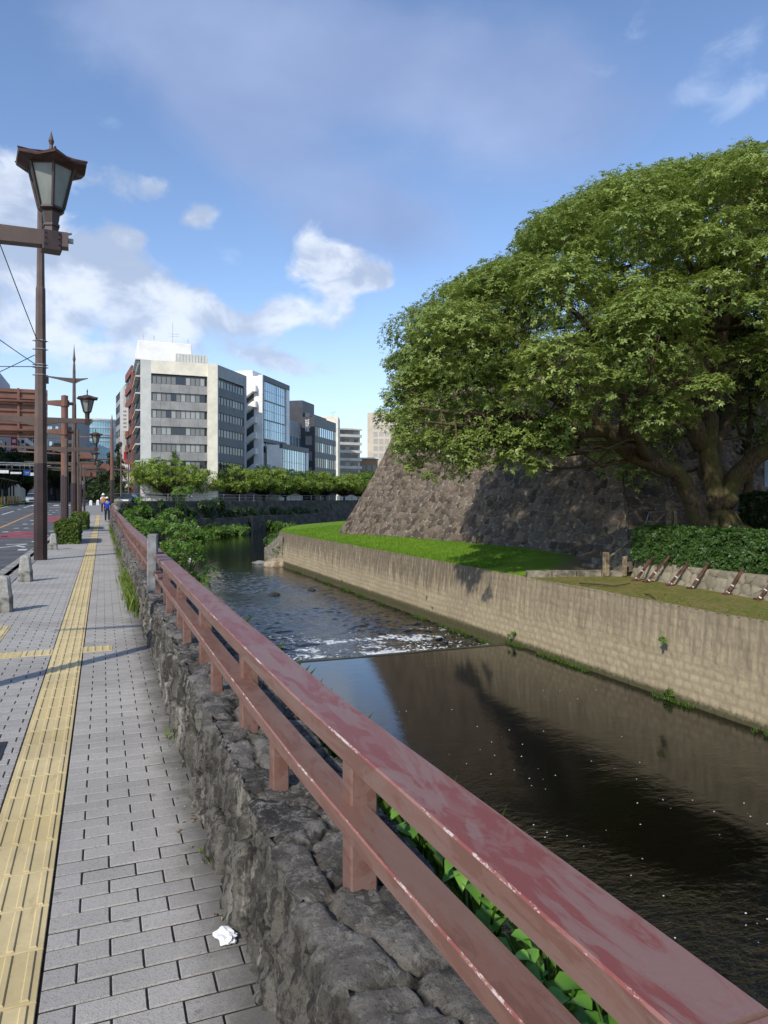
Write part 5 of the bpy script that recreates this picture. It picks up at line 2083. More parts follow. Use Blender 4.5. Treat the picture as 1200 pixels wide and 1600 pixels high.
def build_lamp_post(label, x, y, style, lamp_dx=1.17, beam_left=2.7, beam_z=3.82, top=11.0):
    g = gz(y)
    root = thing('lamp_post', label, 'lamp post', (x, y, g), 'lantern posts along the kerb')
    oct_ = lambda r, z: hexring(r, z, 8, math.pi / 8)
    if style == 'tall':
        m = MB()
        m.loft([oct_(.168, 2.62), oct_(.142, 5.2), oct_(.126, 7.35), oct_(.118, 7.4), oct_(.108, 7.42), oct_(.085, top - 1.6), oct_(.07, top - 1.3)])
        m.build('pole', M_POLE_UP, root)
        m = MB()
        m.lathe([(.07, top - 1.3), (.05, top - 1.1), (.085, top - .95), (.085, top - .9), (.045, top - .6), (.004, top)], 8)
        m.build('spire', M_POLE_UP, root)
        m = MB()
        for s, L_, zz in ((-1, 1.75, 0.10), (1, 0.78, 0.06)):
            prof = [(0.07, 8.62, 8.92), (0.5 * L_, 8.80, 8.94), (L_, 8.93 + zz * .3, 8.97 + zz * .3)]
            m.loft([[(s * a, -.05 * (1 - a / L_ * .7), z0), (s * a, .05 * (1 - a / L_ * .7), z0), (s * a, .05 * (1 - a / L_ * .7), z1), (s * a, -.05 * (1 - a / L_ * .7), z1)] for a, z0, z1 in prof])
        m.build('wing_arm', M_POLE_UP, root)
        low = (.178, .17)
    else:
        m = MB()
        m.loft([oct_(.085, 2.62), oct_(.07, beam_z + 0.35), oct_(.05, beam_z + 0.42)])
        m.build('pole', M_POLE_UP, root)
        low = (.095, .088)
    m = MB()
    m.loft([oct_(low[0] * 1.0, -0.05), oct_(low[0], .02), oct_(low[0], 1.35), oct_(low[0] * 1.02, 1.355), oct_(low[0] * 1.02, 1.375), oct_(low[0], 1.38), oct_(low[1], 2.62)])
    m.build('pole_sleeve', M_POLE_LOW, root)
    m = MB()
    z = beam_z
    rad = 0.09 if style == 'tall' else 0.04
    m.loft([[(a, -.055, z0), (a, .055, z0), (a, .055, z1), (a, -.055, z1)] for a, z0, z1 in ((rad * .5, z - .17, z + .06), (0.45, z - .075, z + .06), (lamp_dx + .13, z - .06, z + .06))])
    m.loft([[(-a, -.055 * k, z0), (-a, .055 * k, z0), (-a, .055 * k, z1), (-a, -.055 * k, z1)] for a, z0, z1, k in ((rad * .5, z - .22, z + .06, 1), (0.5, z - .10, z + .06, 1), (beam_left, z + .01, z + .06, .5))])
    m.box(lamp_dx + .13, lamp_dx + .17, -.016, .016, z - .01, z + .025, 1)
    m.build('beam', [M_POLE_UP, M_STEEL], root)
    build_lantern(root, Vector((lamp_dx, 0, z)), 0.16)
    if style == 'tall' and y < 25:
        for zz, r in ((5.95, .155), (5.72, .15), (5.30, .155), (5.23, .158), (5.02, .155)):
            m = MB()
            m.lathe([(r, zz - .012), (r + .006, zz), (r, zz + .018)], 8, rot=math.pi / 8)
            m.box(-.20, -.12, -.03, .03, zz - .01, zz + .012)
            m.box(.13, .19, -.02, .02, zz - .008, zz + .01)
            m.build('band', M_STEEL, root)
        m = MB()
        m.box(.14, .20, -.06, .02, 4.80, 4.98, 0, .01)
        m.build('junction_box', M_BLACK, root)
    return root


def build_posts():
    build_lamp_post('nearest lantern post, big six sided lantern over the tactile strip', -1.57, 6.55, 'thin')
    build_lamp_post('thick tall lamp post wrapped with steel bands and wires', -1.57, 21.4, 'tall')
    build_lamp_post('thin lantern post standing right beside the road sign post', -1.45, 33.2, 'thin')
    build_lamp_post('tall post with a spire and wing arms behind the first hedge', -1.60, 46.6, 'tall')
    build_lamp_post('thin lantern post beyond the second hedge', -1.55, 58.5, 'thin')
    build_lamp_post('farthest lantern post before the end of the pavement', -1.55, 70, 'thin')
    # small lamps on the poles at the far street corner
    for (px, d, lab) in ((189, 88, 'slim dark pole with small lamp in front of the conifers'), (201, 92, 'slim red brown pole in front of the brick red building')):
        x, y = XY(px, d)
        root = thing('corner_pole', lab, 'pole', (x, y, gz(y)))
        m = MB()
        m.lathe([(.10, 0), (.09, 3), (.07, 5.8), (.05, 7.2)], 8)
        m.build('pole', M_POLE_UP, root)
        m = MB()
        m.loft([[(a, -.03, z0), (a, .03, z0), (a, .03, z1), (a, -.03, z1)] for a, z0, z1 in ((-1.9, 4.55, 4.6), (0, 4.25, 4.45), (1.2, 4.5, 4.55))])
        m.build('wing_arm', M_POLE_UP, root)
        m = MB()
        m.lathe([(.05, 7.2), (.10, 7.25), (.17, 7.6), (.22, 7.62), (.03, 7.85), (.005, 8.0)], 6)
        m.build('lamp_head', M_LANTERN, root)


def build_road_signs():
    # big direction sign seen from behind, reaching over the road
    x, y = -1.62, 35.6
    root = thing('road_sign', 'big brown overhead road sign seen from behind at left', 'road sign', (x, y, 0))
    m = MB()
    m.lathe([(.155, 2.75), (.150, 4.5), (.148, 6.30), (.150, 6.31), (.150, 6.38), (.02, 6.42)], 14, smooth=False)
    m.build('post', M_SIGN_BACK, root)
    m = MB()
    m.lathe([(.17, -.05), (.165, 2.75)], 14)
    m.build('post_sleeve', M_POLE_LOW, root)
    for z in (6.03, 4.73):
        m = MB()
        m.tube([(.38, 0, z), (-6.8, 0, z)], .075, 10)
        m.lathe([(.20, z - .14), (.20, z + .14)], 12)
        m.loft([[(-a, -w, z - w), (-a, w, z - w), (-a, w, z + w), (-a, -w, z + w)] for a, w in ((.15, .13), (.35, .12), (.85, .07))])
        m.build('arm', M_SIGN_BACK, root)
    m = MB()
    x1, x0 = -0.72, -6.6
    m.box(x0, x1, .17, .20, 4.42, 6.62)
    for k in range(8):
        z = 4.46 + k * .285
        m.box(x0, x1, .10, .17, z, z + .05)
    m.build('sign_panel', M_SIGN_BACK, root)
    for xx in (-5.9, -4.0, -1.9):
        m = MB()
        m.box(xx - .05, xx + .05, .076, .10, 4.4, 6.64)
        m.build('bracket', M_SIGN_BACK, root)
    # traffic signal further on
    x, y = -1.55, 52.0
    g = gz(y)
    root = thing('traffic_signal', 'dark traffic signal and round sign seen from behind on a horizontal arm', 'traffic signal', (x, y, g))
    m = MB()
    m.lathe([(.12, 0), (.11, 3), (.09, 6.3)], 10)
    m.build('post', M_POLE_UP, root)
    m = MB()
    m.tube([(0.15, 0, 4.55), (-3.6, 0, 4.75)], .05, 8)
    m.build('arm', M_SIGN_BACK, root)
    m = MB()
    m.box(-1.5, -.35, -.06, .10, 4.85, 5.35, 0, .04)
    for k in range(3):
        m.lathe([(.17, 0), (.17, .14)], 12, (0, 0, 0)) if False else None
        m.box(-1.42 + .36 * k, -1.14 + .36 * k, .10, .28, 5.2, 5.24)
    m.build('signal_head', M_BLACK, root)
    m = MB(Matrix.Translation((-.55, 0, 6.0)) @ Matrix.Rotation(math.pi / 2, 4, 'X'))
    m.lathe([(.45, -.02), (.45, .02)], 24)
    m.build('round_sign', M_BLACK, root)
    # second sign mast by the corner
    x, y = XY(175, 66)
    root = thing('sign_mast', 'tall red brown sign mast with round sign back and stacked sign backs', 'road sign', (x, y, gz(y)))
    m = MB()
    m.lathe([(.17, 3.0), (.14, 7.4), (.05, 8.8), (.01, 9.1)], 10)
    m.build('post', M_SIGN_BACK, root)
    m = MB()
    m.lathe([(.19, -.05), (.185, 3.0)], 10)
    m.build('post_sleeve', M_POLE_LOW, root)
    for z in (4.9, 6.9):
        m = MB()
        m.tube([(0, 0, z), (-3.4, 0, z + .02)], .05, 8)
        m.build('arm', M_SIGN_BACK, root)
    m = MB(Matrix.Translation((-.6, -.1, 4.15)) @ Matrix.Rotation(math.pi / 2, 4, 'X'))
    m.lathe([(.42, -.02), (.42, .02)], 24)
    m.build('round_sign', M_SIGN_BACK, root)
    for (z0, z1) in ((3.2, 3.75), (4.1, 4.65), (4.95, 5.5)):
        m = MB()
        m.box(-2.9, -1.35, -.16, -.12, z0, z1)
        m.box(-2.9, -1.35, -.12, -.09, (z0 + z1) / 2 - .03, (z0 + z1) / 2 + .03)
        m.build('sign_panel', M_SIGN_BACK, root)


def build_wires():
    a = Vector((-1.70, 21.4, 0))
    def wire(lab, p, q, sag, r=0.012, mat=M_WIRE):
        p, q = Vector(p), Vector(q)
        m = MB()
        pts = []
        for k in range(13):
            f = k / 12
            s = p.lerp(q, f)
            s.z -= sag * 4 * f * (1 - f)
            pts.append(s)
        m.tube(pts, r, 5)
        tag(m.build('wire', mat), lab, 'wire')
    wire('steep black wire running from the banded post up to the left edge', a + Vector((.05, -.1, 5.95)), P(-60, 220, 15), 0.05)
    wire('black wire sloping up left from the middle band of the post', a + Vector((0, -.1, 5.30)), P(-120, 440, 17), 0.05)
    wire('black wire sloping down left from the banded post', a + Vector((0, -.1, 5.55)), P(-140, 640, 19), 0.05)
    wire('level black wire leaving the banded post to the left', a + Vector((0, -.1, 5.23)), P(-200, 566, 19.5), 0.03)
    for i, (zz, dz, lab) in enumerate(((6.4, 0.0, 'highest pale tram wire over the street'), (5.9, 0.25, 'middle pale tram wire over the street'), (5.5, 0.1, 'lowest pale tram wire over the street'))):
        wire(lab, (-14.5 + i * .8, 66, zz - 1.2), (-3.0, 190, zz + 4.2 + dz), 0.5, 0.03, M_WIRE_GREY)


def build_bollards():
    root = thing('bollard', 'short granite bollard nearest the left picture edge', 'bollard', (-1.36, 11.75, 0), 'granite bollards along the kerb')
    h = np.random.default_rng(91)
    def ring(w, z, c=.03):
        w *= .84
        return [(-w + c, -w, z), (w - c, -w, z), (w, -w + c, z), (w, w - c, z), (w - c, w, z), (-w + c, w, z), (-w, w - c, z), (-w, -w + c, z)]
    m = MB()
    m.loft([ring(.150, -.03), ring(.147, .22), ring(.143, .222)])
    m.build('base', plain('bollard_base', (0.25, 0.24, 0.215), 0.9, 0.15, var=0.4, scale=9, bump=0.15), root)
    m = MB()
    m.loft([ring(.138, .223), ring(.136, .235), ring(.105, .49), ring(.10, .51, .04), ring(.07, .525, .03)])
    m.build('shaft', M_GRANITE, root)
    for (x, y, lab) in ((-1.44, 15.9, 'granite bollard with dark stained foot before the thick banded post'), (-1.50, 25.6, 'granite bollard just behind the thick banded post, beside the hedge')):
        o = copy_tree(root)
        o.location = (x, y, 0)
        o['label'] = lab
        o.rotation_euler = (0, 0, h.uniform(-.06, .06))
    for (px, d, lab) in ((142, 86, 'white block bollard at the crossing, further left'), (153, 88, 'white block bollard at the crossing beside the cyclist')):
        x, y = XY(px, d)
        m = MB()
        m.loft([ring(.22, -.02, .05), ring(.20, .5, .05), ring(.12, .62, .05)])
        o = m.build('white_bollard', M_WHITE)
        o.location = (x, y, gz(y))
        tag(o, lab, 'bollard')


def build_tissue():
    h = np.random.default_rng(95)
    me = bpy.data.meshes.new('crumpled_tissue')
    import bmesh
    bm = bmesh.new()
    bmesh.ops.create_icosphere(bm, subdivisions=3, radius=1.0)
    for v in bm.verts:
        p = np.array(v.co)
        n = 0.55 + 0.9 * fbm(np.array([p[0] * 1.4 + p[2] * .8 + 4]), np.array([p[1] * 1.4 + p[2]]), 63, 2)[0] + h.uniform(-.17, .17)
        v.co = Vector((p[0] * .034, p[1] * .050, p[2] * .017)) * n
        v.co.z = max(v.co.z + .012, 0.001)
    bm.to_mesh(me)
    bm.free()
    m = MT('tissue_paper', 0.9, 0.1)
    m.color((0.80, 0.79, 0.80))
    o = mesh_obj('crumpled_tissue', me, m.mat, smooth=False)
    p = G(353, 1468)
    o.location = (p.x, p.y, 0.002)
    o.rotation_euler = (0, 0, 0.4)
    tag(o, 'small crumpled white tissue lying on the bricks', 'tissue')


# ------------------------------------------------------------------ people
M_SKIN = plain('skin', (0.42, 0.26, 0.18), 0.6, 0.3, var=0.05)
M_SHIRT_BLUE = plain('blue_shirt', (0.018, 0.065, 0.42), 0.85, 0.2, var=0.12, scale=7)
M_TROUSERS = plain('navy_trousers', (0.022, 0.026, 0.042), 0.85, 0.2, var=0.2, scale=7)
M_CAP = plain('pale_cap', (0.66, 0.64, 0.58), 0.8, 0.2, var=0.08, scale=9)
M_HAIR = plain('dark_hair', (0.015, 0.012, 0.01), 0.6, 0.4)
M_SHOE = plain('grey_shoe', (0.30, 0.30, 0.31), 0.7, 0.3)
M_SHIRT_WHITE = plain('pale_shirt', (0.70, 0.69, 0.66), 0.85, 0.2, var=0.08, scale=7)
M_BAG = plain('orange_bag', (0.50, 0.22, 0.05), 0.8, 0.2)


def skin_mesh(name, verts, edges, radii, mat, parent, rootv=0, sub=2):
    me = bpy.data.meshes.new(name)
    me.from_pydata(verts, edges, [])
    o = mesh_obj(name, me, mat, parent)
    sk = o.modifiers.new('Skin', 'SKIN')
    sk.use_smooth_shade = True
    for v, r in zip(me.skin_vertices[0].data, radii):
        v.radius = r if isinstance(r, tuple) else (r, r)
    me.skin_vertices[0].data[rootv].use_root = True
    sb = o.modifiers.new('Sub', 'SUBSURF')
    sb.levels = sub
    sb.render_levels = sub
    return o


def build_person(label, loc, rz, shirt, trousers, hat, hatstyle, stride=0.26, H_=1.68, bag=None, bend=0.0):
    """walking figure facing +Y before rz is applied"""
    s = H_ / 1.70
    root = thing('person', label, 'person', loc, None, rz)
    root.scale = (s, s, s)
    hip, kn, an = 0.90, 0.49, 0.08
    L = {'pel': (0, 0, .93), 'wai': (0, .01, 1.06), 'che': (0, .0, 1.28), 'nec': (0, .01, 1.44), 'hd0': (0, .03, 1.53), 'hd1': (0, .035, 1.64)}
    st = stride
    body_v = [L['pel'], L['wai'], L['che'], L['nec'], L['hd0'], L['hd1'],
              (-.095, 0, .88), (-.10, .10 + st * .2, .50), (-.10, st * .75, .085), (-.10, st * .75 + .16, .035),
              (.095, 0, .88), (.10, .02 - st * .3, .49), (.10, -st * 1.15, .13), (.10, -st * 1.15 + .14, .04),
              (-.17, 0, 1.39), (-.235, -.06, 1.13), (-.235, -.03, .89), (-.232, .0, .81),
              (.17, 0, 1.39), (.235, .03, 1.12), (.225, .17, .92), (.22, .22, .85)]
    E = [(0, 1), (1, 2), (2, 3), (3, 4), (4, 5), (0, 6), (6, 7), (7, 8), (8, 9), (0, 10), (10, 11), (11, 12), (12, 13), (2, 14), (14, 15), (15, 16), (16, 17), (2, 18), (18, 19), (19, 20), (20, 21)]
    R = [(.14, .10), (.125, .09), (.15, .10), .055, (.075, .085), (.07, .085), .078, .055, .04, .032, .078, .055, .04, .032, .055, .042, .032, .036, .055, .042, .032, .036]
    skin_mesh('body', body_v, E, R, M_SKIN, root)
    up = lambda r, k=.012: tuple(x + k for x in r) if isinstance(r, tuple) else r + k
    idx = [0, 6, 7, 8, 10, 11, 12]
    tv = [L['pel']] + [body_v[i] for i in (6, 7, 8, 10, 11, 12)]
    tv.append((0, 0, 1.0))
    skin_mesh('trousers', tv, [(0, 1), (1, 2), (2, 3), (0, 4), (4, 5), (5, 6), (0, 7)], [(.155, .118), .095, .072, .058, .095, .072, .058, (.145, .108)], trousers, root)
    a1, a2 = body_v[15], body_v[19]
    sl = lambda i, f: tuple(Vector(body_v[i]).lerp(Vector(body_v[i + 1]), f))
    sv = [(0, 0, .95), L['wai'], L['che'], (0, .008, 1.42), body_v[14], sl(14, .8), body_v[18], sl(18, .8)]
    skin_mesh('shirt', sv, [(0, 1), (1, 2), (2, 3), (2, 4), (4, 5), (2, 6), (6, 7)], [(.165, .125), (.155, .115), (.175, .122), .068, .075, .066, .075, .066], shirt, root, 1)
    for (ank, toe) in ((8, 9), (12, 13)):
        a, b = Vector(body_v[ank]), Vector(body_v[toe])
        m = MB()
        m.tube([a + Vector((0, -.06, -.03)), a + Vector((0, .02, -.03)), b + Vector((0, .02, 0)), b + Vector((0, .07, -.005))], [.04, .052, .045, .02], 10)
        m.build('shoe', M_SHOE, root)
    m = MB()
    m.lathe([(.0, 1.49), (.055, 1.495), (.09, 1.55), (.098, 1.62), (.088, 1.69), (.05, 1.735), (.0, 1.745)], 14, (0, .018, 0), smooth=True, sy=1.12)
    m.build('hair', M_HAIR, root)
    m = MB()
    if hatstyle == 'cap':
        m.lathe([(.105, 1.625), (.106, 1.66), (.092, 1.715), (.055, 1.752), (.0, 1.765)], 16, (0, .025, 0), smooth=True, sy=1.12)
        m.loft([[(-.08, .12, 1.63), (.08, .12, 1.63), (.08, .12, 1.642), (-.08, .12, 1.642)], [(-.05, .21, 1.615), (.05, .21, 1.615), (.05, .21, 1.622), (-.05, .21, 1.622)]])
    else:
        m.lathe([(.19, 1.60), (.195, 1.605), (.112, 1.645), (.11, 1.70), (.085, 1.765), (.03, 1.785), (.0, 1.787)], 18, (0, .025, 0), smooth=True, sy=1.08)
    m.build('hat', hat, root)
    if bag is not None:
        m = MB()
        m.box(-.15, .15, -.25, -.11, 1.0, 1.34, 0, .04)
        m.build('backpack', bag, root)
    return root


def build_people():
    p = G(167.5, 817.0)
    build_person('person in blue T-shirt, pale cap and dark trousers walking away', (p.x, p.y, gz(p.y)), 0.03, M_SHIRT_BLUE, M_TROUSERS, M_CAP, 'cap', 0.24, 1.70)
    x, y = XY(161.5, 64)
    build_person('person in wide white sun hat walking ahead of the blue shirt', (x, y, gz(y)), 0.1, M_SHIRT_WHITE, M_TROUSERS, M_SHIRT_WHITE, 'wide', 0.2, 1.72, M_BAG)


# ------------------------------------------------------------------ vehicles
def build_car(name, label, loc, rz, body_c, lights=True):
    root = thing(name, label, 'car', loc, None, rz)
    paint = plain(name + '_paint', body_c, 0.3, 0.6, 0.2, var=0.05)
    gl = glass_mat('car_glass', (0.02, 0.025, 0.03), 0.05)
    # nose towards -Y
    W, L_ = .86, 2.15
    prof = [(-L_, .35, .62), (-L_ + .08, .25, .80), (-L_ + .75, .22, .95), (-1.0, .22, 1.0), (1.1, .22, 1.02), (L_ - .1, .25, 1.0), (L_, .38, .72)]
    m = MB()
    m.loft([[(-W * k, y, z0), (W * k, y, z0), (W * k, y, z0 + (z1 - z0) * .6), (W * k * .94, y, z1), (-W * k * .94, y, z1), (-W * k, y, z0 + (z1 - z0) * .6)] for (y, z0, z1), k in zip(prof, (.86, .94, 1, 1, 1, .97, .9))], 0, True, False)
    m.build('body', paint, root)
    m = MB()
    m.loft([[(-.76, -1.05, .98), (.76, -1.05, .98), (.78, 1.55, 1.0), (-.78, 1.55, 1.0)], [(-.60, -.35, 1.46), (.60, -.35, 1.46), (.60, 1.0, 1.46), (-.60, 1.0, 1.46)]])
    m.build('windows', gl, root)
    m = MB()
    m.box(-.60, .60, -.36, 1.0, 1.461, 1.50, 0, .03)
    m.build('roof', paint, root)
    for sx in (-1, 1):
        for yy in (-1.32, 1.30):
            m = MB(Matrix.Translation((sx * .78, yy, .31)) @ Matrix.Rotation(math.pi / 2, 4, 'Y'))
            m.lathe([(.19, -.10), (.30, -.10), (.315, -.05), (.315, .05), (.30, .10), (.19, .10)], 18)
            w = m.build('wheel', M_BLACK, root)
            m = MB(Matrix.Translation((sx * .78, yy, .31)) @ Matrix.Rotation(math.pi / 2, 4, 'Y'))
            m.lathe([(.18, -.102), (.18, .102)], 12)
            m.build('rim', M_STEEL, w)
        m = MB()
        m.box(sx * .62 - .16, sx * .62 + .16, -L_ - .005, -L_ + .12, .62, .76, 0, .02)
        m.build('headlight', M_WHITE, root)
    m = MB()
    m.box(-.42, .42, -L_ - .02, -L_ + .06, .48, .60)
    m.build('grille', M_BLACK, root)
    m = MB()
    m.box(-.17, .17, -L_ - .035, -L_ - .0205, .36, .46)
    m.build('number_plate', M_WHITE, root)
    return root


def build_vehicles():
    x, y = XY(51, 96)
    build_car('car', 'silver car driving towards us left of the banded lamp post', (x, y, gz(y) - .12), math.radians(4), (0.50, 0.50, 0.50))
    x, y = XY(200, 88)
    build_car('parked_car', 'dark car parked beyond the end of the railing', (x, y, gz(y) - .1), math.radians(-20), (0.04, 0.045, 0.055))
    x, y = XY(111, 205)
    build_car('distant_car', 'small pale car far down the street beside the second pole', (x, y, gz(y)), 0.1, (0.45, 0.46, 0.48))
    # white van coming out under the footbridge
    x, y = XY(140, 215)
    root = thing('van', 'tall white van far down the street under the footbridge', 'van', (x, y, gz(y)))
    m = MB()
    m.loft([[(-.95, -2.4, .35), (.95, -2.4, .35), (.9, -2.25, 2.9), (-.9, -2.25, 2.9)], [(-.95, 2.6, .35), (.95, 2.6, .35), (.9, 2.6, 2.95), (-.9, 2.6, 2.95)]])
    m.build('body', M_WHITE, root)
    m = MB()
    m.loft([[(-.8, -2.385, 1.4), (.8, -2.385, 1.4), (.76, -2.335, 2.3), (-.76, -2.335, 2.3)], [(-.8, -2.36, 1.4), (.8, -2.36, 1.4), (.76, -2.31, 2.3), (-.76, -2.31, 2.3)]])
    m.build('windscreen', glass_mat('van_glass', (0.03, 0.04, 0.05)), root)
    for sx in (-1, 1):
        m = MB(Matrix.Translation((sx * .85, -1.5, .34)) @ Matrix.Rotation(math.pi / 2, 4, 'Y'))
        m.lathe([(.2, -.12), (.34, -.12), (.34, .12), (.2, .12)], 14)
        m.build('wheel', M_BLACK, root)
    # footbridge across the far street
    x, y = XY(128, 235)
    root = thing('footbridge', 'pale grey footbridge crossing the far street', 'footbridge', (x, y, gz(y)))
    m = MB()
    m.box(-9, 9, -1.2, 1.2, 5.2, 6.0)
    m.build('deck', M_CONC, root)
    m = MB()
    m.box(-9, 9, -1.25, -1.2, 6.0, 7.1)
    m.build('parapet', M_CONC, root)
    for xx in (-6.5, 6.5):
        m = MB()
        m.box(xx - .4, xx + .4, -.6, .6, -.2, 5.2)
        m.build('pier', M_CONC, root)


def build_tram_stop():
    M_DARK = plain('shelter_dark', (0.028, 0.027, 0.027), 0.6, 0.3, var=0.2)
    M_DARK2 = plain('shelter_grey', (0.07, 0.07, 0.072), 0.7, 0.3, var=0.2)
    # grass tram bed
    m = MB()
    ys = np.linspace(60, 190, 14)
    for a, b in zip(ys[:-1], ys[1:]):
        m.quad((-17.5, a, gz(a) - .02), (-10.7, a, gz(a) - .02), (-10.7, b, gz(b) - .02), (-17.5, b, gz(b) - .02))
    tag(m.build('tram_grass', M_LAWN), 'strip of grass along the tram bed left of the road', 'grass', kind='structure')
    root = thing('tram_shelter', 'long dark open tram shelter with glass panels at the left edge', 'shelter', (-14.2, 108, gz(108)))
    m = MB()
    m.loft([[(-2.0, -16, 3.25), (1.9, -16, 3.25), (1.9, -16, 3.4), (-.2, -16, 3.75), (-2.0, -16, 3.4)], [(-2.0, 16, 3.25), (1.9, 16, 3.25), (1.9, 16, 3.4), (-.2, 16, 3.75), (-2.0, 16, 3.4)]])
    m.build('roof', M_DARK, root)
    for k in range(9):
        m = MB()
        m.box(1.3, 1.5, -15 + k * 3.75 - .1, -15 + k * 3.75 + .1, -.1, 3.25)
        m.build('post', M_DARK, root)
    for k in range(8):
        m = MB()
        m.box(-1.6, -1.5, -14.8 + k * 3.75, -11.6 + k * 3.75, .3, 2.9)
        m.build('back_panel', M_DARK2 if k % 3 else M_CONC, root)
    m = MB()
    m.box(-2.0, 1.9, -16, 16, -.1, .3)
    m.build('platform', M_DARK2, root)
    m = MB()
    m.box(-1.3, -.7, -12, 12, .7, .78)
    m.build('bench', M_DARK2, root)
    x, y = XY(90, 190)
    root = thing('dark_pavilion', 'low dark pavilion with a hipped roof between the lamp posts', 'pavilion', (x, y, gz(y)))
    m = MB()
    m.box(-3.2, 3.2, -2.5, 2.5, -.1, 4.6)
    m.build('wall', M_DARK2, root)
    m = MB()
    m.loft([[(-4.0, -3.2, 4.6), (4.0, -3.2, 4.6), (4.0, 3.2, 4.6), (-4.0, 3.2, 4.6)], [(-4.0, -3.2, 4.8), (4.0, -3.2, 4.8), (4.0, 3.2, 4.8), (-4.0, 3.2, 4.8)], [(-2.0, -.3, 6.2), (2.0, -.3, 6.2), (2.0, .3, 6.2), (-2.0, .3, 6.2)]])
    m.build('roof', M_DARK, root)
    for xx in (-1.6, 1.0):
        m = MB()
        m.box(xx, xx + .5, -2.56, -2.505, 1.6, 3.2)
        m.build('notice', M_CONC, root)
    # little posts along the tram grass
    base = None
    mats = [plain('post_orange', (0.60, 0.27, 0.06), 0.6, 0.3), plain('post_cream', (0.55, 0.47, 0.30), 0.6, 0.3)]
    for k in range(9):
        m = MB()
        m.lathe([(.10, 0), (.10, .92), (.05, 1.0)], 8)
        o = m.build('guard_post', mats[0] if k % 3 != 2 else mats[1])
        y = 92 + k * 3.0
        o.location = (-11.2, y, gz(y))
        tag(o, 'short orange or cream guard post in the row along the tram grass', 'post', 'guard posts along the tram grass')
    # hanging street signs above the tram stop
    for (px, py, d, w, hh, mt, lab) in ((42, 739, 92, .8, .62, 'blue', 'small blue square sign hanging over the tram stop'), (50, 741, 93, .5, .4, 'white', 'small white sign next to the blue square sign'), (25, 739, 92, 1.3, .25, 'white', 'narrow white sign board over the tram stop'), (4, 737, 90, 1.4, .4, 'white', 'pale sign board over the tram stop at the left edge')):
        p = P(px, py, d)
        m = MB()
        m.box(-w / 2, w / 2, -.04, .04, -hh / 2, hh / 2, 0, .01)
        m.tube([(-w * .35, 0, hh / 2), (-w * .35, 0, hh / 2 + .9)], .02, 5, 1)
        m.tube([(w * .35, 0, hh / 2), (w * .35, 0, hh / 2 + .9)], .02, 5, 1)
        m.box(-2.2, 2.2, -.05, .05, hh / 2 + .9, hh / 2 + 1.0, 1)
        mm = plain('sign_blue', (0.03, 0.09, 0.35), 0.5, 0.4) if mt == 'blue' else M_WHITE
        if mt == 'blue':
            m.box(-w * .3, w * .3, -.05, -.0405, -.05, .08, 2)
        o = m.build('hanging_sign', [mm, M_STEEL, M_WHITE])
        o.location = p
        tag(o, lab, 'sign')


# ------------------------------------------------------------------ the opposite terrace: steps, props, fences
LOWX = lambda y: float(np.interp(y, [0, 13.6, 19.2, 22], [15.55, 16.15, 16.75, 17.0]))


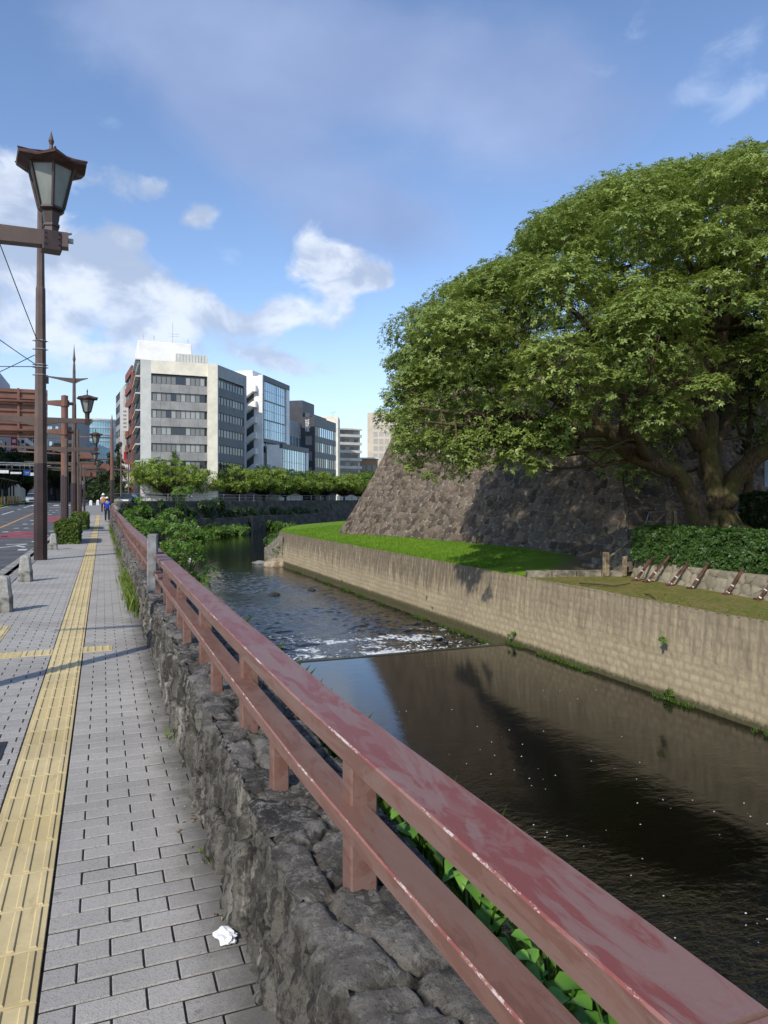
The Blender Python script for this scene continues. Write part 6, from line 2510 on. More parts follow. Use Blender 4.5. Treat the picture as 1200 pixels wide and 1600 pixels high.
def build_terrace():
    h = np.random.default_rng(101)
    # low stone wall under the hedge
    ys = np.arange(-6, 19.5, 0.06)
    hs = np.linspace(0, 1, 16)
    Y, Hh = np.meshgrid(ys, hs, indexing='ij')
    top = -0.42
    z = -1.1 + (top + 1.1) * Hh
    e, r, q = voronoi(Y / 0.42 + .3 * fbm(Y, z, 3), z / 0.30, 8, .8)
    X = np.vectorize(LOWX)(Y) + 0.22 * Hh - 0.05 * sstep(e, 0, .25) - .03 * (fbm(Y * 5, z * 5, 6) - .5)
    pts = np.stack([X, Y, z], -1)
    cap = pts[:, -1:, :] + np.array([0.5, 0, 0.01])
    pts = np.concatenate([pts, cap], 1)
    e2, r2 = np.concatenate([e, e[:, -1:]], 1), np.concatenate([r, r[:, -1:]], 1)
    m = MT('low_wall_stone', 0.9, 0.2)
    n1, n2 = m.noise(1.2, 6, .6), m.noise(9, 7, .7)
    b = m.mix(m.attr('tone'), (0.21, 0.18, 0.13), (0.31, 0.27, 0.20))
    b = m.mix(m.math('MULTIPLY', m.step(n2, .5, .7), .5), b, (0.13, 0.11, 0.08))
    b = m.mix(m.math('SUBTRACT', 1.0, m.step(m.attr('edge'), .02, .1)), b, (0.09, 0.075, 0.05))
    m.color(b)
    m.bump(n2, .6, .03)
    tag(grid_obj('low_stone_wall', pts, m.mat, flip=True, attrs=[('tone', 'POINT', r2), ('edge', 'POINT', e2)]), 'low rubble stone wall carrying the long dark hedge', 'wall')
    # raised ground behind, mounded round the camphor
    rows = []
    tx, ty, _ = P(1110, 838, 26)
    for y in np.arange(-8, 24.4, 0.6):
        r = []
        for t in np.linspace(0, 1, 30):
            x = LOWX(min(y, 22)) + 0.35 + t * 26
            base = float(np.interp(t * 26, [0, 1.2, 3.2, 26], [-0.43, -0.40, 0.42, 0.5])) if y < 19.6 else float(np.interp(t * 26, [0, 2.6, 26], [-0.95, 0.1, 0.5]))
            dd = math.hypot(x - tx, y - ty)
            base += 0.14 * math.exp(-(dd / 2.0) ** 2)
            r.append((x, y, base + .05 * float(fbm(np.array([x]), np.array([y]), 5)[0] - .5)))
        rows.append(r)
    tag(grid_obj('raised_ground', np.array(rows), M_EARTH, flip=True), 'bare raised earth under the camphor tree', 'ground', kind='structure')
    # path kerb between lawn and moss terrace
    a, b = P(850, 922, 21.3), P(952, 900, 24)
    m = MB()
    a2, b2 = Vector((13.55, 20.93, 0)), Vector((16.75, 19.71, 0))
    for k in range(4):
        p, q = a2.lerp(b2, k / 4 + .005), a2.lerp(b2, (k + 1) / 4 - .005)
        n = Vector((-(q - p).y, (q - p).x, 0)).normalized()
        m.obox((p + q) / 2 + Vector((0, 0, -.965)), q - p, n, (0, 0, 1), (q - p).length / 2, .14, .16)
    tag(m.build('stone_edging', M_OLDSTONE), 'row of stone edging blocks between the lawn and the mossy terrace', 'edging')
    # steps between the castle wall and the low wall
    root = thing('stone_steps', 'rough stone steps climbing between the castle wall and the hedge', 'steps', (17.6, 20.9, -.8))
    dirv = Vector((0.93, -0.06, 0)).normalized()
    for k in range(5):
        c = Vector((16.95, 20.75, -.86)) + dirv * (.40 * k) + Vector((0, 0, .20 * k))
        m = MB()
        for j in range(3):
            w = .36
            m.obox(c + Vector((.02 * h.normal(), -.55 + .70 * j, .0)), dirv, (0, 1, 0), (h.normal() * .03, h.normal() * .03, 1), .30, w * h.uniform(.88, .97), .125)
        m.build('step', M_OLDSTONE, root, True)
    root = thing('handrail', 'thin handrail on two pale square posts beside the steps', 'handrail', (16.9, 22.4, -.8))
    for (px, py, d, hh, w) in ((947, 893, 24.3, .66, .085), (976, 893, 24.3, .52, .06)):
        p = P(px, py, d)
        m = MB()
        m.box(p.x - w, p.x + w, p.y - w, p.y + w, p.z - .15, p.z + hh, 0, .015)
        m.build('post', M_WOOD, root, True)
    m = MB()
    m.tube([P(949, 872, 24.3), P(992, 843, 25.8)], .035, 8)
    m.build('rail', M_WOOD, root, True)
    # leaning steel props
    spots = [(993, 907, 1022, 868), (1011, 909, 1046, 869), (1046, 914, 1075, 879), (1080, 919, 1106, 881), (1136, 928, 1159, 891), (1186, 936, 1216, 895)]
    labs = ['rusty steel prop nearest the steps', 'rusty steel prop, second one from the steps', 'third rusty steel prop from the steps', 'fourth rusty steel prop from the steps', 'rusty steel prop with wider gaps on both sides', 'rusty steel prop cut by the right picture edge']
    for i, (bx, by, ux, uy) in enumerate(spots):
        p = G(bx, by, RET_TOP + .02)
        q = Vector((LOWX(p.y - 0.5) + .10, p.y - .02, -.28))
        # find the point on the wall plane that this pixel shows
        best = None
        for dd in np.linspace(14, 30, 321):
            w = P(ux, uy, dd)
            g = abs(w.x - (LOWX(w.y) + .16))
            if best is None or g < best[0]:
                best = (g, w)
        q = best[1]
        root = thing('steel_prop', labs[i] + ', leaning against the low wall', 'prop', p, 'rusty props leaning on the low wall')
        v = q - p
        vd = v.normalized()
        side = vd.cross(Vector((0, 0, 1))).normalized()
        nn = side.cross(vd)
        m = MB()
        m.obox(p + v * .5, side, vd, nn, .034, v.length / 2 + .05, .034)
        m.build('shaft', M_RUST, root, True)
        for f in (.07, .36):
            m = MB()
            m.obox(p + v * f, side, vd, nn, .039, .015, .039)
            m.build('white_band', M_WHITE, root, True)
        m = MB()
        m.obox(p + Vector((0, 0, .0)), (1, 0, 0), (0, 1, 0), (0, 0, 1), .10, .10, .025)
        m.tube([p + side * .09 + Vector((0, 0, -.02)), p + side * .09 + Vector((0, 0, .10))], .012, 6)
        m.build('foot_plate', M_RUST, root, True)
    # fallen branch on the moss
    m = MB()
    m.tube([G(905, 913, -1.0) + Vector((0, 0, .03)), G(930, 915, -1.0) + Vector((0, 0, .05)), G(960, 917, -1.0) + Vector((0, 0, .03)), G(985, 914, -1.0) + Vector((0, 0, .05))], [.02, .025, .02, .008], 6)
    m.tube([G(1008, 928, -1.0), G(1016, 932, -1.0) + Vector((0, 0, .04)), G(1024, 936, -1.0)], .015, 5)
    tag(m.build('fallen_branch', M_BARK_DARK), 'dead branch lying on the mossy ground by the edging', 'branch')
    # wooden fence and steel barrier under the tree
    root = thing('wooden_fence', 'weathered wooden post and rail fence behind the hedge, left of the trunk', 'fence', P(1050, 826, 27))
    for (px, t, d, w) in ((1048, 783, 27, .13), (1057, 797, 26.6, .07), (1100, 797, 27.2, .07)):
        a, b = P(px, 832, d), P(px, t, d)
        m = MB()
        m.box(a.x - w, a.x + w, a.y - w, a.y + w, a.z - .3, b.z, 0, .02)
        m.build('post', M_WOOD, root, True)
    for py in (801, 813):
        m = MB()
        a, b = P(1057, py, 26.6), P(1112, py + 1, 27.3)
        m.obox((a + b) / 2, b - a, (0, 0, 1), (b - a).cross(Vector((0, 0, 1))), (b - a).length / 2, .06, .03)
        m.build('rail', M_WOOD, root, True)
    m = MB()
    a, b = P(1020, 822, 26.8), P(1046, 795, 27)
    m.tube([a, b], .04, 6)
    m.build('brace', M_WOOD, root, True)
    root = thing('steel_barrier', 'light steel tube barrier at the top of the steps', 'barrier', P(1025, 822, 27.5))
    m = MB()
    m.tube([P(1008, 822, 27.3), P(1014, 800, 27.4), P(1048, 799, 27.6), P(1048, 822, 27.6)], .022, 6)
    m.build('frame', M_STEEL, root, True)
    m = MB()
    m.tube([P(1010, 815, 27.35), P(1048, 815, 27.6)], .016, 6)
    m.build('crossbar', M_STEEL, root, True)
    # thin cable on the castle corner
    m = MB()
    m.tube([P(982, 848, 26.2), P(981.5, 800, 26.3), P(981, 740, 26.6)], .008, 5)
    tag(m.build('cable', M_WIRE), 'thin dark cable hanging straight down the castle wall corner', 'cable')
    m = MB()
    m.tube([P(945, 785, 26.8), P(1000, 782, 27), P(1090, 784, 28)], .009, 5)
    m.tube([P(981, 768, 26.5), P(1060, 770, 28), P(1195, 771, 30)], .009, 5)
    tag(m.build('cable', M_WIRE), 'two thin level cables strung behind the camphor trunk', 'cable')
    # pale notice board on the right
    p = P(1199, 735, 31)
    root = thing('notice_board', 'pale blue notice board half cut by the right picture edge', 'notice board', (p.x, p.y, .5))
    m = MB()
    m.obox((p.x + .6, p.y - .2, p.z), (CA, -SA, 0), (SA, CA, 0), (0, 0, 1), .75, .03, .72)
    m.build('board', plain('board_blue', (0.30, 0.38, 0.45), 0.6, 0.3), root, True)
    for s in (-.5, .5):
        m = MB()
        c = Vector((p.x + .6, p.y - .2, 0)) + Vector((CA, -SA, 0)) * s + Vector((SA, CA, 0)) * .06
        m.tube([c + Vector((0, 0, .3)), c + Vector((0, 0, p.z))], .04, 6)
        m.build('leg', M_STEEL, root, True)
    # boulders at the river bend
    import bmesh
    for i, (px, py, d, r, lab) in enumerate([(433, 873, 56, .95, 'tan boulder at the foot of the retaining wall in the river bend'), (302, 855, 62, .5, 'pale flat rock in the water beside the bank shrubs'), (292, 848, 66, .35, 'small pale rock behind the flat rock'), (487, 908, 41, .22, 'dark rock breaking the water in midstream'), (428, 917, 39, .3, 'low dark rock left of the midstream rock'), (405, 866, 58, .6, 'flat grey rock just awash under the lawn tip')]):
        me = bpy.data.meshes.new('boulder')
        bm = bmesh.new()
        bmesh.ops.create_icosphere(bm, subdivisions=4, radius=1.0)
        for v in bm.verts:
            q = np.array(v.co)
            n = fbm(np.array([q[0] * 1.5 + i * 3 + q[2]]), np.array([q[1] * 1.5 + q[2] * .7]), 9, 4)[0]
            v.co = v.co * (0.65 + 0.7 * n) * r
            v.co.z *= .38 if 'flat' in lab or 'low' in lab or 'midstream' in lab else .55
        bm.to_mesh(me)
        bm.free()
        o = mesh_obj('boulder', me, plain('boulder_%s' % ('tan', 'pale', 'pale', 'dark', 'dark', 'grey')[i], [(0.36, 0.29, 0.20), (0.42, 0.41, 0.39), (0.42, 0.41, 0.39), (0.05, 0.047, 0.042), (0.04, 0.04, 0.036), (0.2, 0.2, 0.19)][i], .85, .2, var=.3, scale=2, bump=.5, bscale=6), smooth=True)
        p = P(px, py, d)
        o.location = (p.x, p.y, ZW2 + .06 * r)
        o.rotation_euler = (0, 0, i * 1.1)
        tag(o, lab, 'boulder')
    # concrete ramp at the wall end
    m = MB()
    a = P(446, 842, 58)
    m.add([(13.3, 55.5, -1.4), (14.6, 60.5, -1.1), (13.1, 61.5, -2.6), (12.5, 56.5, -3.7), (13.3, 55.5, -4.2), (14.6, 60.5, -4.2), (13.1, 61.5, -4.2), (12.5, 56.5, -4.2)], [(0, 3, 2, 1), (0, 4, 7, 3), (3, 7, 6, 2), (2, 6, 5, 1)])
    tag(m.build('concrete_apron', M_OLDSTONE), 'sloping concrete apron at the end of the retaining wall', 'apron')


build_posts()
build_road_signs()
build_wires()
build_bollards()
build_tissue()
build_people()
build_vehicles()
build_tram_stop()
build_terrace()

# ------------------------------------------------------------------ far embankment and buildings
UX, UY = 0.577, 0.816
L0 = Vector((18.0, 121.9))


def line_t(px, off=0.0):
    """distance along the building line (moved off metres towards the river) at which it crosses photo column px"""
    k = (px - 600) / FPX
    dx, dy = SA + CA * k, CA - SA * k
    ox, oy = L0.x + UY * off, L0.y - UX * off
    return (oy * dx - ox * dy) / (UX * dy - UY * dx)


def frame(origin, u, z=1.0):
    u = Vector((u[0], u[1])).normalized()
    inw = Vector((-u.y, u.x))
    return Matrix(((u.x, inw.x, 0, origin[0]), (u.y, inw.y, 0, origin[1]), (0, 0, 1, z), (0, 0, 0, 1)))


def bank_frame(t, off=0.0, z=1.0):
    return frame((L0.x + UX * t + UY * off, L0.y + UY * t - UX * off), (UX, UY), z)


M_CREAM = plain('cream_panel', (0.78, 0.73, 0.60), 0.7, 0.3, var=0.08, scale=0.6)
M_LGREY = plain('light_grey_panel', (0.58, 0.58, 0.55), 0.7, 0.3, var=0.08, scale=0.6)
M_MGREY = plain('mid_grey_panel', (0.33, 0.34, 0.35), 0.6, 0.35, var=0.08, scale=0.8)
M_SPAN = plain('grey_spandrel', (0.31, 0.305, 0.295), 0.7, 0.3, var=0.14, scale=0.5)
M_NAVY = plain('slate_spandrel', (0.085, 0.095, 0.115), 0.5, 0.4, var=0.1, scale=0.5)
M_WTILE = plain('white_tile_wall', (0.80, 0.80, 0.78), 0.5, 0.4, var=0.06, scale=0.6)
M_BWHITE = plain('white_render', (0.86, 0.85, 0.82), 0.8, 0.2, var=0.06, scale=0.4)
M_CHAR = plain('charcoal_panel', (0.050, 0.054, 0.066), 0.5, 0.4, var=0.12, scale=0.8)
M_CHAR2 = plain('dark_frame', (0.075, 0.085, 0.10), 0.5, 0.4, var=0.08)
M_BRICK = plain('brick_tile', (0.24, 0.095, 0.070), 0.75, 0.3, var=0.15, scale=0.8)
M_BEIGE = plain('beige_render', (0.56, 0.49, 0.39), 0.8, 0.2, var=0.07, scale=0.3)
M_APT = plain('apartment_white', (0.58, 0.56, 0.50), 0.8, 0.2, var=0.1, scale=0.3)
M_BLUEGREY = plain('pale_blue_wall', (0.42, 0.46, 0.53), 0.7, 0.3, var=0.07, scale=0.3)
M_DNAVY = plain('navy_wall', (0.035, 0.055, 0.095), 0.4, 0.5, var=0.1, scale=0.2)
G_DARK = glass_mat('window_dark', (0.018, 0.022, 0.028))
G_MID = glass_mat('window_blind', (0.20, 0.20, 0.19), 0.25, 0.6)
G_PALE = glass_mat('window_pale_blind', (0.36, 0.36, 0.34), 0.3, 0.5)
G_BLUE = glass_mat('curtain_glass', (0.42, 0.55, 0.64), 0.12, 0.9, 0.7)
G_BLUE2 = glass_mat('curtain_glass_deep', (0.30, 0.42, 0.50), 0.10, 0.9, 0.7)
G_CYAN = glass_mat('tower_glass', (0.16, 0.42, 0.50), 0.10, 0.9)


def ribbon(xf, parent, s0, s1, z0, z1, n, y=0.16, weights=(.4, .35, .25), frame_mat=None, mats=None, h=random, name='window', split=0.0):
    """one window band: panes with mullions between them"""
    mats = mats or [G_DARK, G_MID, G_PALE]
    fm = frame_mat or M_CHAR2
    m = MB(xf)
    w = (s1 - s0) / n
    for k in range(n):
        a, b = s0 + k * w, s0 + (k + 1) * w
        q = random.random()
        mi = 0 if q < weights[0] else (1 if q < weights[0] + weights[1] else 2)
        m.add([(a, y, z0), (b, y, z0), (b, y, z1), (a, y, z1)], [(0, 1, 2, 3)], mi)
        m.box(a - .03, a + .03, y - .07, y - .003, z0, z1, 3)
    m.box(s1 - .03, s1 + .03, y - .07, y - .003, z0, z1, 3)
    m.box(s0, s1, y - .08, y - .003, z1 - .06, z1 + .01, 3)
    m.box(s0, s1, y - .09, y - .003, z0 - .04, z0 + .05, 3)
    if split:
        m.box(s0, s1, y - .06, y - .004, z0 + (z1 - z0) * split - .03, z0 + (z1 - z0) * split + .03, 3)
    return m.build(name, list(mats) + [fm], parent, True)


def slabpart(xf, parent, name, mat, boxes, bev=0.0):
    m = MB(xf)
    for b in boxes:
        m.box(*b, 0, bev)
    return m.build(name, mat, parent, True)


def build_corner_block():
    random.seed(3)
    zb = 1.0
    root = thing('office_block', 'seven storey corner office block with cream pillars and grey window bands', 'office block', (18, 121.9, zb))
    F = frame((5.7, 121.9), (1, 0), zb)
    W = 12.3
    R = bank_frame(0, 0, zb)
    WR = 11.6
    Z = lambda z: z - zb
    # core
    m = MB()
    m.prism([(6.0, 122.3), (17.95, 122.3), (17.9 + UX * WR - .35, 122.1 + UY * WR), (12, 150), (6.0, 150)], zb - .5, 24.0)
    m.build('core', M_CHAR, root, True)
    slabpart(F, root, 'left_pillar', M_LGREY, [(0, 1.65, 0, .36, -.5, Z(24.4))])
    slabpart(F, root, 'right_pillar', M_CREAM, [(10.65, 12.32, -.25, .36, -.5, Z(24.4))])
    slabpart(F, root, 'top_band', M_CREAM, [(1.65, 10.65, -.03, .36, Z(22.25), Z(24.4))])
    slabpart(F, root, 'ground_floor', M_CREAM, [(1.65, 10.65, .05, .36, -.5, Z(5.3))])
    tops = [21.95 - 2.78 * k for k in range(6)]
    for k, t in enumerate(tops):
        lo = t - 1.35
        nxt = tops[k + 1] if k < 5 else 5.35
        m = MB(F)
        for j in range(6):
            a = 1.65 + 9.0 / 6 * j
            m.box(a + .012, a + 1.488, .02, .36, Z(nxt) + .02, Z(lo) - .02)
        m.build('spandrel', M_SPAN, root, True)
    for k, t in enumerate(tops):
        ribbon(F, root, 1.68, 10.2, Z(t - 1.35), Z(t), 11, .25, (.22, .48, .30))
    # river side
    slabpart(R, root, 'side_top_band', M_MGREY, [(0.02, WR, 0, .36, Z(22.3), Z(24.4)), (WR - .9, WR, 0, .36, -.5, Z(22.3)), (.02, .45, 0, .36, -.5, Z(22.3))])
    for k, t in enumerate(tops):
        nxt = tops[k + 1] if k < 5 else .2
        m = MB(R)
        for j in range(5):
            a = .45 + (WR - 1.35) / 5 * j
            m.box(a + .01, a + (WR - 1.35) / 5 - .01, .04, .36, Z(nxt) + .02, Z(t - 1.35) - .02)
        m.build('side_spandrel', M_NAVY, root, True)
    for k, t in enumerate(tops):
        ribbon(R, root, .5, WR - .95, Z(t - 1.35), Z(t), 9, .22, (.55, .3, .15))
    # street side with its thin balcony slabs
    S = frame((5.7, 150), (0, -1), zb)
    slabpart(S, root, 'street_wall', M_CHAR2, [(0, 28.0, .02, .4, -.5, Z(24.2))])
    for k in range(8):
        slabpart(S, root, 'balcony_slab', M_LGREY, [(14, 27.4, -.75, .02, Z(5 + 2.78 * k), Z(5.2 + 2.78 * k))])
    for k in range(7):
        ribbon(S, root, 1, 27, Z(6.0 + 2.78 * k), Z(7.5 + 2.78 * k), 16, .0, (.7, .2, .1))
    # roof house
    slabpart(F, root, 'roof_house', M_BWHITE, [(-.3, 8.3, 2.0, 12, Z(23.9), Z(27.9))], .05)
    slabpart(F, root, 'plant_room', M_LGREY, [(5.6, 10.9, 1.0, 9, Z(23.9), Z(26.0))] + [(5.7 + .5 * k, 5.75 + .5 * k, .93, 1.0, Z(24.4), Z(25.9)) for k in range(10)])
    for (s, z, hh) in ((.6, 27.9, 1.5), (2.3, 27.9, 1.2), (7.8, 27.9, 1.1)):
        m = MB(F)
        m.tube([(s, 3.0, Z(z)), (s, 3.0, Z(z + hh))], .035, 5)
        m.box(s - .12, s + .12, 2.9, 3.1, Z(z + hh * .55), Z(z + hh * .95))
        m.build('antenna', M_LGREY, root, True)
    m = MB(F)
    m.tube([(5.3, 3, Z(27.9)), (5.3, 3, Z(31.5))], .025, 4)
    for zz in (29.2, 29.6):
        m.tube([(4.6, 3, Z(zz)), (6.3, 3, Z(zz))], .018, 4)
    m.build('aerial', M_STEEL, root, True)


def build_white_building():
    zb = 1.1
    t0, t1 = line_t(410), line_t(452)
    root = thing('gallery_building', 'white building with tall glass wall, zigzag stairs and projecting glass box', 'building', (L0.x + UX * t0, L0.y + UY * t0, zb))
    B = bank_frame(t0, 0, zb)
    W = t1 - t0
    Z = lambda z: z - zb
    slabpart(B, root, 'wall', M_WTILE, [(0, W, .9, 15, -.5, Z(25.7)), (0, .5, 0, .9, -.5, Z(25.9)), (W - 1.6, W, -.05, .9, -.5, Z(25.2))])
    slabpart(B, root, 'parapet', M_BWHITE, [(.3, 9, 2.2, 9, Z(25.7), Z(26.9))])
    slabpart(B, root, 'frame_band', M_CHAR2, [(.5, W + .02, -.08, .9, Z(24.9), Z(25.95)), (.5, .8, -.06, .9, Z(13.2), Z(24.9)), (.5, W - 1.6, -.06, .9, Z(12.9), Z(13.5))])
    z0, z1 = Z(13.5), Z(24.9)
    rows = 3
    for k in range(rows):
        a, b = z0 + (z1 - z0) / rows * k, z0 + (z1 - z0) / rows * (k + 1)
        ribbon(B, root, .8, W - 1.6, a + .1, b - .06, 12, .18, (.6, .3, .1), M_LGREY, [G_BLUE, G_BLUE2, G_BLUE], name='curtain_wall', split=.5)
    for (s, z, w, hh) in ((1.2, 11.0, 2.2, 1.9), (1.6, 6.2, 2.6, 1.6), (5.5, 10.8, 1.6, 1.6)):
        ribbon(B, root, s, s + w, Z(z), Z(z + hh), 2, .86, (1, 0, 0))
    # left wall with stairs: frame runs from back to front corner, its outside faces down the street
    Lf = frame((L0.x + UX * t0 - UY * 15, L0.y + UY * t0 + UX * 15), (UY, -UX), zb)
    m = MB(Lf)
    nf = 6
    for k in range(nf):
        za = Z(6.0 + 3.05 * k)
        x0, x1 = 11.2, 13.9
        # flight going up to the right, then a landing
        m.loft([[(x0, -1.0, za - .25), (x0, -.05, za - .25), (x0, -.05, za + .95), (x0, -1.0, za + .95)], [(x1 - .5, -1.0, za + 1.35), (x1 - .5, -.05, za + 1.35), (x1 - .5, -.05, za + 2.5), (x1 - .5, -1.0, za + 2.5)]])
        m.box(x1 - .5, x1 + .1, -1.0, -.05, za + 1.32, za + 2.5)
    m.build('stairs', M_BWHITE, root, True)
    slabpart(Lf, root, 'stair_backing', M_CHAR2, [(10.6, 13.2, -.03, .05, Z(4.5), Z(23.0))])  # flat dark panel on the wall behind the flights
    # projecting box
    ta, tb = line_t(441, 3.2), line_t(482, 3.2)
    Bb = bank_frame(ta, 3.2, zb)
    Wb = tb - ta
    slabpart(Bb, root, 'box_wall', M_WTILE, [(0, Wb, .5, 3.25, Z(4.9), Z(12.4)), (Wb - 1.3, Wb, 0, .5, Z(4.9), Z(11.7)), (0, .25, 0, .5, Z(4.9), Z(11.7)), (1, Wb - 1, 1.0, 3.25, -.5, Z(4.9))])
    slabpart(Bb, root, 'box_frame', M_CHAR2, [(-.05, Wb + .05, -.1, .55, Z(11.7), Z(12.65)), (0, Wb, -.08, .5, Z(4.6), Z(5.0)), (.25, .5, -.05, .5, Z(5.0), Z(11.7))])
    ribbon(Bb, root, .5, Wb - 1.3, Z(5.0), Z(11.7), 10, .22, (.6, .4, 0), M_LGREY, [G_BLUE, G_BLUE2, G_BLUE], name='curtain_wall', split=.62)


def build_bank_buildings():
    zb = 1.1
    Z = lambda z: z - zb
    t0, t1 = line_t(453), line_t(486)
    root = thing('grey_annex', 'plain pale grey block between the glass building and the charcoal building', 'building', (L0.x + UX * t0, L0.y + UY * t0, zb))
    B = bank_frame(t0, -1.0, zb)
    slabpart(B, root, 'wall', M_MGREY, [(0, t1 - t0 + 1.5, 0, 12, -.5, Z(19.0))])
    ribbon(B, root, .4, t1 - t0, Z(13.2), Z(15.6), 7, -.03, (.5, .5, 0), M_LGREY, [G_BLUE, G_BLUE2, G_BLUE])
    # charcoal building
    o = 2.4
    t0, t1 = line_t(492, o), line_t(525, o)
    root = thing('charcoal_building', 'charcoal building with white vertical lettering and glass bands', 'building', (L0.x + UX * t0, L0.y + UY * t0, zb))
    B = bank_frame(t0, o, zb)
    W = t1 - t0
    slabpart(B, root, 'wall', M_CHAR, [(0, W, .3, 17, -.5, Z(20.4)), (0, .4, 0, .3, -.5, Z(20.4))])
    m = MB(B)
    tops = [18.3 - 3.55 * k for k in range(4)]
    m.box(.4, W, 0, .3, Z(18.3), Z(20.5))
    for k, t in enumerate(tops):
        nxt = tops[k + 1] if k < 3 else 1.0
        m.box(.4, W, 0, .3, Z(nxt), Z(t - 2.25))
    m.build('spandrel', M_CHAR2, root, True)
    for k, t in enumerate(tops):
        ribbon(B, root, .4, 2.0, Z(t - 2.25), Z(t), 1, .12, (0, 0, 1), M_CHAR, [G_DARK, G_MID, M_BEIGE])
        ribbon(B, root, 2.0, W - .2, Z(t - 2.25), Z(t), 9, .12, (.35, .65, 0) if k < 2 else (.9, .1, 0), M_CHAR, [G_DARK, G_BLUE, G_BLUE])
    slabpart(B, root, 'upper_storey', M_CHAR, [(1.5, W * .6, 3.5, 20, Z(20.4), Z(24.4))])
    Lf = frame((L0.x + UX * t0 + UY * (o - 17), L0.y + UY * t0 - UX * (o - 17)), (UY, -UX), zb)
    for (s, z, w, hh, mt) in ((14.7, 13.9, 1.7, 2.2, 1), (14.7, 10.3, 1.7, 2.2, 1), (14.7, 6.8, 1.7, 2.2, 1), (12.0, 13.9, 1.4, 1.8, 0)):
        ribbon(Lf, root, s, s + w, Z(z), Z(z + hh), 1, -.03, (0, 1, 0) if mt else (1, 0, 0), M_CHAR)
    U = bank_frame(t0 + 1.5, o - 3.5, zb)
    Lu = frame((L0.x + UX * (t0 + 1.5) + UY * (o - 20), L0.y + UY * (t0 + 1.5) - UX * (o - 20)), (UY, -UX), zb)
    ribbon(Lu, root, 8.6, 11.2, Z(21.0), Z(23.0), 2, -.03, (0, 0, 1), M_LGREY, [G_PALE, G_PALE, M_WHITE])
    ribbon(Lu, root, 4.6, 5.4, Z(21.6), Z(23.2), 1, -.03, (0, 0, 1), M_LGREY)
    m = MB(Lu)
    for k in range(14):
        m.tube([(4 + .5 * k, .3, Z(24.4)), (4 + .5 * k, .3, Z(25.7))], .04, 4)
    m.tube([(4, .3, Z(25.7)), (10.6, .3, Z(25.7))], .04, 4)
    m.box(1.5, 4.2, .8, 3.2, Z(24.4), Z(25.9))
    m.build('roof_railing', M_LGREY, root, True)
    # roof steps behind the glass bands
    slabpart(B, root, 'roof_deck', M_CHAR2, [(2.5, W - 1, 2.2, 3.5, Z(20.4), Z(21.6)), (4.0, W * .75, 1.2, 2.2, Z(20.4), Z(21.0))])
    cu = bpy.data.curves.new('lettering', 'FONT')
    cu.body = '城\n見\n櫓'
    cu.size = 1.15
    cu.space_line = 0.78
    cu.align_x = 'CENTER'
    cu.extrude = 0.05
    cu.materials.append(M_WHITE)
    tx = text_mesh('lettering', cu)
    attach(tx, root, True)
    M4 = Lf @ Matrix.Translation((15.2, -.12, Z(18.9))) @ Matrix.Rotation(math.pi / 2, 4, 'X')
    tx.matrix_parent_inverse = Matrix.Translation(-root.location) @ M4
    # small stacked white lights on the outer corner
    for k in range(4):
        slabpart(B, root, 'corner_light', M_WHITE, [(W - .1, W + .1, -.12, -.005, Z(2.6 + .95 * k), Z(3.1 + .95 * k))])


def facing_block(name, label, px0, px1, d, ztop, depth, wallmat, zb=1.2, cat='building', nudge=0.0):
    """a block whose front is square to the street view, from photo column px0 to px1"""
    a, b = P(px0, 780, d), P(px1, 780, d + nudge)
    root = thing(name, label, cat, (a.x, a.y, zb))
    Fm = frame((a.x, a.y), (b.x - a.x, b.y - a.y), zb)
    W = math.hypot(b.x - a.x, b.y - a.y)
    slabpart(Fm, root, 'wall', wallmat, [(0, W, .3, depth, -.5, ztop - zb)])
    return root, Fm, W


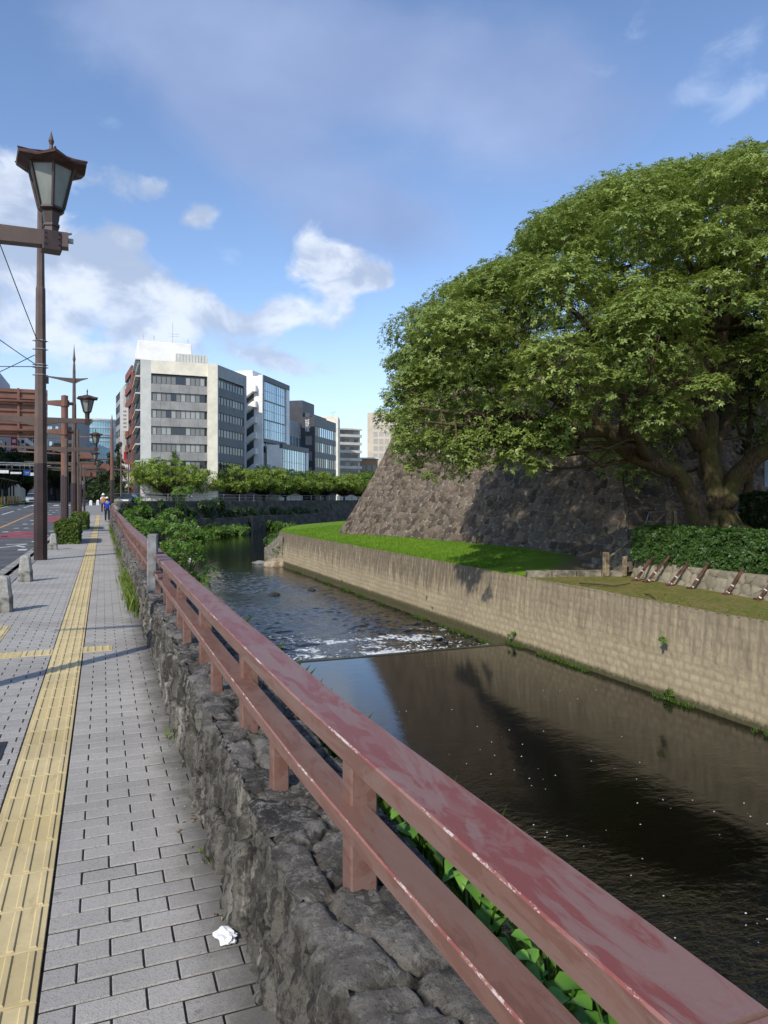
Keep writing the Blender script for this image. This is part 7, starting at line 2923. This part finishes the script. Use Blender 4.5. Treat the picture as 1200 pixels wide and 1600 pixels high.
def build_far_buildings():
    Z = lambda z: z - 1.2
    root, F, W = facing_block('apartment_block', 'cream apartment block with long white balconies behind the embankment trees', 505, 563, 232, 24.6, 12, M_APT, nudge=6)
    for k in range(8):
        z = 4.0 + 2.62 * k
        slabpart(F, root, 'balcony', M_APT, [(-.2, W + .1, -1.1, .3, Z(z - .12), Z(z)), (-.2, W + .1, -1.1, -.98, Z(z), Z(z + .78))])
        ribbon(F, root, .3, W - .8, Z(z + .1), Z(z + 2.1), 8, .26, (.55, .25, .2), M_LGREY)
    slabpart(F, root, 'roof_edge', M_APT, [(-.3, W + .2, -1.2, 12, Z(24.6), Z(25.1)), (3, 5.5, 3, 6, Z(25.1), Z(26.6))])
    root, F, W = facing_block('cream_tower', 'plain cream block showing behind the charcoal building roof', 494, 528, 215, 26.8, 10, M_CREAM)
    m = MB(F)
    m.tube([(W * .75, 2, Z(26.8)), (W * .75, 2, Z(28.4))], .05, 4)
    m.tube([(W * .6, 2, Z(28.0)), (W * .9, 2, Z(28.2))], .03, 4)
    m.build('aerial', M_STEEL, root, True)
    root, F, W = facing_block('beige_tower', 'tall beige tower with square windows at the left edge of the camphor crown', 574, 640, 300, 38.2, 16, M_BEIGE)
    for k in range(11):
        for j in range(6):
            ribbon(F, root, 2.6 + 2.4 * j, 4.3 + 2.4 * j, Z(4 + 3.05 * k), Z(5.7 + 3.05 * k), 1, .26, (.1, .2, .7), M_BEIGE, [G_MID, G_PALE, G_PALE])
    root, F, W = facing_block('brown_house', 'low brown building beside the beige tower foot', 562, 590, 250, 15.8, 9, plain('ochre_wall', (0.33, 0.22, 0.12), .8, .2))
    slabpart(F, root, 'roof', M_LGREY, [(-.3, W + .3, -.4, 9, Z(15.8), Z(16.3))])
    for j in range(3):
        ribbon(F, root, .6 + 2 * j, 2.0 + 2 * j, Z(11.5), Z(14), 2, .26)
    # red brown office block along the street
    zb = 1.2
    root = thing('brick_block', 'brick red office block with window bands and hanging vertical signs', 'office block', (5.2, 156, zb))
    S = frame((4.6, 163.5), (0.06, -1), zb)
    L_ = 13.0
    slabpart(S, root, 'wall', M_BRICK, [(0, L_, .3, 12, -.5, Z(27.6))])
    for k in range(8):
        z = 4.0 + 3.05 * k
        slabpart(S, root, 'spandrel', M_BRICK, [(0, L_, -.1, .3, Z(z + 1.5), Z(z + 3.05))])
        ribbon(S, root, .3, L_ - .3, Z(z), Z(z + 1.5), 7, .2, (.6, .25, .15))
    slabpart(S, root, 'end_pier', M_BRICK, [(L_, L_ + .5, -.1, 6, -.5, Z(27.6))])
    for (z0, z1, s) in ((15.6, 20.4, 8.6), (4.2, 8.6, 11.8)):
        m = MB(S)
        m.box(s, s + .35, -1.5, -.25, Z(z0), Z(z1), 0)
        hh = (z1 - z0) / 6
        for k in range(5):
            z = z0 + hh * (k + .75)
            for (a, b, c, d) in ((-1.25, -.5, .32, .40), (-1.25, -.5, .05, .12), (-.92, -.83, .0, .5), (-1.2, -1.1, .1, .35)):
                m.box(s + .352, s + .362, a, b, Z(z + hh * c), Z(z + hh * d), 1)
        m.build('hanging_sign', [M_WHITE, M_BLACK], root, True)
    root = thing('grey_block', 'narrow grey block with a pale end wall beyond the brick red block', 'building', (2.6, 174, zb))
    S = frame((3.0, 186), (0.075, -1), zb)
    slabpart(S, root, 'wall', M_MGREY, [(0, 21.5, 0, 12, -.5, Z(26.8))])
    slabpart(S, root, 'end_wall', M_LGREY, [(15, 21.9, -.5, 6, -.5, Z(26.2))])
    for k in range(8):
        z = 4.0 + 2.9 * k
        slabpart(S, root, 'ledge', M_APT, [(21.9, 22.4, -.3, 5, Z(z), Z(z + .25))])
        ribbon(S, root, 1, 14, Z(z + .9), Z(z + 2.3), 8, -.03, (.7, .2, .1))
    m = MB(S)
    m.box(22.0, 22.1, -.4, .6, Z(9.6), Z(12.0))
    m.build('red_sign', plain('sign_red', (0.5, 0.03, 0.05), .5, .4), root, True)
    # round glass tower closing the street
    x, y = XY(152, 330)
    root = thing('glass_tower', 'turquoise glass tower with rounded front closing the end of the street', 'tower', (x, y, 1.2))
    n = 28
    def arc(r, a0=-100, a1=100):
        out = []
        for k in range(n + 1):
            a = math.radians(a0 + (a1 - a0) * k / n) - math.pi / 2
            out.append((r * math.cos(a) * 1.05, r * math.sin(a) * .7))
        return out
    m = MB()
    m.loft([[(p[0], p[1], -.5) for p in arc(8.4)], [(p[0], p[1], 36.2) for p in arc(8.4)]])
    m.build('glazing', G_CYAN, root)
    for k in range(12):
        z = 3.0 + 3.0 * k
        m = MB()
        m.loft([[(p[0], p[1], z) for p in arc(8.75)], [(p[0], p[1], z + .75) for p in arc(8.75)]])
        m.build('floor_band', M_BLUEGREY, root)
    m = MB()
    m.loft([[(p[0], p[1], 36.2) for p in arc(8.75)], [(p[0], p[1], 37.4) for p in arc(8.75)]])
    m.build('roof_edge', M_LGREY, root)
    for k in range(0, n + 1):
        p = arc(8.45)[k]
        m = MB()
        m.box(p[0] - .06, p[0] + .06, p[1] - .12, p[1] + .02, 0, 36.2)
        m.build('mullion', M_LGREY, root)
    # navy block
    root, F, W = facing_block('navy_block', 'dark navy office block behind the overhead road sign', 55, 117, 300, 34.6, 15, M_DNAVY)
    for k in range(9):
        ribbon(F, root, .6, W - .6, Z(5 + 3.2 * k), Z(6.9 + 3.2 * k), 12, .26, (.8, .2, 0), M_DNAVY, [G_DARK, G_BLUE2, G_DARK])
    slabpart(F, root, 'roof_edge', M_CHAR2, [(-.2, W + .2, -.2, 15, Z(34.6), Z(35.3))])
    # blocks on the far side of the street, seen along their fronts
    root = thing('pale_blue_block', 'pale blue grey building with a red vertical sign at the left edge', 'building', (-18, 146, 1.2))
    S = frame((-17.6, 128), (0, 1), 1.2)      # outside faces the street (+x)
    slabpart(S, root, 'wall', M_BLUEGREY, [(0, 37, .2, 16, -.5, 24)])
    for k in range(6):
        ribbon(S, root, 1.5, 30, Z(5 + 3.1 * k), Z(6.7 + 3.1 * k), 14, .16, (.4, .4, .2))
    m = MB(S)
    red = plain('red_sign_face', (0.55, 0.02, 0.05), .5, .4)
    m.box(35.2, 35.5, -1.3, -.1, 10.3, 16.8, 0)
    for k in range(5):
        m.box(35.185, 35.198, -1.05, -.35, 10.8 + 1.2 * k, 11.5 + 1.2 * k, 1)
    m.build('vertical_sign', [red, M_WHITE], root, True)
    root = thing('striped_block', 'white building with dark window stripes left of the banded post', 'building', (-18, 195, 1.2))
    S = frame((-17.9, 168), (0, 1), 1.2)
    slabpart(S, root, 'wall', M_APT, [(0, 56, .2, 16, -.5, 23)])
    for k in range(6):
        slabpart(S, root, 'balcony_band', M_APT, [(22, 56, -.6, .2, 4.6 + 3.2 * k, 5.9 + 3.2 * k)])
        ribbon(S, root, 1, 55, 6.0 + 3.2 * k, 7.6 + 3.2 * k, 24, .16, (.75, .2, .05))
    m = MB(S)
    m.box(16, 16.3, -1.2, -.05, 11.5, 17.5, 0)
    for k in range(4):
        m.box(15.985, 15.998, -.95, -.35, 12.1 + 1.3 * k, 12.9 + 1.3 * k, 1)
    m.build('vertical_sign', [M_WHITE, M_BLACK], root, True)


def build_far_wall():
    h = np.random.default_rng(111)
    pts = [Vector(p) for p in BANK if p[1] < 280]
    pts = [Vector((0.9, 91.0))] + pts
    path = []
    for a, b in zip(pts[:-1], pts[1:]):
        n = max(1, int((b - a).length / .35))
        path += [a.lerp(b, k / n) for k in range(n)]
    path.append(pts[-1])
    run = np.concatenate([[0], np.cumsum([(b - a).length for a, b in zip(path[:-1], path[1:])])])
    nor = []
    for i in range(len(path)):
        t = (path[min(i + 1, len(path) - 1)] - path[max(i - 1, 0)]).normalized()
        nor.append((t.y, -t.x))
    nor = np.array(nor)
    xy = np.array([tuple(p) for p in path])
    prof = []
    for t in np.linspace(0, 1, 10):
        prof.append((1.55 - .15 * t, -4.4 + 3.15 * t))
    prof += [(1.38, -1.2), (.75, -1.18)]
    for t in np.linspace(0, 1, 10):
        prof.append((.68 - .3 * t, -1.17 + 2.45 * t))
    prof += [(.36, 1.42), (.0, 1.42), (-.02, .8)]
    prof = np.array(prof)
    s = np.concatenate([[0], np.cumsum(np.hypot(np.diff(prof[:, 0]), np.diff(prof[:, 1])))])
    R, S_ = np.meshgrid(run, s, indexing='ij')
    e, r, q = voronoi(R / .9, S_ / .55, 17)
    d = .07 * sstep(e, 0, .25) + .07 * (q - .5) + .1 * (fbm(R * 1.2, S_ * 1.2, 6) - .5)
    X = xy[:, 0][:, None] + nor[:, 0][:, None] * (prof[None, :, 0] + d)
    Y = xy[:, 1][:, None] + nor[:, 1][:, None] * (prof[None, :, 0] + d)
    Zz = np.broadcast_to(prof[None, :, 1], X.shape) + .0
    o = grid_obj('river_wall', np.stack([X, Y, Zz], -1), M_DARKBANK, flip=True, attrs=[('tone', 'POINT', r), ('edge', 'POINT', e)])
    tag(o, 'dark two tier river wall across the bend, under the embankment trees', 'wall')
    # fence on top of the wall
    root = thing('bank_fence', 'low pale fence along the top of the dark far wall', 'fence', (path[20].x, path[20].y, 1.4))
    m = MB()
    a = [Vector((p.x, p.y, 2.35)) for p in path[::6]]
    m.tube(a, .035, 5)
    m.tube([p - Vector((0, 0, .45)) for p in a], .03, 5)
    m.build('rail', M_STEEL, root, True)
    k = 0
    for p in path[10::14]:
        k += 1
        if k > 60:
            break
        m = MB()
        m.box(p.x - .06, p.x + .06, p.y - .06, p.y + .06, 1.2, 2.42)
        m.build('post', M_STEEL, root, True)
    # near river wall on our side where the pavement ends, and a drain pillar in the far wall
    i = int(np.argmin(abs(xy[:, 0] - XY(388, 113)[0])))
    p = path[i]
    m = MB(frame((p.x + nor[i][0] * 1.5, p.y + nor[i][1] * 1.5), (-nor[i][1], nor[i][0]), 0))
    m.box(-.3, .3, -.5, .3, -4.3, -1.0, 0, .05)
    tag(m.build('wall_pillar', M_BLACK), 'narrow dark pillar set against the far river wall', 'pillar')
    m = MB()
    m.prism([(.65, 62.6), (1.15, 62.6), (1.2, 75), (2.4, 93.5), (1.6, 93.8), (.65, 78)], -4.4, .45)
    tag(m.build('abutment_wall', M_DARKBANK), 'dark stone river wall continuing past the end of the railing', 'wall')
    import bmesh
    for k in range(9):
        me = bpy.data.meshes.new('coping_stone')
        bm = bmesh.new()
        bmesh.ops.create_icosphere(bm, subdivisions=3, radius=1.0)
        for v in bm.verts:
            q = np.array(v.co)
            n = fbm(np.array([q[0] * 1.2 + k * 5 + q[2]]), np.array([q[1] * 1.2 + q[2]]), 3, 3)[0]
            v.co = Vector((q[0] * .55, q[1] * .6, q[2] * .42)) * (.6 + .8 * n)
        bm.to_mesh(me)
        bm.free()
        o = mesh_obj('coping_stone', me, M_OLDSTONE, smooth=True)
        y = 64 + k * 3.1
        o.location = (.95 + h.uniform(-.15, .35) + max(0, (y - 78) * .06), y, gz(y) + .45)
        tag(o, 'grey rough stone in the row of boulders beyond the end of the railing', 'stone', 'rough stones past the railing end')


def build_turret():
    c = P(1096, 780, 40.5)
    zb = 9.6
    root = thing('castle_turret', 'white plastered castle turret with grey tiled roof glimpsed through the camphor branches', 'turret', (c.x, c.y, zb))
    a = math.radians(-20)
    xf = Matrix.Rotation(a, 4, 'Z')
    tile = plain('roof_tile', (0.16, 0.17, 0.18), 0.7, 0.3, var=.2, scale=2)
    m = MB(xf)
    m.box(-2.2, 1.55, -1.6, 3.5, -.5, 3.0)
    m.build('wall', M_BWHITE, root)
    m = MB(xf)
    m.box(-2.28, 1.62, -1.68, 3.58, -.4, .9)
    for k in range(4):
        m.box(-2.31, 1.65, -1.71, 3.61, -.3 + .3 * k, -.26 + .3 * k)
    m.build('board_skirt', M_CHAR, root)
    m = MB(xf)
    n = 14
    def eave(o, z, up):
        pts = []
        x0, x1, y0, y1 = -2.2 - o, 1.55 + o, -1.6 - o, 3.5 + o
        for (xa, ya, xb, yb) in ((x0, y0, x1, y0), (x1, y0, x1, y1), (x1, y1, x0, y1), (x0, y1, x0, y0)):
            for k in range(8):
                f = k / 8
                pts.append((xa + (xb - xa) * f, ya + (yb - ya) * f, z + up * (abs(2 * f - 1) ** 3)))
        return pts
    m.loft([eave(1.15, 2.95, .25), eave(1.2, 3.12, .28), eave(.4, 3.6, .05), eave(-.5, 4.3, 0), eave(-1.5, 5.2, 0)])
    for (xa, ya) in ((-3.3, -2.7), (2.65, -2.7), (2.65, 4.6), (-3.3, 4.6)):
        m.tube([(xa, ya, 3.42), (xa * .75, ya * .72 + .3, 3.9), (xa * .3, ya * .2 + .7, 5.1)], .14, 6)
    m.build('roof', tile, root)
    m = MB(xf)
    for (x0, x1) in ((-1.5, -.9), (-.2, .4)):
        m.box(x0, x1, -1.66, -1.605, 1.5, 2.5)
    m.build('window', M_CHAR, root)


build_far_wall()
build_corner_block()
build_white_building()
build_bank_buildings()
build_far_buildings()
build_turret()
